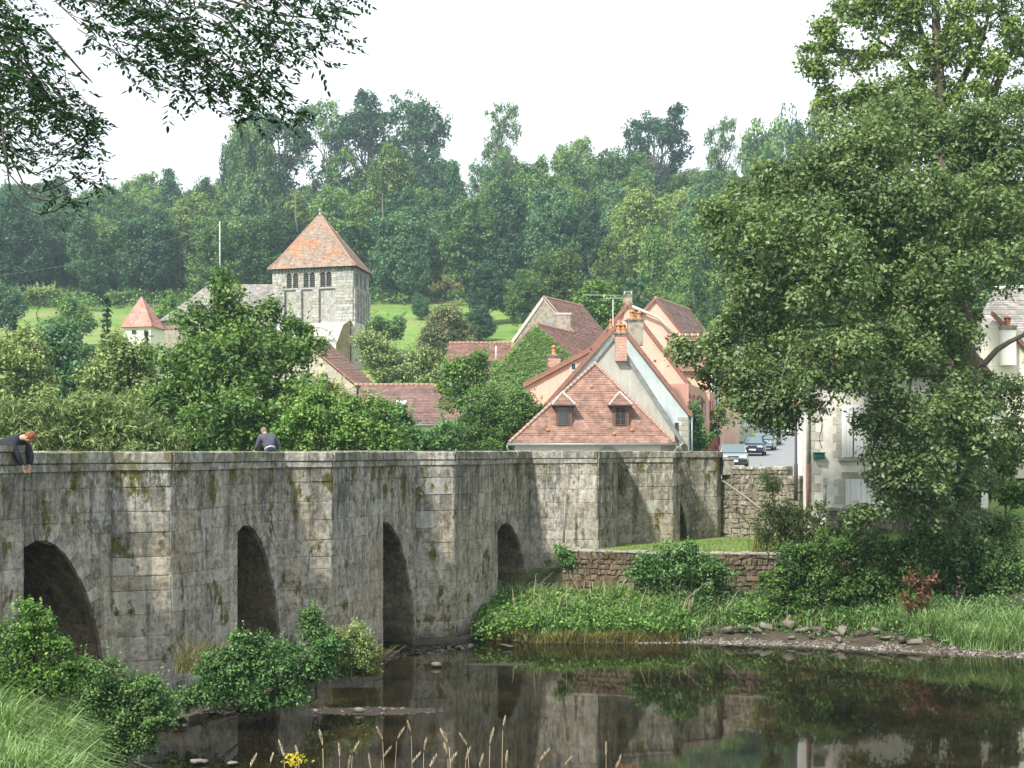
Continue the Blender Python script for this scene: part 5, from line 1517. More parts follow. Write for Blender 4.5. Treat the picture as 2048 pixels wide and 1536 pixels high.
m = MB(); pts = [wpt(1641, zfor(y), .02) + Vector((math.sin(y * .12) * .05, 0, 0)) for y in range(800, 905, 12)]; m.tube(pts, .012, 5); m.build('cable', M['dark_metal'], wh)
mt = empty('meter_post', wpt(1635, 3.5, .9)); tag(mt, 'pale utility box on a grey post at the corner of the white house', 'utility box')
p = wpt(1635, 3.6, .7)
m = MB(); m.box(p + Vector((0, 0, .82)), (.16, .16, .26)); m.build('box', M['mortar'], mt)
m = MB(); m.tube([p, p + Vector((0, 0, .7))], .06, 8); m.build('post', M['zinc'], mt)
# roof and chimney house at the right edge
rh_ = empty('cream_chimney_house', (20.5, 62, 3)); tag(rh_, 'cream gabled house with white rendered chimney and one clay pot at the right edge', 'house')
Yr = 62.0
m = MB(); P = [at(1965, 900, Yr), at(2110, 900, Yr), at(2110, 740, Yr), at(2046, 665, Yr), at(1985, 640, Yr), at(1965, 660, Yr)]
m.prism(P, (1, 8, 0)); m.build('wall', M['wall_cream'], rh_)
m = MB(); tiled(m, at(2130, 775, Yr - .3), at(2130, 775, Yr + 9), at(1985, 628, Yr + 9), at(1985, 628, Yr - .3), .2); m.prism([at(1985, 630, Yr - .3), at(2130, 777, Yr - .3), at(2130, 770, Yr - .3), at(1985, 622, Yr - .3)], (0, .2, 0)); m.build('roof', M['verge'], rh_)
chimney(rh_, 2005, 2033, 655, Yr - .4, 730, M['wall_white'], .9, ((2022, 22),), capover=.03)
rb = empty('dark_roof_house', (22, 72, 3)); tag(rb, 'house with wide weathered brown roof high at the right edge behind the tree', 'house')
m = MB(); Yb = 74.0; tiled(m, at(1930, 690, Yb), at(2150, 690, Yb), at(2150, 578, Yb + 5), at(1990, 578, Yb + 5), .25); m.build('roof', M['slate'], rb)
m = MB(); e = at(1935, 690, Yb); f = at(2150, 690, Yb); m.prism([Vector((e.x, Yb + .4, 4)), Vector((f.x, Yb + .4, 4)), Vector((f.x, Yb + .4, f.z)), Vector((e.x, Yb + .4, e.z))], (0, 8, 0)); m.build('wall', M['wall_cream'], rb)
m = MB(); m.tube([at(1990, 577, Yb + 4.9), at(2150, 570, Yb + 4.9)], .12, 6); m.build('ridge_cap', M['white_paint'], rb)
# pale roofs glimpsed through the leaves
for x0, x1, y0, y1, Y_, wm, lab in ((1480, 1600, 690, 830, 160, 'wall_grey', 'slate-roofed house glimpsed through leaves at the top of the street'), (1790, 1905, 640, 900, 66, 'wall_white', 'pale house glimpsed through the leaves behind the tree trunk'), (1700, 1790, 700, 870, 62, 'wall_cream', 'cream house glimpsed through leaves above the white house')):
    f_ = empty('hidden_house', (xat(x0, Y_), Y_, 4)); tag(f_, lab, 'house')
    a, b = at(x0, y1, Y_), at(x1, y1, Y_); ze = at(0, (y0 + y1) / 2, Y_).z
    m = MB(); m.prism([Vector((a.x, Y_, 3)), Vector((b.x, Y_, 3)), Vector((b.x, Y_, ze)), Vector((a.x, Y_, ze))], (0, 6, 0)); m.build('wall', M[wm], f_)
    m = MB(); tiled(m, Vector((a.x - .3, Y_ - .3, ze)), Vector((b.x + .3, Y_ - .3, ze)), Vector((b.x, Y_ + 3, at(0, y0, Y_).z)), Vector((a.x, Y_ + 3, at(0, y0, Y_).z)), .3); m.build('roof', M['slate'], f_)
    for k in range(3): window(f_, Vector((a.x + (b.x - a.x) * (k + .5) / 3, Y_, ze - 1.6)), .8, 1.3, shutters='white_paint')
# ------------------------------------------------------------------ cars
def car(name, label, loc, rot, paint, L=4.3, W=1.68, H=1.38, kind='saloon', group=None):
    """car nose towards -Y in its own axes"""
    root = empty(name, (0, 0, 0)); tag(root, label, 'car', group)
    def P(x, y, z): return Vector((x, y, z))
    hw = W / 2
    # body lower: cross sections along y from nose to tail
    prof = [(-L / 2, .42, .60, .80), (-L / 2 + .10, .30, .72, .92), (-L / 2 + .55, .20, .80, .98), (-L / 2 + 1.2, .18, .88, 1.0), (-.1, .18, .92, 1.0), (L / 2 - 1.1, .18, .94, 1.0), (L / 2 - .25, .24, .93, .96), (L / 2, .40, .80, .86)]
    m = MB(); rings = []
    for y, zb, zt, wf in prof:
        w = hw * wf
        rings.append([P(-w * .92, y, zb), P(w * .92, y, zb), P(w, y, zb + .15), P(w, y, zt - .12), P(w * .90, y, zt), P(-w * .90, y, zt), P(-w, y, zt - .12), P(-w, y, zb + .15)])
    m.ring(rings, smooth=False); body = m.build('body', M[paint], root)
    yw0, yr0, yr1, yw1 = (-L / 2 + 1.15, -L / 2 + 1.85, L / 2 - 1.35, L / 2 - .55) if kind == 'saloon' else (-L / 2 + 1.0, -L / 2 + 1.75, L / 2 - .7, L / 2 - .15)
    m = MB(); cab = []
    for y, z, wf in ((yw0, .90, .86), (yr0, H - .03, .70), ((yr0 + yr1) / 2, H, .71), (yr1, H - .03, .69), (yw1, .93, .84)):
        cab.append([P(-hw * wf, y, z), P(hw * wf, y, z)])
    roofpts = cab[1:4]
    for a, b in zip(roofpts[:-1], roofpts[1:]): m.poly([a[0], a[1], b[1], b[0]])
    for a in (roofpts[0], roofpts[-1]):
        m.prism([a[0] - P(0, .03, .05), a[1] - P(0, .03, .05), a[1], a[0]], (0, .06, 0))
    for s in (0, 1):   # pillars
        for a, b in ((cab[0][s], cab[1][s]), (cab[2][s], P(cab[2][s].x * 1.22, cab[2][s].y, .90)), (cab[3][s], cab[4][s])): m.tube([a, b], .035, 5)
        m.tube([cab[1][s], cab[2][s], cab[3][s]], .04, 5)
    m.build('roof', M[paint], root)
    m = MB(); m.poly([cab[0][0], cab[0][1], cab[1][1], cab[1][0]]); m.build('windscreen', M['windscreen'], root)
    m = MB(); m.poly([cab[3][0], cab[3][1], cab[4][1], cab[4][0]]); m.build('rear_window', M['glass'], root)
    for s in (0, 1):
        m = MB(); m.poly([cab[0][s], cab[1][s], cab[2][s], cab[3][s], cab[4][s]]); m.build('side_window', M['glass'], root)
    m = MB(); m.box((0, -L / 2 - .03, .42), (W * .92, .16, .18)); m.build('bumper', M['black_paint'] if paint == 'silver' else M[paint], root)
    m = MB(); m.box((0, L / 2 + .02, .45), (W * .92, .12, .2)); m.build('bumper', M['black_paint'], root)
    m = MB(); m.box((0, -L / 2 + .035, .64), (W * .34, .06, .13)); g = m.build('grille', M['black_paint'], root)
    for s in (-1, 1):
        m = MB(); m.box((s * hw * .64, -L / 2 + .05, .65), (.36, .08, .14)); m.build('headlight', M['lens'], root)
        m = MB(); m.box((s * hw * .72, L / 2 - .02, .70), (.34, .06, .16)); m.build('tail_light', M['red_glass'], root)
        m = MB(); m.box((s * (hw + .09), yw0 + .45, .98), (.17, .12, .12)); m.build('mirror', M['black_paint'], root)
    m = MB(); m.box((0, -L / 2 - .115, .43), (.5, .02, .11)); m.build('number_plate', M['white_paint'], root)
    for y in (-L / 2 + .80, L / 2 - .85):
        for s in (-1, 1):
            m = MB(); c = P(s * (hw - .10), y, .30)
            m.ring([[c + P(dx, math.cos(a) * r, math.sin(a) * r) for a in [2 * math.pi * j / 16 for j in range(16)]] for dx, r in ((-.1, .24), (-.1, .29), (-.07, .31), (.07, .31), (.1, .29), (.1, .24))]); wh_ = m.build('wheel', M['tyre'], root)
            m = MB(); m.ring([[c + P(s * dx, math.cos(a) * r, math.sin(a) * r) for a in [2 * math.pi * j / 12 for j in range(12)]] for dx, r in ((.075, .2), (.108, .19), (.112, .05))]); m.build('hubcap', M['zinc'], wh_)
    root.location = loc; root.rotation_euler = (0, 0, rot); WL[root.name] = Vector(loc)
    return root
def on_street(x, Y): return Vector((xat(x, Y), Y, float(street_z(Y)) + .01))
car('parked_car', 'silver saloon car parked first behind the end of the bridge parapet', on_street(1467, 81), math.radians(-9), 'silver', 4.3, 1.68, 1.38)
car('parked_car', 'dark navy car parked second in line up the street, white number plate', on_street(1508, 106), math.radians(-13), 'navy', 4.2, 1.7, 1.42, 'hatch')
car('parked_car', 'blue-grey car third in the parked line, partly under leaves', on_street(1529, 117), math.radians(-16), 'blue_grey', 4.2, 1.7, 1.45, 'hatch')
car('parked_car', 'black car at the far end of the parked line', on_street(1541, 127), math.radians(-16), 'black_paint', 4.2, 1.7, 1.42, 'hatch')
car('parked_car', 'white car standing alone higher up the street by the lamp post', on_street(1580, 146), math.radians(-30), 'car_white', 4.3, 1.75, 1.45, 'hatch')

# street lamp by the white house corner
sl_b = on_street(1592, 50.2); sl_b.z = 4.5
sp = empty('street_lamp', sl_b); tag(sp, 'slim dark lamp post at the corner of the white house, top hidden in leaves', 'lamp post')
m = MB(); m.tube([sl_b + Vector((0, 0, -.8)), sl_b + Vector((0, 0, .5)), sl_b + Vector((0, 0, .52)), sl_b + Vector((0, 0, 2.3))], [.075, .07, .05, .045], 10); m.build('post', M['dark_metal'], sp)
m = MB(); m.lathe(sl_b + Vector((0, 0, 2.3)), [(.05, 0), (.09, .04), (.05, .09)], 10); m.build('collar', M['dark_metal'], sp)
m = MB(); m.lathe(sl_b + Vector((0, 0, 2.38)), [(.07, 0), (.13, .12), (.15, .3), (.05, .36)], 8); m.build('lantern', M['orange_glass'], sp)

# utility pole on the hillside and its wires
up_ = empty('utility_pole', at(440, 522, 215)); tag(up_, 'pale concrete utility pole standing in front of the dark wood', 'utility pole')
m = MB(); m.tube([at(440, 560, 215), at(439.5, 443, 215)], [.13, .08], 8); m.build('pole', M['pole_pale'], up_)
m = MB(); m.tube([at(438, 481, 214.8), at(443, 481, 214.8)], .08, 5); m.build('bracket', M['zinc'], up_)
def wire(a, b, sag, label):
    m = MB(); pts = []
    for k in range(17):
        f = k / 16; p = a.lerp(b, f); p.z -= sag * 4 * f * (1 - f); pts.append(p)
    m.tube(pts, .012, 4); o = m.build('power_line', M['zinc'], loc=a); tag(o, label, 'power line')
wire(at(439.5, 446, 215), at(-60, 556, 225), 1.4, 'thin overhead wire running left from the hillside pole')
wire(at(439.5, 446, 215), at(690, 372, 235), 1.0, 'thin overhead wire rising right from the pole past the weathercock')

# ------------------------------------------------------------------ people on the bridge
def skin_body(name, nodes, edges, mat, parent, sub=2, root=0):
    me = bpy.data.meshes.new(name)
    off = WL[parent.name]
    me.from_pydata([tuple(Vector(n[0]) - off) for n in nodes], edges, [])
    o = link(name, me, parent)
    me.materials.append(mat)
    md = o.modifiers.new('skin', 'SKIN')
    sk = me.skin_vertices[0].data if me.skin_vertices else None
    if sk is None:
        bm_ = None
    for k, n in enumerate(nodes):
        r = n[1]
        sk[k].radius = (r, r) if not hasattr(r, '__len__') else r
        sk[k].use_root = (k == root)
    md.use_smooth_shade = True
    s = o.modifiers.new('sub', 'SUBSURF'); s.levels = sub; s.render_levels = sub
    return o

def ensure_skin(me):
    import bmesh
    bm = bmesh.new(); bm.from_mesh(me); bm.verts.layers.skin.verify(); bm.to_mesh(me); bm.free()

def skin_body(name, nodes, edges, mat, parent, sub=2, root=0):
    me = bpy.data.meshes.new(name); off = WL[parent.name]
    me.from_pydata([tuple(Vector(n[0]) - off) for n in nodes], edges, [])
    ensure_skin(me)
    o = link(name, me, parent); me.materials.append(mat)
    md = o.modifiers.new('skin', 'SKIN'); md.use_smooth_shade = True
    for k, n in enumerate(nodes):
        r = n[1]; sv = me.skin_vertices[0].data[k]
        sv.radius = (r, r) if not hasattr(r, '__len__') else r
        sv.use_root = (k == root)
    s = o.modifiers.new('sub', 'SUBSURF'); s.levels = sub; s.render_levels = sub
    return o

def ellipsoid(m, c, ax, n=12, rings=8, M3=None, cut=None):
    rs = []
    for i in range(1, rings):
        th = math.pi * i / rings
        rr = []
        for j in range(n):
            ph = 2 * math.pi * j / n
            p = Vector((math.sin(th) * math.cos(ph) * ax[0], math.sin(th) * math.sin(ph) * ax[1], -math.cos(th) * ax[2]))
            if M3 is not None: p = M3 @ p
            rr.append(Vector(c) + p)
        rs.append(rr)
    m.ring(rs)

def person(label, loc, F, pose, jacket, trousers, hair, collar=None):
    """F: facing direction in plan; pose gives joints as (forward, left, up)"""
    root = empty('person', loc); tag(root, label, 'person')
    F = Vector(F).normalized(); Lf = Vector((-F.y, F.x, 0))
    def W(p): return Vector(loc) + F * p[0] + Lf * p[1] + Vector((0, 0, p[2]))
    J = {k: W(v) for k, v in pose.items()}
    # body in one surface: pelvis, spine, neck, arms, legs
    def mid(a, b, f=.5): return J[a].lerp(J[b], f)
    nodes = [(J['pelvis'], .12), (mid('pelvis', 'chest'), .10), (J['chest'], .105), (J['neck'], .058), (J['head'], .085),
             (J['shL'], .062), (J['elL'], .043), (J['wrL'], .027), (J['shR'], .062), (J['elR'], .043), (J['wrR'], .027),
             (J['hipL'], .095), (J['knL'], .062), (J['anL'], .040), (J['toL'], .035), (J['hipR'], .095), (J['knR'], .062), (J['anR'], .040), (J['toR'], .035)]
    edges = [(0, 1), (1, 2), (2, 3), (3, 4), (2, 5), (5, 6), (6, 7), (2, 8), (8, 9), (9, 10), (0, 11), (11, 12), (12, 13), (13, 14), (0, 15), (15, 16), (16, 17), (17, 18)]
    # hands: palm and five fingers in the same surface
    for wr, el, sgn in (('wrL', 'elL', 1), ('wrR', 'elR', -1)):
        d = (J[wr] - J[el]).normalized(); side = d.cross(F if abs(d.dot(F)) < .9 else Vector((0, 0, 1))).normalized(); nn = side.cross(d).normalized()
        wi = 7 if wr == 'wrL' else 10
        palm = len(nodes); nodes.append((J[wr] + d * .055, (.036, .018))); edges.append((wi, palm))
        for fk, (so, ln) in enumerate(((-.030, .066), (-.010, .076), (.010, .072), (.028, .056))):
            b = len(nodes)
            nodes += [(J[wr] + d * .095 + side * so, .0095), (J[wr] + d * (.095 + ln * .55) + side * so * 1.1 + nn * .006, .0085), (J[wr] + d * (.095 + ln) + side * so * 1.1 + nn * .022, .007)]
            edges += [(palm, b), (b, b + 1), (b + 1, b + 2)]
        b = len(nodes); nodes += [(J[wr] + d * .05 - side * .040 + nn * .01, .011), (J[wr] + d * .085 - side * .055 + nn * .022, .008)]; edges += [(palm, b), (b, b + 1)]
    body = skin_body('body', nodes, edges, M['skin'], root, 2)
    # head features
    hd = (J['headtop'] - J['neck']).normalized(); fc = (W(pose['face']) - J['head']).normalized()
    fc = (fc - hd * fc.dot(hd)).normalized(); sd = hd.cross(fc)
    R3 = Matrix((sd, fc, hd)).transposed()
    m = MB(); hc = J['head']
    ellipsoid(m, hc, (.076, .096, .118), 14, 10, R3)
    m.ring([[hc + R3 @ Vector((x * s, y, z)) for x, z in ((-.014, -.03), (.014, -.03), (.010, .03), (-.010, .03))] for s, y in ((1, .085), (.75, .118))])
    for s in (-1, 1): ellipsoid(m, hc + R3 @ Vector((s * .079, -.005, -.005)), (.010, .022, .032), 8, 6, R3)
    h_ = m.build('head', M['skin'], root)
    m = MB()
    for s in (-1, 1): ellipsoid(m, hc + R3 @ Vector((s * .030, .086, .012)), (.012, .006, .006), 8, 6, R3)
    m.build('eye', M['black'], h_)
    m = MB(); ellipsoid(m, hc + R3 @ Vector((0, .088, -.058)), (.022, .006, .005), 8, 6, R3); m.build('mouth', M['red_paint'], h_)
    m = MB(); rs = []
    ellipsoid(m, hc + R3 @ Vector((0, -.020, .022)), (.088, .098, .112), 16, 10, R3)
    for k in range(34):
        a = random.uniform(0, 2 * math.pi); b = random.uniform(.1, 1.4)
        v = Vector((math.cos(a) * math.sin(b) * .085, math.sin(a) * math.sin(b) * .095 - .02, math.cos(b) * .11 + .02))
        p = hc + R3 @ v; m.tube([p, p + (R3 @ v).normalized() * .016 + Vector((0, 0, -.02))], [.016, .004], 5)
    m.build('hair', M[hair], root)
    jk = [(J['pelvis'].lerp(J['chest'], .12), .178), (mid('pelvis', 'chest'), .175), (J['chest'], .195), (J['neck'].lerp(J['chest'], .2), .095),
          (J['shL'], .105), (J['elL'], .075), (J['wrL'].lerp(J['elL'], -.08), .058), (J['shR'], .105), (J['elR'], .075), (J['wrR'].lerp(J['elR'], -.08), .058)]
    skin_body('jacket', jk, [(0, 1), (1, 2), (2, 3), (2, 4), (4, 5), (5, 6), (2, 7), (7, 8), (8, 9)], M[jacket], root, 2)
    tr = [(J['pelvis'], .152), (J['hipL'], .112), (J['knL'], .076), (J['anL'].lerp(J['knL'], .08), .058), (J['hipR'], .112), (J['knR'], .076), (J['anR'].lerp(J['knR'], .08), .058), (J['pelvis'].lerp(J['chest'], .22), .145)]
    skin_body('trousers', tr, [(0, 1), (1, 2), (2, 3), (0, 4), (4, 5), (5, 6), (0, 7)], M[trousers], root, 2)
    if collar:
        m = MB(); m.tube([J['pelvis'].lerp(J['chest'], .15), J['pelvis'].lerp(J['chest'], .21)], [.162, .166], 12); m.build('shirt_hem', M['shirt'], root)
    for s in ('L', 'R'):
        m = MB(); a, t_ = J['an' + s], J['to' + s]
        dd = (t_ - a); dd.z = 0; dd.normalize(); sd_ = Vector((-dd.y, dd.x, 0)); base = Vector((a.x, a.y, loc[2]))
        m.ring([[base + dd * y + sd_ * (w * x) + Vector((0, 0, z * h)) for x, z in ((-1, 0.02), (1, 0.02), (1, .6), (.5, 1), (-.5, 1), (-1, .6))] for y, w, h in ((-.07, .03, .07), (-.03, .042, .10), (.06, .045, .09), (.15, .05, .06), (.20, .03, .04))])
        m.build('shoe', M['dark_metal'], root)
    return root

# left man bends right over the parapet, arms hanging down its outer side
b0 = PIER[0] + U * 2.35 - N * 0.32
face_dir = N * 1.0 + U * .12
b0 = PIER[0] + U * 2.85 - N * 0.10
person('person with ginger hair in dark navy jacket bending over the parapet at the left edge', (b0.x, b0.y, 4.52), face_dir,
       dict(pelvis=(.05, 0, .94), chest=(.50, .0, 1.17), neck=(.72, 0, 1.21), head=(.86, 0, 1.22), headtop=(.98, 0, 1.27), face=(.96, 0, .95),
            shL=(.60, .20, 1.06), elL=(.72, .20, .86), wrL=(.74, .14, .70), shR=(.60, -.20, 1.06), elR=(.74, -.18, .86), wrR=(.78, -.12, .70),
            hipL=(.04, .10, .86), knL=(.10, .11, .47), anL=(-.02, .12, .09), toL=(.15, .13, .04), hipR=(.04, -.10, .86), knR=(-.02, -.11, .47), anR=(-.2, -.12, .09), toR=(-.04, -.13, .04)),
       'jacket', 'jeans', 'hair_red')
# second man leans on the far parapet with his back to the river
Yp = 41.3
b1 = Vector((xat(541, Yp), Yp, 4.52))
person('person in a grey-blue top, back turned, leaning on the far parapet', tuple(b1), (-.45, 1, 0),
       dict(pelvis=(0, 0, .95), chest=(.22, .03, 1.31), neck=(.34, .07, 1.47), head=(.42, .09, 1.53), headtop=(.47, .11, 1.66), face=(.6, .12, 1.42),
            shL=(.26, .23, 1.36), elL=(.36, .30, 1.10), wrL=(.50, .33, .98), shR=(.24, -.17, 1.34), elR=(.20, -.31, 1.12), wrR=(.42, -.20, .98),
            hipL=(0, .10, .88), knL=(.06, .11, .47), anL=(0, .12, .09), toL=(.16, .13, .04), hipR=(0, -.10, .88), knR=(.0, -.11, .47), anR=(-.08, -.12, .09), toR=(.08, -.13, .04)),
       'fleece', 'jeans', 'hair_fair', collar=True)

# ------------------------------------------------------------------ stones in and by the river
def rock_mesh(seed, flat=.5, n=(14, 9), rough=.28):
    rr = np.random.default_rng(seed)
    th = np.linspace(0, np.pi, n[1]); ph = np.linspace(0, 2 * np.pi, n[0], endpoint=False)
    T, Pp = np.meshgrid(th, ph, indexing='ij')
    X, Y, Z = np.sin(T) * np.cos(Pp), np.sin(T) * np.sin(Pp), np.cos(T)
    D = np.ones_like(X)
    for k in range(13):
        v = rr.normal(size=3); v /= np.linalg.norm(v)
        c = X * v[0] + Y * v[1] + Z * v[2]
        lim = rr.uniform(.42, .8)
        D = np.where(c > lim, D * lim / np.maximum(c, 1e-3) , D)
    D *= 1 + rr.normal(0, .03, D.shape)
    D[0, :] = D[0, 0]; D[-1, :] = D[-1, 0]
    V = np.stack([X * D, Y * D, Z * D * flat], -1).reshape(-1, 3)
    I = np.arange(n[0] * n[1]).reshape(n[1], n[0]); J = np.roll(I, -1, 1)
    F = np.stack([I[:-1].ravel(), I[1:].ravel(), J[1:].ravel(), J[:-1].ravel()], 1)
    return V, F
ROCKS = [rock_mesh(s, f) for s, f in ((1, .55), (2, .4), (3, .7), (4, .5), (5, .6), (6, .45))]
def rock(x, y, w, label, mat='rock', k=0, Y=None, z=None, hgt=1.0, group=None):
    """stone whose base sits at pixel row y on the river (z=0) or ground"""
    if Y is None: Y = FPX * EYE / (y - HOR)
    p = at(x, y, Y); s = w / 2 / FPX * Y
    V, F = ROCKS[k % 6]
    a = random.uniform(0, 6.28); R = np.array([[math.cos(a), -math.sin(a), 0], [math.sin(a), math.cos(a), 0], [0, 0, 1]])
    Vv = (V * np.array([s, s * .8, s * hgt])) @ R.T
    me = fast_mesh('rock', Vv, F, M[mat], np.full(len(Vv), random.random()))
    o = link('rock', me, loc=(p.x, p.y, p.z + s * .22 if z is None else z))
    tag(o, label, 'rock', group)
    return o
for i, (x, y, w, lab) in enumerate(((632, 1424, 26, 'dark rock at the left end of the gravel bar in the river'), (684, 1424, 18, 'pale small rock left of the big one on the gravel bar'), (720, 1424, 34, 'largest brown rock on the gravel bar in midstream'), (758, 1417, 14, 'small flat stone behind the big rock on the gravel bar'), (770, 1423, 22, 'grey stone right of the big rock on the gravel bar'), (785, 1419, 16, 'whitish stone beside the grey one on the gravel bar'), (808, 1420, 19, 'rightmost pale stone on the gravel bar'), (765, 1430, 26, 'low flat stone at the front edge of the gravel bar'))):
    rock(x, y, w, lab, 'rock', i, hgt=.9)
rock(873, 1333, 36, 'lone rounded rock in dark water below the third arch', 'rock', 2, hgt=.8)
rock(842, 1336, 14, 'small wet stone left of the lone rounded rock', 'rock_dark', 1)
rock(1010, 1296, 50, 'flat wet slab where the grassy bank meets the river', 'rock_dark', 1, hgt=.5)
rock(313, 1504, 27, 'small pale rock alone in the water near the lower left bank', 'rock', 0, hgt=.8)
rock(405, 1528, 58, 'wide flat grey rock at the bottom of the picture', 'rock', 3, hgt=.5)
rock(462, 1533, 40, 'low grey rock beside the wide flat one at the bottom', 'rock', 4, hgt=.5)
bank = [(1480, 1268, 38), (1508, 1266, 44), (1535, 1258, 36), (1560, 1250, 46), (1582, 1258, 50), (1606, 1262, 40), (1636, 1264, 48), (1664, 1268, 34), (1688, 1262, 40), (1716, 1266, 52), (1748, 1262, 36), (1772, 1272, 30), (1806, 1276, 44), (1838, 1278, 56), (1452, 1270, 34), (1550, 1232, 34), (1740, 1243, 30), (1860, 1262, 34), (1626, 1280, 24), (1586, 1284, 28), (1680, 1284, 22), (1420, 1276, 26), (1394, 1280, 20)]
for i, (x, y, w) in enumerate(bank):
    Yb_ = 40.0
    for _ in range(4): Yb_ = float(y_far(xat(x, Yb_))) + .45 + (1284 - y) * .035
    p = at(x, y, Yb_)
    rock(x, y, w, 'grey boulder among those lining the far bank above the gravel', 'rock' if i % 3 else 'rock_dark', i, Y=Yb_, z=gz(p.x, p.y) + .10, hgt=1.1, group='boulders along the far bank')

def scatter_stones(name, pts, smin, smax, mat, label, seed, flat=(.4, .8)):
    rr = np.random.default_rng(seed)
    V0, F0 = rock_mesh(77, .7, (6, 4))
    parts = []
    for (x, y, z) in pts:
        s = rr.uniform(smin, smax) * (1 + (rr.random() < .12) * 1.2); a = rr.uniform(0, 6.28)
        R = np.array([[math.cos(a), -math.sin(a), 0], [math.sin(a), math.cos(a), 0], [0, 0, 1]])
        sc = np.array([s * rr.uniform(.8, 1.3), s * rr.uniform(.6, 1), s * rr.uniform(*flat)])
        parts.append(((V0 * sc * rr.uniform(.85, 1.15, (len(V0), 1))) @ R.T + np.array([x, y, z]), F0, np.full(len(V0), rr.random())))
    V, F, R_ = join_arrays(parts)
    o = link(name, fast_mesh(name, V, F, M[mat], R_)); tag(o, label, kind='stuff'); return o
pts = []
for k in range(3600):
    X = RNG.uniform(3.6, 17.5); d = abs(RNG.normal(0, 1)) * .5 * min(1.0, .35 + (X - 2) * .06) - .08
    Y = float(y_far(X)) + d; pts.append((X, Y, max(-.02, gz(X, Y)) + .0))
scatter_stones('gravel', pts, .025, .08, 'gravel', 'pale gravel strip along the far waterline', 3)
pts = []
for k in range(420):
    a = RNG.uniform(0, 6.28); r = math.sqrt(RNG.random()); cx, cy = xat(745, 29.4), 29.5
    pts.append((cx + math.cos(a) * r * 1.5, cy + math.sin(a) * r * .48, RNG.uniform(-.02, .02) * (1 - r)))
for k in range(200):
    a = RNG.uniform(0, 6.28); r = math.sqrt(RNG.random()); cx, cy = xat(1000, 35.9), 35.9
    pts.append((cx + math.cos(a) * r * 1.0, cy + math.sin(a) * r * .22, -.012))
scatter_stones('gravel_bar', pts, .035, .095, 'rock_dark', 'low stony bars just breaking the water surface', 9, (.25, .45))['kind'] = 'stuff'
m = MB()
for cx, cy, rx, ry, h in ((xat(745, 29.4), 29.5, 1.5, .46, .012), (xat(1000, 35.9), 35.9, 1.05, .2, .008)):
    ring0 = [Vector((cx + math.cos(a) * rx * (1 + .1 * math.sin(3 * a)), cy + math.sin(a) * ry * (1 + .12 * math.cos(5 * a)), -.03)) for a in [2 * math.pi * j / 28 for j in range(28)]]
    ring1 = [Vector((cx + (p.x - cx) * .8, cy + (p.y - cy) * .8, h)) for p in ring0]
    m.ring([ring0, ring1])
o = m.build('mud_bar', M['mud']); tag(o, 'wet mud of the bars in the river', kind='structure')
pts = []
for k in range(0, 4):
    for j in range(90 if k > 1 else 320):
        t_ = RNG.uniform(-.8, 4.2); off = RNG.uniform(.3, .75 if k > 1 else 2.0)
        p = PIER[k] + U * t_ + N * (PNOSE[k][1] * .7 + off * .8); pts.append((p.x, p.y, RNG.uniform(-.05, .06) if k > 1 else RNG.uniform(.0, .14)))
for j in range(160):
    t_ = RNG.uniform(0, 1); p = at(770, 1312, 37).lerp(at(930, 1292, 39.5), t_); pts.append((p.x + RNG.uniform(-.3, .3), p.y + RNG.uniform(-.4, .4), RNG.uniform(-.04, .03)))
scatter_stones('bank_rubble', pts, .06, .16, 'rock_dark', 'dark wet rubble round the pier feet', 12)['kind'] = 'stuff'
# ------------------------------------------------------------------ foliage builders
def unit(v): return v / np.maximum(np.linalg.norm(v, axis=-1, keepdims=True), 1e-9)

def leaf_quads(P, Nrm, size, rng, aspect=0.6, svar=0.5, tone=None, droop=0.0):
    """rhombic leaves at P facing Nrm"""
    n = len(P)
    r = rng.normal(size=(n, 3)); r[:, 2] -= droop
    T = unit(r - Nrm * np.sum(r * Nrm, 1, keepdims=True)); B = np.cross(Nrm, T)
    s = size * (1 + rng.uniform(-svar, svar, (n, 1)))
    L = T * s * 0.5; W = B * s * 0.5 * aspect
    fold = Nrm * s * 0.10
    V = np.stack([P - L, P + W * .95 + fold - L * .1, P + L, P - W * .95 + fold - L * .1], 1).reshape(-1, 3)
    F = np.arange(n * 4).reshape(n, 4)
    if tone is None: tone = rng.random(n)
    return V, F, np.repeat(tone, 4)

def clump_leaves(C, R, n_per, size, rng, flat=0.75, aspect=0.6, droop=0.0, tonevar=0.5, up=0.55, inner=0.25):
    """leafy tufts round the centres C with radii R"""
    k = len(C)
    idx = np.repeat(np.arange(k), n_per)
    d = unit(rng.normal(size=(len(idx), 3)))
    d[:, 2] = np.where((d[:, 2] < -0.4) & (rng.random(len(d)) < .5), -d[:, 2] * .8, d[:, 2])
    rad = np.where(rng.random(len(idx)) < inner, rng.uniform(.2, .8, len(idx)), rng.uniform(.75, 1.12, len(idx)))
    P = C[idx] + d * (R[idx] * rad)[:, None] * np.array([1, 1, flat])
    Nn = unit(d * .8 + np.array([0, 0, up]) + rng.normal(size=d.shape) * .55)
    ctone = rng.random(k)
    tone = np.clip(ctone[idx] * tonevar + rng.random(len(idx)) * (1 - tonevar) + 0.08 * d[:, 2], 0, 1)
    return leaf_quads(P, Nn, size, rng, aspect, tone=tone, droop=droop)

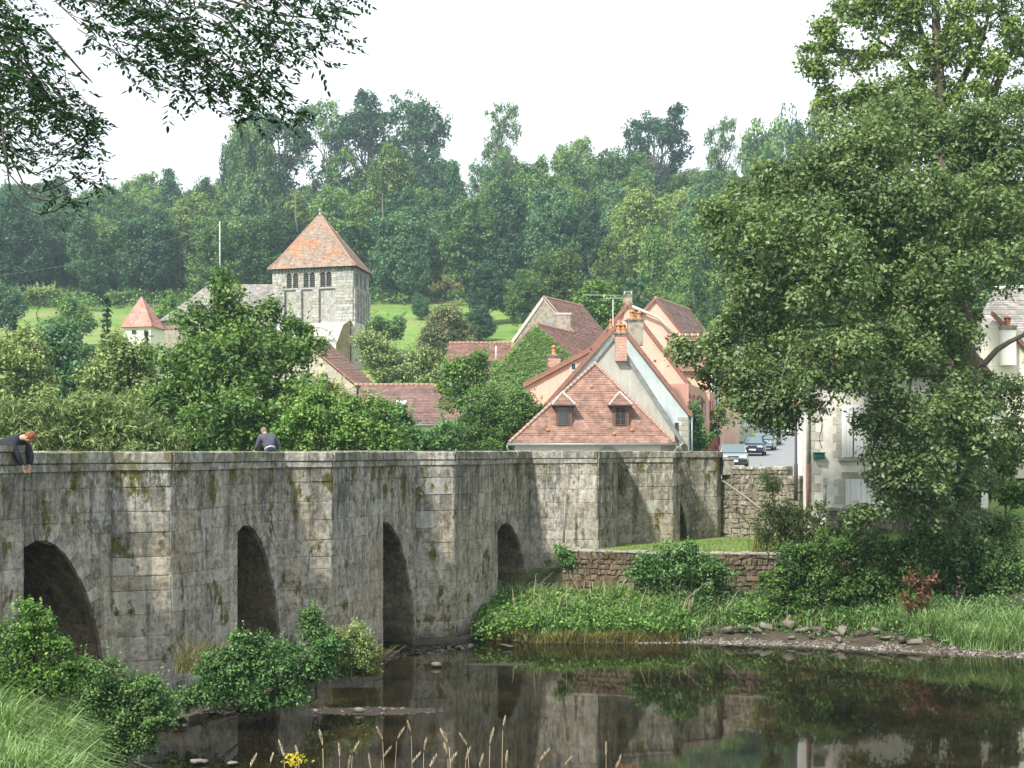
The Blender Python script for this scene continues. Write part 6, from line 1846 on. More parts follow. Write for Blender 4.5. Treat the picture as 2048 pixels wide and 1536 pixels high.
def blob_clumps(blobs, rc, rng, fill=1.0, core=0.25):
    """clump centres over ellipsoids (cx,cy,cz,rx,ry,rz)"""
    Cs, Rs = [], []
    for b in blobs:
        c, r = np.array(b[:3]), np.array(b[3:6])
        area = 4 * np.pi * ((r[0] * r[1]) ** 1.6 / 3 + (r[0] * r[2]) ** 1.6 / 3 + (r[1] * r[2]) ** 1.6 / 3) ** (1 / 1.6)
        n = max(5, int(fill * area / (np.pi * rc * rc) * 1.1))
        d = unit(rng.normal(size=(n, 3)))
        d[:, 2] = np.where((d[:, 2] < -0.6) & (rng.random(n) < .3), -d[:, 2], d[:, 2])
        u = np.where(rng.random(n) < core, rng.uniform(.25, .75, n), rng.uniform(.75, 1.03, n))
        Cs.append(c + d * u[:, None] * r); Rs.append(rc * rng.uniform(.55, 1.35, n))
    return np.concatenate(Cs), np.concatenate(Rs)

def limb(m, a, b, r0, r1, rng, n=5, wob=.12, sag=0.0, sides=6):
    a, b = np.array(a), np.array(b); L = np.linalg.norm(b - a); pts = []
    for k in range(n + 1):
        f = k / n; p = a + (b - a) * f
        if 0 < k < n: p = p + rng.normal(size=3) * wob * L / n
        p[2] += sag * math.sin(f * math.pi) * L
        pts.append(tuple(p))
    m.tube(pts, [r0 + (r1 - r0) * (k / n) ** .8 for k in range(n + 1)], sides)
    return pts

PLANT_NO = [0]
def px_blobs(blobs, Y, dz=0.85, off=None):
    out = []
    for b in blobs:
        x, y, rx, ry = b[:4]; yo = b[4] if len(b) > 4 else 0.0
        p = at(x, y, Y + yo); s = (Y + yo) / FPX
        out.append((p.x, p.y, p.z, rx * s, (rx + ry) / 2 * s * dz, ry * s))
    return out

def plant(name, label, Y, blobs, leaf, size, rc, cat='tree', n_per=None, dens=1.0, base=None, bark='bark', group=None, trunk_r=None, limbs=True, aspect=.6, droop=0.0, flat=.75, fill=1.0, dz=.85, seed=None, tonevar=.5, core=.25, twigs=40, shrink=1.0, blob_limbs=True, sats=3, inner=1.0, shoots=110, trunk=True, crown_name='crown', stems=1):
    PLANT_NO[0] += 1
    size = size * 0.68; dens = dens * 1.25; core = min(.6, core * 1.5); fill *= 1.22; flat = min(.95, flat * 1.2)
    rng = np.random.default_rng(seed if seed is not None else 1000 + PLANT_NO[0])
    B = px_blobs([(*b[:2], b[2] * shrink * .92, b[3] * shrink * .92, *b[4:]) for b in blobs], Y, dz)
    if base is None:
        bx = float(np.mean([b[0] for b in B])); base = (bx, Y, gz(bx, Y))
    root = empty(name, base); tag(root, label, cat, group)
    sat = []
    for b in B:        # stray sprays break up the outline
        for _ in range(sats):
            d = unit(rng.normal(size=3)); d[2] = abs(d[2]) if rng.random() < .6 else d[2]; q = rng.uniform(.9, 1.22); z_ = rng.uniform(.18, .36)
            sat.append((b[0] + d[0] * b[3] * q, b[1] + d[1] * b[4] * q, b[2] + d[2] * b[5] * q, b[3] * z_, b[4] * z_, b[5] * z_))
    C, R = blob_clumps(list(B) + sat, rc, rng, fill, core)
    if n_per is None: n_per = max(6, int(dens * 2.6 * rc * rc * 3.1 / (size * size * aspect)))
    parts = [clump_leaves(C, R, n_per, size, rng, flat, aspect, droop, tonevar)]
    # loose leaves all through the mass, and leafy shoots standing out of it
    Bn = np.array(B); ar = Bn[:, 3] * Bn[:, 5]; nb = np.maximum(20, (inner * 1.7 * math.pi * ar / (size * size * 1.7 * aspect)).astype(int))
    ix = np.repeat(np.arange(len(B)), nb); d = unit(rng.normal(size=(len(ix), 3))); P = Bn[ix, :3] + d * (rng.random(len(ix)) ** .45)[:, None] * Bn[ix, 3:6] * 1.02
    parts.append(leaf_quads(P, unit(d * .5 + rng.normal(size=d.shape) * .6 + np.array([0, 0, .5])), size * 1.25, rng, aspect, tone=rng.random(len(P)) * .6))  # tone kept low: inner shade put into the leaf colour
    if shoots:
        ks = rng.choice(len(C), min(len(C), shoots)); BC = Bn[:, :3]
        for k in ks:
            c = BC[int(np.argmin(np.linalg.norm(BC - C[k], axis=1)))]; o_ = C[k] - c; o_ = o_ / max(1e-6, np.linalg.norm(o_)); dv = unit(o_ * .8 + np.array([0, 0, .75 - droop * .4]) + rng.normal(size=3) * .3)
            Ls = rc * rng.uniform(1.3, 2.6); nl = max(5, int(Ls / size * 1.7)); f = np.linspace(.2, 1, nl)[:, None]
            Q = C[k] + dv * Ls * f + rng.normal(size=(nl, 3)) * size * .45 * (1.1 - f)
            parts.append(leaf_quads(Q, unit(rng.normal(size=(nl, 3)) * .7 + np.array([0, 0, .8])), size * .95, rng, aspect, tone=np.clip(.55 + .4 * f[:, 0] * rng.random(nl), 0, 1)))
    V, F, T = join_arrays(parts)
    off = np.array(base)
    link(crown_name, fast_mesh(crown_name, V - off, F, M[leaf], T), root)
    if trunk:
        m = MB(); top = max(b[2] for b in B); H = max(.3, top - base[2])
        tr = trunk_r or max(.03, H * .022)
        cx = float(np.mean([b[0] for b in B])); cy = float(np.mean([b[1] for b in B]))
        tips = []
        for s_ in range(stems):
            jx = rng.normal() * .15 * (s_ > 0) * H * .3
            t_ = limb(m, (base[0] + jx, base[1], base[2] - .3), (cx + jx * 2, cy, base[2] + H * .8), tr, tr * .3, rng, 7, .25, 0, 8)
            tips.append(t_)
        m.build('trunk' if cat == 'tree' else 'stem', M[bark], root)
        if limbs:
            m = MB()
            for b in (B if blob_limbs else []):
                t_ = tips[rng.integers(len(tips))]
                f = min(5, max(1, int((b[2] - base[2]) / H * 6)))
                limb(m, t_[f], (b[0], b[1], b[2]), tr * .5, tr * .15, rng, 4, .3, 0, 5)
            sel = rng.choice(len(C), min(twigs, len(C)), replace=False)
            BC = np.array([b[:3] for b in B])
            for k in sel:
                j = int(np.argmin(np.linalg.norm(BC - C[k], axis=1)))
                limb(m, BC[j], C[k], tr * .16, tr * .05, rng, 3, .25, 0, 4)
            m.build('branches' if False else 'branch', M[bark], root, kind='stuff')
    return root

# ------------------------------------------------------------------ wood on the hill: a few kinds, each tree its own object
def proto(kind, seed, leafmat, H=15.0, w=5.8, size=.38, rc=.85, fill=1.15, dens=.95, low=.06, bark='bark_pale', airy=False):
    rng = np.random.default_rng(seed)
    blobs = []
    if kind == 'round':
        for k in range(15):
            z = rng.uniform(low + .15, .88); wr = w * (1 - abs(z - .45) * .9) * .85
            a = rng.uniform(0, 6.28); r = rng.uniform(.2, .75) * wr
            s = rng.uniform(.34, .52) * w
            blobs.append((math.cos(a) * r, math.sin(a) * r, z * H, s, s, s * rng.uniform(.8, 1.05)))
        blobs.append((0, 0, .5 * H, w * .55, w * .55, H * .36))
    elif kind == 'tall':
        for k in range(12):
            z = (k + .8) / 12.5; wr = w * math.sin(min(1, z * 1.15 + .1) * math.pi) ** .7 * .45
            a = rng.uniform(0, 6.28)
            s = w * rng.uniform(.34, .5) * (1.1 - .5 * z)
            blobs.append((math.cos(a) * wr, math.sin(a) * wr, (low + z * (1 - low)) * H * .95, s, s, s * 1.25))
    elif kind == 'airy':
        for k in range(34):
            a = rng.uniform(0, 6.28); z = rng.uniform(.32, .97); r = w * rng.uniform(.15, .95) * (1 - max(0, z - .55) * .9)
            s = w * rng.uniform(.14, .25)
            blobs.append((math.cos(a) * r, math.sin(a) * r, z * H, s, s, s * .8))
    for b in (list(blobs) if kind != 'airy' else []):
        for _ in range(2):
            d = unit(rng.normal(size=3)); q = rng.uniform(.85, 1.15); z_ = rng.uniform(.25, .42)
            blobs.append((b[0] + d[0] * b[3] * q, b[1] + d[1] * b[4] * q, max(1.0, b[2] + d[2] * b[5] * q), b[3] * z_, b[4] * z_, b[5] * z_))
    C, R = blob_clumps(blobs, rc, rng, fill * (.72 if kind != 'airy' else .9))
    n_per = max(6, int(dens * 2.2 * rc * rc * 3.1 / (size * size * .65)))
    V, F, T = clump_leaves(C, R, n_per, size, rng, .9, .65)
    cm = fast_mesh('crown', V, F, M[leafmat], T)
    m = MB(); tr = .24 if kind != 'airy' else .30
    t_ = limb(m, (0, 0, -1.5), (rng.normal() * .5, rng.normal() * .5, H * .85), tr, tr * .25, rng, 7, .15, 0, 6)
    for k, b in enumerate(blobs[:34]):
        if kind == 'airy' or k % 3 == 0:
            f = min(6, max(2, int(b[2] / H * 6)))
            limb(m, t_[f], b[:3], tr * .4, tr * .12, rng, 4, .25, .0, 4)
    tmp = m.build('trunk', M[bark]); tm = tmp.data; bpy.data.objects.remove(tmp)
    return cm, tm, H

PROTO = {
    'green': [proto('round', 21, 'leaf_forest'), proto('round', 22, 'leaf_forest', w=6.2), proto('round', 23, 'leaf_forest', H=14, w=6.0)],
    'cool': [proto('round', 24, 'leaf_teal', w=6.0), proto('tall', 25, 'leaf_teal', H=17, w=5.2)],
    'yellow': [proto('round', 26, 'leaf_forest_yellow', w=5.8), proto('tall', 27, 'leaf_forest_yellow', H=16, w=4.8)],
    'airy': [proto('airy', 28, 'leaf_teal', H=16, w=6.0, rc=.7, fill=.8, size=.34), proto('airy', 29, 'leaf_forest', H=16, w=5.5, rc=.6, fill=.65, size=.32)],
    'poplar': [proto('tall', 30, 'leaf_forest', H=18, w=4.2)],
}
KIND_WORDS = {'green': 'mid-green broadleaf tree', 'cool': 'dark blue-green tree', 'yellow': 'lighter yellow-green tree', 'airy': 'thin see-through tree', 'poplar': 'tall narrow tree'}
def hill_tree(kind, k, X, Y, sc, label, group, name=None, sxy=1.0, zb=None, cat='tree'):
    cm, tm, H = PROTO[kind][k % len(PROTO[kind])]
    z = gz(X, Y) if zb is None else zb
    root = empty(name or {'green': 'broadleaf_tree', 'cool': 'oak_tree', 'yellow': 'ash_tree', 'airy': 'open_tree', 'poplar': 'poplar_tree'}[kind], (X, Y, z))
    root.scale = (sc * sxy, sc * sxy, sc); root.rotation_euler = (0, 0, random.uniform(0, 6.28))
    tag(root, label, cat, group)
    c = link('crown', cm, root); t_ = link('trunk', tm, root)
    return root

rf = random.Random(4)
def zone(x):
    return 'behind the turret at the left' if x < 420 else 'behind the church tower' if x < 780 else 'above the hillside meadow' if x < 1080 else 'above the pink gables' if x < 1400 else 'behind the big tree at the right'
N_HILL = 0
for row in range(11):
    Yr_ = 246 + row * 9.2
    half = .375 * Yr_ + 8
    nxr = int(2 * half / 10.2)
    for c_ in range(nxr):
        X = -half + (c_ + .5 + (row % 2) * .5) * 2 * half / nxr + rf.uniform(-2.6, 2.6); Y = Yr_ + rf.uniform(-2.8, 2.8)
        px_ = 1024 + X / Y * FPX
        if px_ > 1560 and row > 2 and px_ > 1620: continue
        if 905 < px_ < 985 and row > 7: continue
        u = rf.random()
        kind = 'cool' if u < .30 else 'green' if u < .70 else 'yellow' if u < .92 else 'poplar'
        if px_ < 420: kind = 'cool' if u < .5 else 'green' if u < .92 else 'yellow'
        sc = rf.uniform(.92, 1.22) * (1.12 if row >= 8 else 1.0)
        if 905 < px_ < 990 and row > 5: sc *= .72
        hill_tree(kind, rf.randrange(9), X, Y, sc, KIND_WORDS[kind] + (' low' if row < 3 else ' halfway up' if row < 7 else ' near the skyline') + ' in the wood ' + zone(px_), 'trees of the hillside wood')
        N_HILL += 1
# skyline trees that stand out
def sky_tree(kind, k, x, ytop, Y, wpx, label, group=None):
    X = xat(x, Y); z = gz(X, Y); H = at(x, ytop, Y).z - z; cm, tm, H0 = PROTO[kind][k % len(PROTO[kind])]
    sc = H / (H0 * .99); w0 = 5.6 * sc; s = (wpx / 2 / FPX * Y) / w0
    return hill_tree(kind, k, X, Y, sc, label, group, sxy=s)
sky_tree('airy', 0, 560, 228, 318, 190, 'airy oak at the left end of the high skyline group above the tower')
sky_tree('airy', 1, 660, 214, 316, 170, 'airy tree second from left in the high skyline group above the tower')
sky_tree('airy', 0, 740, 212, 318, 190, 'broad open oak in the middle of the high skyline group')
sky_tree('airy', 0, 830, 210, 314, 170, 'dark open oak at the right end of the high skyline group')
sky_tree('green', 1, 500, 255, 312, 130, 'dense round tree below the left skyline oak')
sky_tree('cool', 0, 870, 300, 308, 120, 'dark tree stepping down right of the high skyline group')
sky_tree('airy', 1, 1002, 214, 300, 120, 'tall thin see-through tree alone against the sky in the gap')
sky_tree('airy', 0, 975, 330, 296, 90, 'low open tree at the foot of the lone skyline tree')
sky_tree('airy', 0, 1320, 232, 322, 170, 'dark spreading oak on the skyline above the pink house')
sky_tree('airy', 1, 1445, 240, 318, 110, 'pale feathery tree on the skyline right of the dark oak')
sky_tree('green', 0, 1150, 292, 312, 130, 'round tree on the skyline left of the dark oak')
sky_tree('green', 2, 1235, 310, 300, 130, 'broad green tree below the dark skyline oak')
sky_tree('green', 1, 1540, 262, 305, 160, 'green tree on the skyline touching the big tree at the right')
sky_tree('airy', 0, 1600, 238, 312, 120, 'open tree on the skyline just left of the big tree')
sky_tree('cool', 0, 470, 268, 320, 80, 'small dark skyline tree at the left end of the high group')
sky_tree('yellow', 0, 785, 300, 270, 120, 'tall light green tree with a pale bare trunk right of the tower top')
sky_tree('green', 0, 1060, 340, 270, 150, 'bright green rounded tree in the middle of the wooded slope')
sky_tree('cool', 1, 905, 330, 262, 100, 'narrow blue-green tree beside the skyline gap')
for x, y0, y1, Y in ((765, 385, 468, 244), (590, 380, 465, 243)):
    m = MB(); a, b = at(x + 6, y1, Y), at(x, y0, Y); m.tube([a, a.lerp(b, .4) + Vector((-.25, 0, 0)), b], [.17, .12, .03], 6)
    o = m.build('bare_trunk', M['bark_pale'], loc=a); tag(o, {765: 'pale bare leaning trunk right of the tower roof', 590: 'pale bare forked trunk left of the tower roof', 628: 'thin bare trunk directly behind the weathercock'}[x], 'tree trunk')

# trees down the right-hand slope, nearer
for i, (x, ytop, Y, wpx, kind, k, lab) in enumerate((
    (1120, 500, 196, 120, 'yellow', 0, 'soft weeping-looking tree above the stone gable house'), 
    (1310, 450, 175, 120, 'poplar', 0, 'tall pale poplar behind the pink chimney'), (1395, 530, 165, 80, 'poplar', 0, 'narrow poplar above the brick chimney'),
    (1220, 470, 212, 110, 'yellow', 1, 'yellow-green tree left of the tall poplar'), (1290, 385, 236, 150, 'yellow', 0, 'large light tree on the slope above the poplar'),
    (1410, 440, 215, 140, 'green', 2, 'broad green tree on the slope right of the poplar'), (1480, 400, 220, 150, 'cool', 0, 'dark round tree on the slope beside the big tree'),
    (1180, 395, 240, 100, 'cool', 1, 'slender dark tree in the middle of the right slope'), (1105, 375, 242, 130, 'cool', 0, 'dark tree above the weeping one on the right slope'),
    
    (1470, 560, 170, 110, 'green', 1, 'green tree behind the far roofs of the street'), (1560, 520, 175, 150, 'green', 0, 'green tree filling the top of the street'),
    (1650, 560, 160, 160, 'cool', 1, 'dark tree beyond the white house'), (1540, 640, 168, 110, 'green', 2, 'low tree at the bend of the street'),
    (830, 480, 240, 75, 'cool', 0, 'round dark tree at the left edge of the meadow top'), (900, 478, 246, 80, 'green', 0, 'green tree on a thin trunk at the meadow top'),
    (795, 480, 244, 70, 'green', 1, 'round tree on a pale trunk at the meadow top'), 
    (1265, 560, 150, 90, 'cool', 0, 'green tree right behind the pink chimney'), (1430, 640, 150, 90, 'yellow', 1, 'light tree behind the clay pot at the end of the roofs'),
    (1350, 600, 150, 80, 'green', 0, 'tree behind the tall brick chimney'), (1990, 480, 190, 200, 'cool', 0, 'dark tree behind the roof at the right edge'))):
    X = xat(x, Y); z = gz(X, Y); cm, tm, H0 = PROTO[kind][k % len(PROTO[kind])]
    H = max(4.0, at(x, ytop, Y).z - z); sc = H / H0; hill_tree(kind, k, X, Y, sc, lab, None, sxy=max(.4, (wpx / 2 / FPX * Y) / (5.3 * sc)))

for x, yb, ytop, wpx, kind, k, lab in ((841, 642, 588, 48, 'cool', 0, 'small round tree alone on the meadow'), (957, 690, 612, 74, 'cool', 0, 'small bluish tree low on the meadow'), (972, 645, 520, 84, 'cool', 0, 'dark bushy tree on the right side of the meadow'), (955, 580, 480, 80, 'green', 0, 'rounded tree at the top corner of the meadow'), (1050, 665, 545, 100, 'green', 1, 'rounded grey-green tree left of the weeping one'), (1020, 640, 560, 70, 'yellow', 0, 'pale small tree at the right edge of the meadow')):
    Y = min(np.arange(130, 262, 1.0), key=lambda v: abs(HOR - (gz(xat(x, v), v) - EYE) / v * FPX - yb)); X = xat(x, Y); z = gz(X, Y); cm, tm, H0 = PROTO[kind][k % len(PROTO[kind])]
    sc = max(2.0, at(x, ytop, Y).z - z) / H0; hill_tree(kind, k, X, Y, sc, lab, None, sxy=(wpx / 2 / FPX * Y) / (5.6 * sc))

# undergrowth along the foot of the wood
rng = np.random.default_rng(77); C_ = []
for k in range(330):
    X = rng.uniform(-95, 100); Y = rng.uniform(240, 249) if X < -2 or X > 14 else rng.uniform(243, 250)
    C_.append((X, Y, gz(X, Y) + rng.uniform(.3, 2.2)))
for k in range(160):
    X = rng.uniform(8, 60); Y = rng.uniform(165, 235); C_.append((X, Y, gz(X, Y) + rng.uniform(.2, 1.8)))
C_ = np.array(C_); V, F, T = clump_leaves(C_, rng.uniform(1.0, 2.4, len(C_)), 60, .45, rng)
o = link('undergrowth', fast_mesh('undergrowth', V, F, M['leaf_forest'], T)); tag(o, 'dark undergrowth along the foot of the hillside wood', kind='stuff')

# ------------------------------------------------------------------ trees and bushes between village and bridge
plant('alder_tree', 'big dense conical green tree behind the bridge left of the church tower', 58,
      [(452, 610, 42, 52), (425, 672, 75, 55), (510, 662, 72, 55), (372, 745, 72, 62, -2), (465, 745, 95, 70, -3), (560, 735, 72, 65, -1), (355, 830, 70, 60, -2), (455, 840, 100, 65, -4), (560, 830, 80, 68, -2), (600, 690, 34, 40), (400, 890, 80, 35, -3), (530, 895, 90, 35, -3), (330, 880, 50, 35)],
      'leaf_alder', .25, .46, dens=.60, fill=.9, trunk_r=.28, base=(xat(470, 58), 58, 3.0))
plant('hazel_bush', 'bright green bush behind the parapet right of the man seen from behind', 50,
      [(612, 850, 50, 42), (672, 845, 55, 48), (590, 888, 40, 30), (742, 868, 62, 42), (700, 895, 90, 28), (790, 892, 40, 22), (640, 812, 26, 28), (770, 838, 26, 28)],
      'leaf_bright', .17, .32, 'bush', dens=.75, base=(xat(680, 50), 50.5, 3.0), stems=3)
plant('elder_bush', 'pale green bush between the big conical tree and the stone barn', 68, [(640, 790, 38, 40), (670, 830, 42, 40), (625, 850, 50, 40), (700, 850, 34, 26)], 'leaf_willow', .22, .4, 'bush', dens=.7, stems=3)
plant('willow_bush', 'feathery pale willow scrub behind the parapet beside the ginger-haired person', 47,
      [(95, 865, 80, 52), (175, 850, 75, 60), (255, 862, 70, 52), (35, 855, 70, 55), (320, 885, 55, 34), (120, 900, 150, 40), (250, 905, 120, 34)], 'leaf_willow', .30, .38, 'bush', dens=.42, aspect=.2, droop=-1.2, base=(xat(150, 47), 47.5, 2.6), stems=4, tonevar=.35)
plant('olive_bush', 'yellow-green open bush between willow scrub and the big conical tree', 64,
      [(235, 715, 42, 45), (205, 780, 50, 55), (265, 785, 55, 60), (225, 840, 60, 45), (290, 845, 50, 40), (280, 720, 28, 30)], 'leaf_willow', .24, .42, 'bush', dens=.55, fill=.9, stems=4)
plant('round_bush', 'large rounded grey-green bush at the left edge behind the parapet', 76,
      [(40, 740, 70, 62), (10, 800, 60, 60), (75, 800, 52, 55), (40, 850, 70, 40), (60, 700, 40, 34)], 'leaf_willow', .30, .5, 'bush', dens=.8, stems=3, tonevar=.4)
plant('dark_tree', 'dark green tree in the hollow right of the large rounded bush', 92,
      [(120, 700, 48, 50), (160, 740, 48, 60), (125, 790, 50, 60), (80, 690, 40, 34), (165, 810, 40, 40)], 'leaf_teal', .34, .6, dens=.7)
plant('fruit_tree', 'fresh green young tree on the left meadow in front of the wood', 190, [(152, 632, 30, 26), (128, 650, 26, 18), (175, 650, 22, 18)], 'leaf_bright', .45, .7, dens=.8)
plant('orchard_tree', 'flat-topped pale tree standing free on the left meadow', 212, [(75, 590, 28, 11), (100, 586, 24, 10), (55, 598, 16, 9)], 'leaf_willow', .45, .6, dens=.8, bark='bark')
plant('pear_tree', 'bright pointed young tree just right of the turret roof', 182, [(343, 608, 11, 18), (338, 630, 17, 20), (330, 650, 18, 15)], 'leaf_bright', .40, .6, dens=.8)
plant('meadow_bush', 'bushy tree at the left edge on the meadow', 205, [(10, 600, 24, 24), (35, 612, 20, 22), (0, 640, 30, 24)], 'leaf_teal', .5, .8, 'bush', dens=.8)
for i, (x, y0, y1, w, Y, lab) in enumerate(((214, 583, 760, 52, 100, 'spiky spruce left of the turret'), (28, 618, 760, 60, 120, 'spruce at the far left above the round bush'), (110, 640, 780, 55, 112, 'spruce between the left bushes below the meadow'), (292, 655, 760, 44, 118, 'young spruce in front of the turret wall'))):
    base = (xat(x, Y), Y, gz(xat(x, Y), Y)); rng = np.random.default_rng(500 + i); root = empty('spruce_tree', base); tag(root, lab, 'tree')
    zt = at(x, y0, Y).z; H = zt - base[2]; C_, R_, Dv = [], [], []
    nn = 240
    P = []; Nn = []
    for k in range(26):
        f = k / 26; z = base[2] + H * (.12 + .86 * f); wr = (w / 2 / FPX * Y) * 1.25 * (1 - f) ** .8 + .06
        for j in range(9):
            a = rng.uniform(0, 6.28); L_ = wr * rng.uniform(.65, 1.1)
            n2 = max(6, int(26 * L_))
            s = np.linspace(.1, 1, n2)
            P.append(np.stack([base[0] + math.cos(a) * L_ * s + rng.normal(0, .08, n2), base[1] + math.sin(a) * L_ * s + rng.normal(0, .08, n2), z - L_ * s * .28 + rng.normal(0, .06, n2)], 1))
            Nn.append(np.tile(np.array([[math.cos(a) * .3, math.sin(a) * .3, .9]]), (n2, 1)) + rng.normal(0, .4, (n2, 3)))
    P = np.concatenate(P); Nn = unit(np.concatenate(Nn))
    V, F, T = leaf_quads(P, Nn, .30, rng, .4, droop=.8)
    link('crown', fast_mesh('crown', V - np.array(base), F, M['leaf_conifer'], T), root)
    m = MB(); m.tube([Vector(base) - Vector((0, 0, .3)), (base[0], base[1], zt - .2)], [.16, .02], 6); m.build('trunk', M['bark'], root)

plant('scrub_bush', 'greyish scrub on the slope between the steep barn and the meadow', 128, [(790, 745, 60, 30), (850, 735, 52, 30), (760, 715, 36, 28), (880, 760, 50, 26), (820, 775, 60, 24), (735, 690, 26, 30)], 'leaf_willow', .36, .7, 'bush', dens=.75, tonevar=.4, stems=3)
plant('hawthorn_tree', 'rounded brownish-green tree in the lower meadow right of the church tower', 166, [(890, 650, 36, 34), (870, 680, 36, 30), (915, 680, 36, 30), (892, 705, 44, 20)], 'leaf_olive', .42, .8, dens=.9)
plant('meadow_shrub', 'low dark shrub beside the foot of the church tower', 168, [(772, 655, 28, 20), (785, 668, 26, 14), (755, 668, 18, 16)], 'leaf_forest', .4, .7, 'bush', dens=.9)
plant('walnut_tree', 'bright green small tree in front of the ivy gable', 94, [(925, 745, 32, 28), (952, 728, 26, 24), (905, 765, 26, 26), (950, 765, 40, 30), (915, 800, 40, 30)], 'leaf_bright', .28, .42, dens=.6, sats=1)
plant('laurel_bush', 'dense rounded green bush left of the hipped roof', 80, [(980, 812, 40, 34), (1032, 815, 40, 30), (1068, 825, 24, 32), (960, 845, 46, 40), (1015, 850, 55, 45), (925, 880, 40, 30), (985, 890, 60, 26), (1050, 800, 14, 14)], 'leaf_alder', .22, .4, 'bush', dens=.65, stems=3, sats=1)
plant('garden_hedge', 'low loose hedge in front of the white wall of the skylight house', 74, [(840, 888, 40, 26), (880, 893, 36, 24), (800, 850, 14, 30), (815, 890, 24, 24), (900, 880, 18, 30)], 'leaf_shrub', .24, .4, 'hedge', dens=.75, stems=3)
plant('young_tree', 'thin young tree in front of the plum-brown roof', 76, [(745, 820, 14, 22), (770, 835, 20, 26), (728, 835, 12, 22), (800, 845, 10, 24)], 'leaf_willow', .22, .3, dens=.55)
plant('lime_tree', 'dense round chestnut tree left of the pink chimney', 142, [(1195, 600, 42, 40), (1172, 620, 32, 36), (1222, 620, 32, 36), (1195, 640, 42, 26), (1215, 680, 24, 34), (1185, 690, 24, 30)], 'leaf_bright', .42, .62, dens=1.1, fill=1.2, bark='bark')
plant('gorse_bush', 'pale yellow flowering bush near the top of the meadow', 236, [(880, 572, 12, 7), (900, 568, 16, 8), (915, 576, 10, 6), (868, 578, 9, 6)], 'reed', .4, .5, 'bush', dens=.6, trunk=False, fill=.6)
plant('plane_bush', 'green bush where the rose house meets the bridge parapet', 88, [(1392, 860, 15, 26), (1400, 890, 17, 22), (1388, 830, 9, 18)], 'leaf_shrub', .2, .3, 'bush', dens=.8)
plant('street_tree', 'yellow-green small tree by the pink house front on the street', 100, [(1432, 850, 14, 22), (1440, 830, 12, 16)], 'leaf_willow', .25, .35, dens=.7)

# ivy over the gable
L_, A_, R_, hI = IVY
rng = np.random.default_rng(60); n = 9000
u, v = rng.random(n), rng.random(n); fl = u + v > 1; u[fl] = 1 - u[fl]; v[fl] = 1 - v[fl]
Ln, An, Rn = np.array(L_), np.array(A_), np.array(R_)
Pl = np.concatenate([Ln + (An - Ln) * u[:, None] + (Rn - Ln) * v[:, None], np.stack([rng.uniform(Ln[0], Rn[0], 5000), np.full(5000, Ln[1]), rng.uniform(6.5, max(Ln[2], Rn[2]), 5000)], 1)])
Pl[:, 1] -= .10 + rng.random(len(Pl)) * .08
Nn = unit(np.tile([[-.1, -1, .35]], (len(Pl), 1)) + rng.normal(0, .22, (len(Pl), 3)))
V, F, T = leaf_quads(Pl, Nn, .30, rng, .85)
link('ivy', fast_mesh('ivy', V - np.array(WL[hI.name]), F, M['leaf_ivy'], T), hI)

# ------------------------------------------------------------------ grass
def blades(P, h, w, rng, lean=.35, wind=(.15, 0), hvar=.35):
    n = len(P); hh = h * (1 + rng.uniform(-hvar, hvar, (n, 1))) if not hasattr(h, 'shape') else h[:, None]
    a = rng.uniform(0, 2 * np.pi, n); side = np.stack([np.cos(a), np.sin(a), np.zeros(n)], 1) * w * .5
    ld = rng.normal(0, lean, (n, 2)) + np.array(wind)
    up = np.array([0, 0, 1.0])
    p0 = P; l3 = np.concatenate([ld, np.zeros((n, 1))], 1)
    p1 = P + up * hh * .5 + l3 * hh * .22
    p2 = P + up * hh * .92 + l3 * hh * .85
    p3 = P + up * hh * (1.0 - .25 * np.clip(np.linalg.norm(l3, axis=1, keepdims=True), 0, 1)) + l3 * hh * 1.35
    V = np.stack([p0 - side, p0 + side, p1 - side * .9, p1 + side * .9, p2 - side * .5, p2 + side * .5, p3 - side * .06, p3 + side * .06], 1).reshape(-1, 3)
    b = (np.arange(n) * 8)[:, None]
    F = np.concatenate([b + np.array([[0, 1, 3, 2]]), b + np.array([[2, 3, 5, 4]]), b + np.array([[4, 5, 7, 6]])], 0)
    return V, F, np.repeat(rng.random(n), 8)
def grass(name, label, P, h, w, mat, seed, lean=.35, wind=(.15, 0)):
    rng = np.random.default_rng(seed); P = np.array(P, dtype=float)
    k1 = .9 if h > .2 else 3
    nz = np.sin(P[:, 0] * 2.3 * k1 + seed) * np.sin(P[:, 1] * 2.9 * k1 + 2 * seed) + .6 * np.sin(P[:, 0] * 5.1 * k1 + P[:, 1] * 3.7 * k1) + .35 * np.sin(P[:, 0] * 11.3 - P[:, 1] * 9.1)
    V, F, T = blades(P, h * (.95 + .28 * nz) * (1 + rng.uniform(-.3, .3, len(P))), w, rng, lean, wind)
    o = link(name, fast_mesh(name, V, F, M[mat], T)); tag(o, label, kind='stuff'); return o
rng = np.random.default_rng(8)
# grassy bank under the terrace wall
P = []; 
while len(P) < 9000:
    X = rng.uniform(-1.2, 5.4); t_ = rng.random(); yf = float(y_far(X)); Y = yf + .25 + t_ * 3.9
    if Y > 44.6 or (X > 4.6 and rng.random() < .5): continue
    P.append((X, Y, max(0.0, gz(X, Y)) - .02))
grass('bank_grass', 'tall lush grass on the far bank below the terrace wall', P, .52, .026, 'grass_fresh', 1, .36)
P2 = [(rng.uniform(-1.0, 5.2), float(y_far(1)) + rng.uniform(.2, 3.6), 0) for _ in range(900)]
P2 = [(x, y, gz(x, y)) for x, y, z in P2]
rg_ = np.random.default_rng(31); C_ = np.array(P2) + np.array([0, 0, .45]) ; V, F, T = clump_leaves(C_, rg_.uniform(.12, .28, len(C_)), 16, .10, rg_)
o = link('bank_weeds', fast_mesh('bank_weeds', V, F, M['leaf_bright'], T)); tag(o, 'leafy weeds among the bank grass', kind='stuff')
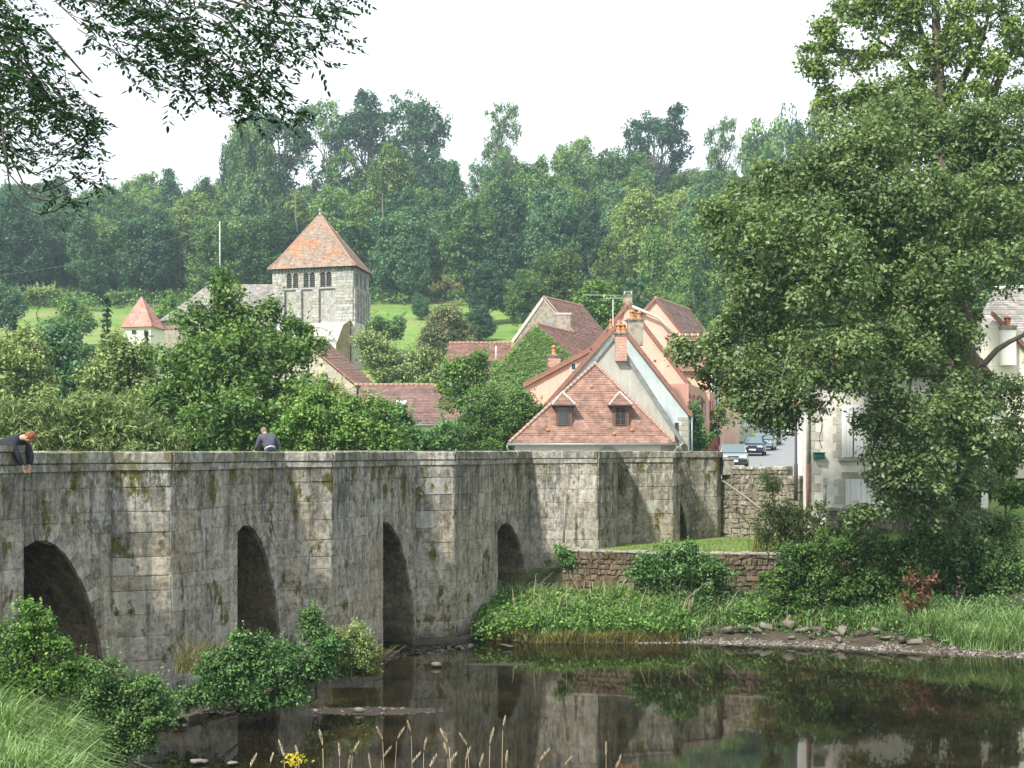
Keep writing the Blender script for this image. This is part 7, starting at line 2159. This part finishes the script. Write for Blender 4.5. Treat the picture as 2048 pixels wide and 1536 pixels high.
grass('dry_grass', 'dry pale grass stems above the bank grass', [(rng.uniform(-.2, 5.4), rng.uniform(41.0, 43.4), .5) for _ in range(150)], 1.1, .014, 'grass_dry', 2, .3, (.25, 0))
# low edge along the water, left part of the bank
grass('bank_grass', 'brownish trailing grass at the water edge', [(x, float(y_far(x)) + rng.uniform(.02, .3), .02) for x in rng.uniform(-.8, 4.8, 1500)], .32, .02, 'reed', 3, .5)
# right bank grass
P = []
while len(P) < 11000:
    X = rng.uniform(11.2, 18.0); yf = float(y_far(X)); Y = yf + .45 + abs(rng.normal(0, 1.0)) + max(0, (12.3 - X)) * 1.2
    if Y > 42: continue
    P.append((X, Y, max(.05, gz(X, Y)) - .02))
grass('bank_grass', 'bright long grass on the right bank under the big tree', P, .60, .020, 'grass_fresh', 4, .42)
P = []
for _ in range(5200):
    X = rng.uniform(4.7, 13.0); Y = float(y_far(X)) + rng.uniform(1.65, 4.0); P.append((X, Y, gz(X, Y)))
grass('bank_grass', 'shaded grass and nettles behind the boulders', P, .38, .03, 'grass_fresh', 5, .35)
P2 = [(x, y, gz(x, y) + rng.uniform(.1, .5)) for x, y in ((X, float(y_far(X)) + rng.uniform(1.7, 4.2)) for X in rng.uniform(4.7, 17.5, 1300))]
P2 += [(x, y, gz(x, y) + .06) for x, y in ((X, float(y_far(X)) + rng.uniform(.9, 1.7)) for X in rng.uniform(4.7, 12.5, 170))]
C_ = np.array(P2); V, F, T = clump_leaves(C_, rng.uniform(.10, .24, len(C_)), 12, .085, rng)
o = link('bank_weeds', fast_mesh('bank_weeds', V, F, M['leaf_shrub'], T)); tag(o, 'mixed leafy weeds between the boulders and the thicket', kind='stuff')
grass('dry_grass', 'scattered dry stems on the right bank', [(x, float(y_far(x)) + rng.uniform(1.6, 3.8), .25) for x in rng.uniform(5, 17.5, 350)], .75, .014, 'grass_dry', 61, .4)
grass('bank_grass', 'olive grass mixed into the bank growth', [(x, float(y_far(x)) + rng.uniform(.5 if x < 4.5 or x > 12.5 else 1.6, 3.8), .12) for x in rng.uniform(-1, 17.5, 2600)], .5, .022, 'reed', 62, .55)
# terrace lawn
P = [];
for _ in range(9000):
    X = rng.uniform(1.6, 9.6); Y = rng.uniform(44.2, 50.5)
    if Y < 44.2 + max(0, 4.2 - X) * .35 or (X < 3.8 and Y > 46.0) or Y > 47.5 + max(0, (X - 4)) * .8: continue
    P.append((X, Y, 2.25))
grass('lawn_grass', 'short grass of the terrace lawn', P, .07, .012, 'grass_blade', 6, .4)
# grass mound at the lower left
P = []
while len(P) < 14000:
    x = rng.uniform(-40, 140); Y = rng.uniform(10.5, 16.5); X = xat(x, Y)
    z = gz(X, Y)
    P.append((X, Y, z - .03))
PL = np.array(P)
hh = .42
o = grass('mound_grass', 'arching bright grass mound in the lower left corner', P, .42, .012, 'grass_fresh', 7, .4, (.14, -.15))

# ------------------------------------------------------------------ riverside shrubs
plant('alder_shrub', 'leafy green shrub growing from the foot of the first full pier', 27.2,
      [(440, 1325, 46, 26), (500, 1300, 44, 32), (560, 1312, 52, 34), (612, 1330, 36, 32), (425, 1365, 50, 34), (500, 1352, 60, 34), (570, 1362, 52, 34), (385, 1395, 30, 22), (600, 1385, 24, 18), (440, 1400, 54, 22), (510, 1405, 60, 20), (575, 1398, 40, 18), (645, 1335, 34, 28), (350, 1402, 30, 22), (650, 1300, 26, 22)],
      'leaf_shrub', .088, .15, 'bush', dens=.42, base=(xat(520, 28.6), 28.9, .1), stems=4, twigs=80, core=.35, fill=.6)
plant('dark_shrub', 'dark shaded shrub under the first arch near the water', 24.5, [(230, 1370, 50, 40), (280, 1390, 40, 36), (200, 1400, 40, 34), (250, 1430, 44, 26), (300, 1445, 50, 30), (235, 1470, 54, 34), (180, 1440, 40, 40), (265, 1490, 60, 30), (200, 1505, 60, 30), (320, 1410, 36, 24), (180, 1350, 26, 26)], 'leaf_deep', .08, .17, 'bush', dens=.42, stems=3, base=(xat(230, 25), 25.2, .2))
plant('hazel_shrub', 'light green shrub with pointed shoots at the left edge in front of the arch', 14.5,
      [(40, 1265, 40, 40), (75, 1290, 34, 34), (20, 1310, 45, 45), (95, 1250, 20, 22), (60, 1230, 18, 20), (110, 1345, 44, 30), (60, 1360, 60, 40), (145, 1340, 22, 14), (10, 1370, 50, 40), (120, 1385, 34, 22), (130, 1295, 16, 14)],
      'leaf_bright', .052, .085, 'bush', dens=.42, stems=5, twigs=90, base=(xat(40, 14.8), 14.8, gz(xat(40, 14.8), 14.8)), core=.3, fill=.5)
plant('weeds', 'brownish green weeds on the footing of the second pier', 32.6, [(700, 1290, 34, 34), (730, 1300, 24, 34), (672, 1310, 30, 30), (715, 1265, 18, 20), (700, 1328, 44, 20), (735, 1325, 26, 20)], 'leaf_willow', .075, .14, 'weeds', dens=.4, trunk=False, base=(xat(705, 33), 33.1, .1))
plant('pier_shrub', 'dark green shrub clinging to the second pier above the leafy shrub', 31.8, [(622, 1262, 26, 26), (640, 1290, 26, 22), (615, 1235, 12, 14)], 'leaf_deep', .10, .17, 'bush', dens=.6, base=(xat(630, 32.5), 32.6, .2))
grass('pier_grass', 'tufts of dry grass at the pier foot', [(xat(x, 28.2) , 28.3 + rng.uniform(-.2, .2), 1.0) for x in rng.uniform(350, 450, 260)] + [(xat(x, 33.2), 33.2 + rng.uniform(-.2, .2), .15) for x in rng.uniform(660, 760, 500)], .5, .012, 'reed', 14, .4)
plant('dogwood_bush', 'round green bush growing out over the terrace wall', 42.9,
      [(1350, 1138, 72, 32), (1335, 1108, 38, 24), (1385, 1112, 26, 20), (1300, 1130, 36, 24), (1405, 1135, 44, 30), (1340, 1170, 60, 44), (1400, 1180, 50, 50), (1280, 1150, 34, 24), (1445, 1150, 28, 24), (1410, 1230, 34, 30), (1460, 1240, 30, 20)],
      'leaf_shrub', .115, .2, 'bush', dens=.45, stems=5, fill=.7, twigs=80)
plant('ivy_patch', 'small ivy patch hanging at the left corner of the terrace wall', 44.9, [(1125, 1108, 12, 16), (1135, 1130, 10, 14)], 'leaf_shrub', .11, .15, 'ivy', dens=.7, trunk=False, base=(xat(1128, 44.9), 45.1, 2.0))
plant('yellow_shrub', 'tall open yellow-green shrub in front of the timber rail', 44.2,
      [(1545, 985, 16, 40), (1560, 1030, 34, 34), (1590, 1050, 46, 40), (1530, 1050, 26, 26), (1620, 1075, 40, 34), (1575, 1090, 50, 34), (1640, 1040, 24, 28), (1550, 1110, 30, 24)],
      'leaf_willow', .12, .22, 'bush', dens=.24, fill=.7, inner=.35, stems=6, twigs=80)
rng = np.random.default_rng(70)
grass('reeds', 'thin yellowish stems rising through the open shrub', [(xat(x, 44.3), 44.3 + rng.uniform(-.4, .4), 1.9) for x in rng.uniform(1500, 1660, 240)], 1.35, .022, 'reed', 15, .22)
plant('bramble_thicket', 'dense dark green thicket along the far bank below the garden wall', 41.6,
      [(1600, 1130, 55, 40), (1660, 1110, 60, 40), (1730, 1100, 60, 44), (1600, 1190, 50, 46), (1660, 1180, 60, 50), (1730, 1170, 60, 50), (1790, 1130, 50, 50), (1800, 1190, 50, 44), (1585, 1225, 40, 24), (1640, 1235, 50, 24), (1710, 1230, 60, 30), (1850, 1100, 50, 50), (1560, 1160, 26, 34), (1770, 1225, 40, 26)],
      'leaf_alder', .135, .24, 'bush', dens=.5, stems=6, twigs=40, fill=.8)
plant('nettle_patch', 'bright low nettles between terrace wall and boulders', 41.4, [(1500, 1228, 26, 16), (1530, 1225, 22, 18), (1480, 1248, 24, 14), (1560, 1245, 22, 12), (1510, 1250, 26, 10)], 'leaf_bright', .11, .18, 'weeds', dens=.6, stems=3)
plant('shade_bush', 'deep green hanging bush at the right edge, dark for the shade under the big tree', 42.4, [(1930, 1140, 60, 44), (2000, 1130, 60, 46), (2040, 1180, 50, 50), (1960, 1190, 60, 34), (1890, 1190, 40, 40)], 'leaf_deep', .14, .27, 'bush', dens=.5, stems=4)  # dark leaf colour also stands in for the shade under the tree
plant('dead_branch', 'rust-brown dead leaves hanging at the trunk of the big tree', 39.9, [(1836, 1170, 14, 18), (1846, 1195, 16, 16), (1824, 1212, 14, 14), (1858, 1165, 10, 12), (1842, 1225, 8, 10)], 'leaf_rust', .15, .13, 'branch', dens=.26, fill=.8, sats=2, base=(xat(1845, 40), 40.2, .5))
m = MB(); p = at(1917, 1175, 40.5)
for k in range(5):
    q = p + Vector((random.uniform(-.25, .25), random.uniform(-.2, .2), random.uniform(-.2, .1)))
    m.tube([q + Vector((0, 0, -.5)), q], .012, 5)
fl_ = m.build('loosestrife', M['twig'], loc=(p.x, p.y, p.z - .5)); tag(fl_, 'pink-purple flower spike in the shade right of the rusty leaves', 'flower')
C_ = np.array([tuple(p + Vector((random.uniform(-.05, .05), 0, random.uniform(-.25, .35)))) for _ in range(9)]); V, F, T = clump_leaves(C_, np.full(9, .03), 10, .03, rng)
link('blossom', fast_mesh('blossom', V - np.array(WL[fl_.name]), F, M['flower_pink'], T), fl_)
# yellow flowers in the thicket
C_ = np.array([tuple(at(rng.uniform(1540, 1700), rng.uniform(1180, 1240), 41.0)) for _ in range(10)]); V, F, T = clump_leaves(C_, np.full(10, .04), 6, .05, rng)
o = link('yellow_blossom', fast_mesh('yellow_blossom', V, F, M['flower_yellow'], T)); tag(o, 'scattered yellow blossoms in the bank thicket', kind='stuff')

# ------------------------------------------------------------------ the big tree on the right
BT = (xat(1925, 43.2), 43.2, .6)
big = [(1700, 290, 110, 80, 1), (1800, 260, 110, 80, 2), (1900, 300, 130, 90, 2), (2010, 300, 90, 110, 1), (1660, 370, 90, 70), (1560, 400, 90, 70, 1), (1500, 470, 100, 80), (1440, 440, 56, 50, 1), (1600, 480, 110, 90, -2), (1720, 440, 110, 90, -2), (1840, 420, 120, 100, -2), (1960, 430, 110, 100, -1), (2040, 480, 70, 120),
       (1490, 550, 60, 50), (1560, 590, 100, 60, -1), (1670, 570, 100, 70, -3), (1780, 560, 90, 80, -2), (1880, 570, 90, 80, -3), (1980, 540, 70, 60, -3), (1480, 650, 50, 36), (1560, 670, 80, 50), (1430, 700, 60, 36), (1370, 712, 26, 20, -1), (1480, 730, 80, 46, -1), (1440, 775, 44, 34), (1520, 790, 60, 40, -1), (1600, 740, 80, 50, -2), (1680, 700, 100, 60, -3), (1695, 765, 80, 36, -3), (1600, 800, 40, 30, -2), (1790, 700, 90, 80, -3), (1560, 850, 22, 22, -1), (1500, 835, 26, 20, -1), (1578, 845, 10, 24, -1),
       (1778, 782, 60, 44, -4), (1880, 690, 80, 80, -2), (1930, 790, 80, 60, -3), (1850, 840, 90, 60, -4), (1780, 860, 50, 44, -4), (1960, 880, 90, 60, -3), (1790, 930, 50, 44, -4), (1860, 930, 80, 60, -4), (1772, 850, 30, 50, -3), (1785, 920, 34, 40, -3), (1772, 985, 28, 40, -3), (1790, 1010, 40, 36, -3), (1830, 1020, 60, 50, -3), (1900, 1010, 70, 60, -2), (1960, 960, 50, 40), (2000, 800, 50, 50, 1), (2035, 890, 40, 60, 1), (1900, 1090, 60, 40, -1), (1985, 1060, 70, 40, 1), (1720, 1040, 24, 24, -3)]
big += [(1780, 440, 240, 180, 1.5), (1620, 560, 150, 100, 1), (1800, 650, 190, 120, 1.2), (1870, 900, 90, 120, 0), (1960, 330, 110, 110, 1.5), (1520, 740, 90, 50, .5), (1700, 330, 100, 80, 1)]
big = [(b[0], b[1], b[2], b[3], (b[4] if len(b) > 4 else 0) - (2.4 if b[0] < 1720 else 0)) for b in big]
plant('sycamore_tree', 'huge dense broadleaf tree filling the right side beside the white house', 43.2, big, 'leaf_maple', .185, .36, dens=.48, base=BT, trunk_r=.15, twigs=200, fill=.72, core=.3, dz=.75, seed=90, shrink=1.0, blob_limbs=False, sats=2, inner=.85, shoots=320)
m = MB(); rg3 = np.random.default_rng(91)
T0 = Vector(BT)
tips = {}
trk = [T0 + Vector((0, 0, -.5)), T0 + Vector((.05, 0, 1.5)), at(1935, 1000, 43.3), at(1945, 850, 43.4), at(1930, 720, 43.4), at(1925, 600, 43.2), at(1900, 450, 43.2), at(1880, 300, 43.5)]
m.tube(trk, [.55, .46, .40, .38, .34, .28, .2, .12], 10)
root_bt = [o for o in S.objects if o.name.startswith('sycamore_tree')][0]
m.build('main_trunk', M['bark'], root_bt)
m = MB()
for a, b, r in ((at(1925, 640, 43.3), at(1640, 545, 41.0), .11), (at(1930, 700, 43.3), at(1560, 660, 41.2), .08), (at(1905, 470, 43.2), at(1600, 360, 43.0), .13), (at(1935, 800, 43.4), at(1700, 690, 42.6), .07), (at(1930, 760, 43.4), at(2080, 640, 43.8), .14), (at(1920, 560, 43.2), at(2060, 400, 43.4), .15), (at(1560, 660, 41.2), at(1440, 690, 40.6), .04), (at(1640, 545, 41.0), at(1500, 480, 41.0), .07), (at(1900, 430, 43.2), at(1720, 300, 43.4), .10), (at(1930, 620, 43.2), at(1790, 420, 42.0), .13)):
    limb(m, a, b, r, r * .3, rg3, 7, .22, .04, 7)
m.build('limb', M['bark'], root_bt)

# tall open tree behind it
tall = [(1660, 220, 60, 40), (1740, 240, 70, 40), (1830, 230, 70, 40), (1950, 240, 80, 50), (1740, 20, 70, 40), (1900, 120, 60, 50), (1700, 30, 60, 34), (1660, 90, 46, 30), (1640, 150, 40, 26), (1720, 130, 60, 36), (1780, 60, 60, 40), (1840, 20, 60, 40), (1760, 190, 60, 34), (1850, 120, 60, 40), (1930, 60, 60, 50), (2000, 30, 60, 50), (1980, 130, 60, 44), (2040, 100, 50, 60), (1900, 190, 60, 36), (2020, 210, 60, 40), (1690, 200, 50, 26), (1800, -40, 90, 50), (1940, -60, 100, 50), (1640, 60, 26, 20), (1830, 170, 30, 20)]
tt = plant('open_poplar', 'tall open-crowned tree rising behind the big tree, dark limbs against the sky', 56, tall, 'leaf_forest_yellow', .24, .42, dens=.36, base=(xat(1885, 56), 56, 3.2), trunk=False, fill=.62, core=.4, seed=95, inner=.5, shoots=300)
m = MB()
m.tube([at(1885, 905, 56), at(1890, 500, 56), at(1880, 260, 56), at(1876, 120, 56), at(1868, -40, 56)], [.5, .42, .32, .22, .1], 9)
m.build('trunk', M['bark'], tt)
m = MB()
for P_ in (((1880, 260), (1850, 180), (1800, 110), (1740, 70)), ((1885, 220), (1925, 160), (1965, 80), (1990, -30)), ((1950, 250), (1990, 180), (2030, 90), (2060, 20)), ((1890, 330), (1940, 280), (1960, 230), (1990, 150)), ((1878, 140), (1850, 90), (1835, 40), (1820, -30)), ((1876, 200), (1820, 175), (1740, 180), (1680, 200)), ((1870, 100), (1900, 50), (1920, 0), (1935, -50)), ((1800, 110), (1740, 110), (1680, 100), (1630, 110)), ((1965, 80), (1940, 40), (1900, 20), (1880, -20))):
    pts = [at(x, y, 56 + (k * .5)) for k, (x, y) in enumerate(P_)]
    m.tube(pts, [.20, .15, .09, .035], 6)
rg4 = np.random.default_rng(96)
for b in px_blobs(tall, 56):
    for k in range(9):
        d = rg4.normal(size=3); d /= np.linalg.norm(d); e = np.array(b[:3]) + d * np.array(b[3:6]) * .9
        limb(m, b[:3], e, .035, .01, rg4, 3, .3, 0, 4)
m.build('limb', M['bark'], tt)
plant('lit_bush', 'sunlit yellow-green bush seen behind the big tree trunk at the right edge', 50, [(2010, 930, 30, 40), (2035, 990, 30, 30), (1985, 980, 20, 26)], 'leaf_bright', .2, .3, 'bush', dens=.7)
m = MB(); a = Vector((15.5, 46.5, 0)); 
rubble_wall('quay_wall', Vector((16.4, 47.0, 0)), Vector((21.0, 45.6, 0)), 1.9, 3.0, 'pale low wall seen through the leaves at the right edge', M['rubble'], .2, .3, .3, .6, limit=60)

# ------------------------------------------------------------------ overhanging ash branches, upper left
YO = 11.0
ash = empty('ash_tree', (-7.6, 10.2, gz(-7.6, 10.2))); tag(ash, 'ash tree on the near bank whose leafy branches hang into the top left corner', 'tree')
m = MB(); m.tube([(-7.6, 10.2, 2.5), (-7.4, 10.2, 6), (-7.0, 10.4, 9.5), (-6.0, 10.6, 12.5)], [.34, .28, .22, .12], 10); m.build('trunk', M['bark'], ash)
def ash_leaf(P, D, L, rng, out, tone):
    """pinnate leaf: rachis with paired leaflets"""
    up = np.array([0, 0, 1.0]); D = D / np.linalg.norm(D); S_ = np.cross(D, up); S_ /= max(1e-6, np.linalg.norm(S_))
    n = 4; pos = []; nn = []; dirs = []
    for i in range(n):
        f = .25 + .72 * i / (n - .2)
        c = P + D * L * f + np.array([0, 0, -.12 * L * f * f])
        for s in (-1, 1):
            d = D * .45 + S_ * s * .9 + np.array([0, 0, -.25]) + rng.normal(0, .15, 3); d /= np.linalg.norm(d)
            pos.append(c + d * L * .15); dirs.append(d)
    pos.append(P + D * L * 1.1 + np.array([0, 0, -.15 * L])); dirs.append(D)
    for p, d in zip(pos, dirs):
        l = L * .30 * rng.uniform(.85, 1.15); nrm = np.cross(d, rng.normal(0, 1, 3)); nrm = nrm / np.linalg.norm(nrm) * .5 + up; nrm -= d * nrm.dot(d); nrm /= np.linalg.norm(nrm); w = np.cross(d, nrm)
        out.append(np.array([p - d * l * .5, p - d * l * .15 + w * l * .21, p + d * l * .22 + w * l * .18, p + d * l * .6, p + d * l * .22 - w * l * .18, p - d * l * .15 - w * l * .21]))
        tone.append(rng.random())
rng = np.random.default_rng(33)
out, tone = [], []; tw = MB()
def inside(x, y):
    if y < 0: return x < 780
    a = (x < 115 or (x < 205 and y > 215)) and y < 330
    b = (165 + y * .75 < x < 790 - y * 1.0 and y < 215) or (110 < x < 250 and y < 30)
    c = 470 < x < 600 and y < 245
    return a or b or (c and y < 245)
strands = []
for k in range(215):
    for _ in range(50):
        x, y = (rng.uniform(-40, 215), rng.uniform(-20, 330)) if k % 5 < 2 else (rng.uniform(120, 780), rng.uniform(-30, 245))
        if inside(x, y): break
    dens = .9
    if rng.random() > dens: continue
    Yl = YO + rng.uniform(-1.1, 1.1); p = np.array(at(x, y, Yl))
    src = np.array(at(x - rng.uniform(60, 160), y - rng.uniform(50, 130), Yl + rng.uniform(-.3, .3)))
    pts = limb(tw, src, p, .006, .002, rng, 4, .18, 0, 4)
    for q in pts[1:]:
        for j in range(3 if q is pts[-1] else 2):
            d = np.array([rng.normal(.35, .7), rng.normal(0, .6), rng.normal(-.25, .35)])
            ash_leaf(np.array(q), d, rng.uniform(.13, .21), rng, out, tone)
# main boughs
for P_ in (((-120, -60), (60, -30), (220, 10), (360, 40), (470, 80)), ((-120, -120), (200, -60), (420, -10), (560, 30), (660, 40)), ((-120, 0), (-20, 60), (60, 140), (110, 220), (150, 280)), ((200, -60), (330, 60), (420, 120), (500, 190), (540, 225)), ((-80, 20), (40, 60), (90, 60), (170, 150), (185, 165))):
    tw.tube([at(x, y, YO) for x, y in P_], [.018, .014, .011, .008, .004], 6)
# looping bare twigs with tufts, lower left
for P_, tufts in ((((5, 250), (8, 310), (20, 350), (60, 395), (100, 402), (138, 385)), 10), (((20, 280), (35, 320), (70, 350), (110, 330), (150, 290), (180, 262)), 8), (((30, 330), (50, 375), (80, 385), (120, 370), (150, 355), (190, 360)), 12), (((5, 260), (20, 380), (45, 415), (80, 428), (110, 422), (138, 405)), 7), (((0, 200), (30, 260), (60, 300), (110, 310), (170, 280)), 10)):
    pts = [at(x, y, YO - .3) for x, y in P_]; tw.tube(pts, [.008] + [.006] * (len(pts) - 2) + [.003], 5)
    for j in range(tufts):
        q = pts[-1].lerp(pts[-2], rng.uniform(0, 1.2)) if j % 2 else pts[-1]
        ash_leaf(np.array(q), np.array([rng.normal(.3, .6), rng.normal(0, .6), rng.normal(.1, .5)]), rng.uniform(.11, .17), rng, out, tone)
for x, y in ((60, 320), (90, 310), (120, 345), (100, 280), (150, 310), (70, 350), (160, 335), (175, 290), (120, 300)):
    for j in range(7): ash_leaf(np.array(at(x + rng.normal(0, 14), y + rng.normal(0, 10), YO - .2)), np.array([rng.normal(.3, .6), rng.normal(0, .6), rng.normal(0, .4)]), rng.uniform(.11, .17), rng, out, tone)
tw.build('branch', M['twig'], ash)
V = np.concatenate(out); nL = len(out)
F6 = np.arange(nL * 6).reshape(nL, 6); F = np.concatenate([F6[:, [0, 1, 2, 3]], F6[:, [0, 3, 4, 5]]])
link('foliage', fast_mesh('foliage', V - np.array(WL[ash.name]), F, M['leaf_ash'], np.repeat(np.array(tone), 6)), ash)

# ------------------------------------------------------------------ dry stalks in front
rng = np.random.default_rng(44)
stalks = [(560, 1492), (592, 1500), (640, 1470), (678, 1496), (716, 1490), (756, 1462), (780, 1500), (806, 1462), (816, 1450), (852, 1484), (884, 1468), (838, 1512), (922, 1474), (940, 1500), (910, 1515), (986, 1466), (1014, 1512), (1096, 1504), (1140, 1520), (1212, 1492), (1240, 1520), (1010, 1440), (545, 1515), (510, 1518), (870, 1520), (700, 1520), (738, 1515), (965, 1518), (890, 1495)]
for i, (x, y) in enumerate(stalks):
    Y = 4.0 + rng.uniform(-.6, .8); tip = at(x, y, Y); bend = rng.uniform(-.12, .14); z0 = gz(tip.x - bend, Y)
    base = Vector((tip.x - bend, Y, z0))
    root = empty('grass_stalk', base); tag(root, 'dry grass stalk with pale seed head standing in front of the dark water', 'grass stalk', 'dry seed stalks along the near bank')
    H = tip.z - z0
    pts = [base, base + Vector((bend * .15, 0, H * .4)), base + Vector((bend * .45, 0, H * .75)), tip - Vector((bend * .2, 0, .035))]
    m = MB(); m.tube(pts, [.0016, .0013, .0009, .0006], 5); m.build('stem', M['grass_dry'], root)
    m = MB(); L_ = rng.uniform(.022, .040); d = Vector((bend * .6, 0, .1)).normalized()
    for k in range(26):
        f = k / 26; a = k * 2.4; r = .0027 * math.sin((f * .85 + .1) * math.pi)
        c = tip - d * L_ * (1 - f) * 1.3 + d * .01; e = c + Vector((math.cos(a) * r * 1.6, math.sin(a) * r * 1.6, .009))
        m.tube([c, (c + e) / 2, e], [.0006, .0013, .0003], 4, rnd=rng.random())
    m.build('seed_head', M['grass_dry'], root)
grass('near_grass', 'green grass tips at the bottom edge', [(xat(x, 4.2), 4.2 + rng.uniform(-.5, .5), gz(xat(x, 4.2), 4.2)) for x in rng.uniform(640, 960, 130)], 1.0, .006, 'grass_blade', 50, .12, (.05, 0))
yf_ = empty('ragwort', (xat(592, 4.3), 4.3, gz(xat(592, 4.3), 4.3))); tag(yf_, 'yellow flower head poking up at the bottom edge left of the stalks', 'flower')
m = MB(); m.tube([WL[yf_.name], at(592, 1530, 4.3)], .003, 5); m.build('stem', M['grass_blade'], yf_)
C_ = np.array([tuple(at(592 + rng.normal(0, 12), 1522 + rng.normal(0, 9), 4.3 + rng.normal(0, .02))) for _ in range(40)]); V, F, T = clump_leaves(C_, np.full(len(C_), .006), 8, .006, rng)
link('blossom', fast_mesh('blossom', V - np.array(WL[yf_.name]), F, M['flower_yellow'], T), yf_)
# ------------------------------------------------------------------ air
hz = bpy.data.materials.new('air_haze'); hz.use_nodes = True
hn = hz.node_tree.nodes; hn.clear()
ho = hn.new('ShaderNodeOutputMaterial'); hv = hn.new('ShaderNodeVolumePrincipled')
hv.inputs['Color'].default_value = (0.62, 0.82, 0.92, 1)
hv.inputs['Density'].default_value = 0.0004
hv.inputs['Anisotropy'].default_value = 0.2
hz.node_tree.links.new(hv.outputs[0], ho.inputs['Volume'])
m = MB(); m.box((0, 1700, 58), (5200, 3700, 126))
o = m.build('haze', hz); tag(o, 'faint blue summer haze in the valley air', kind='stuff')
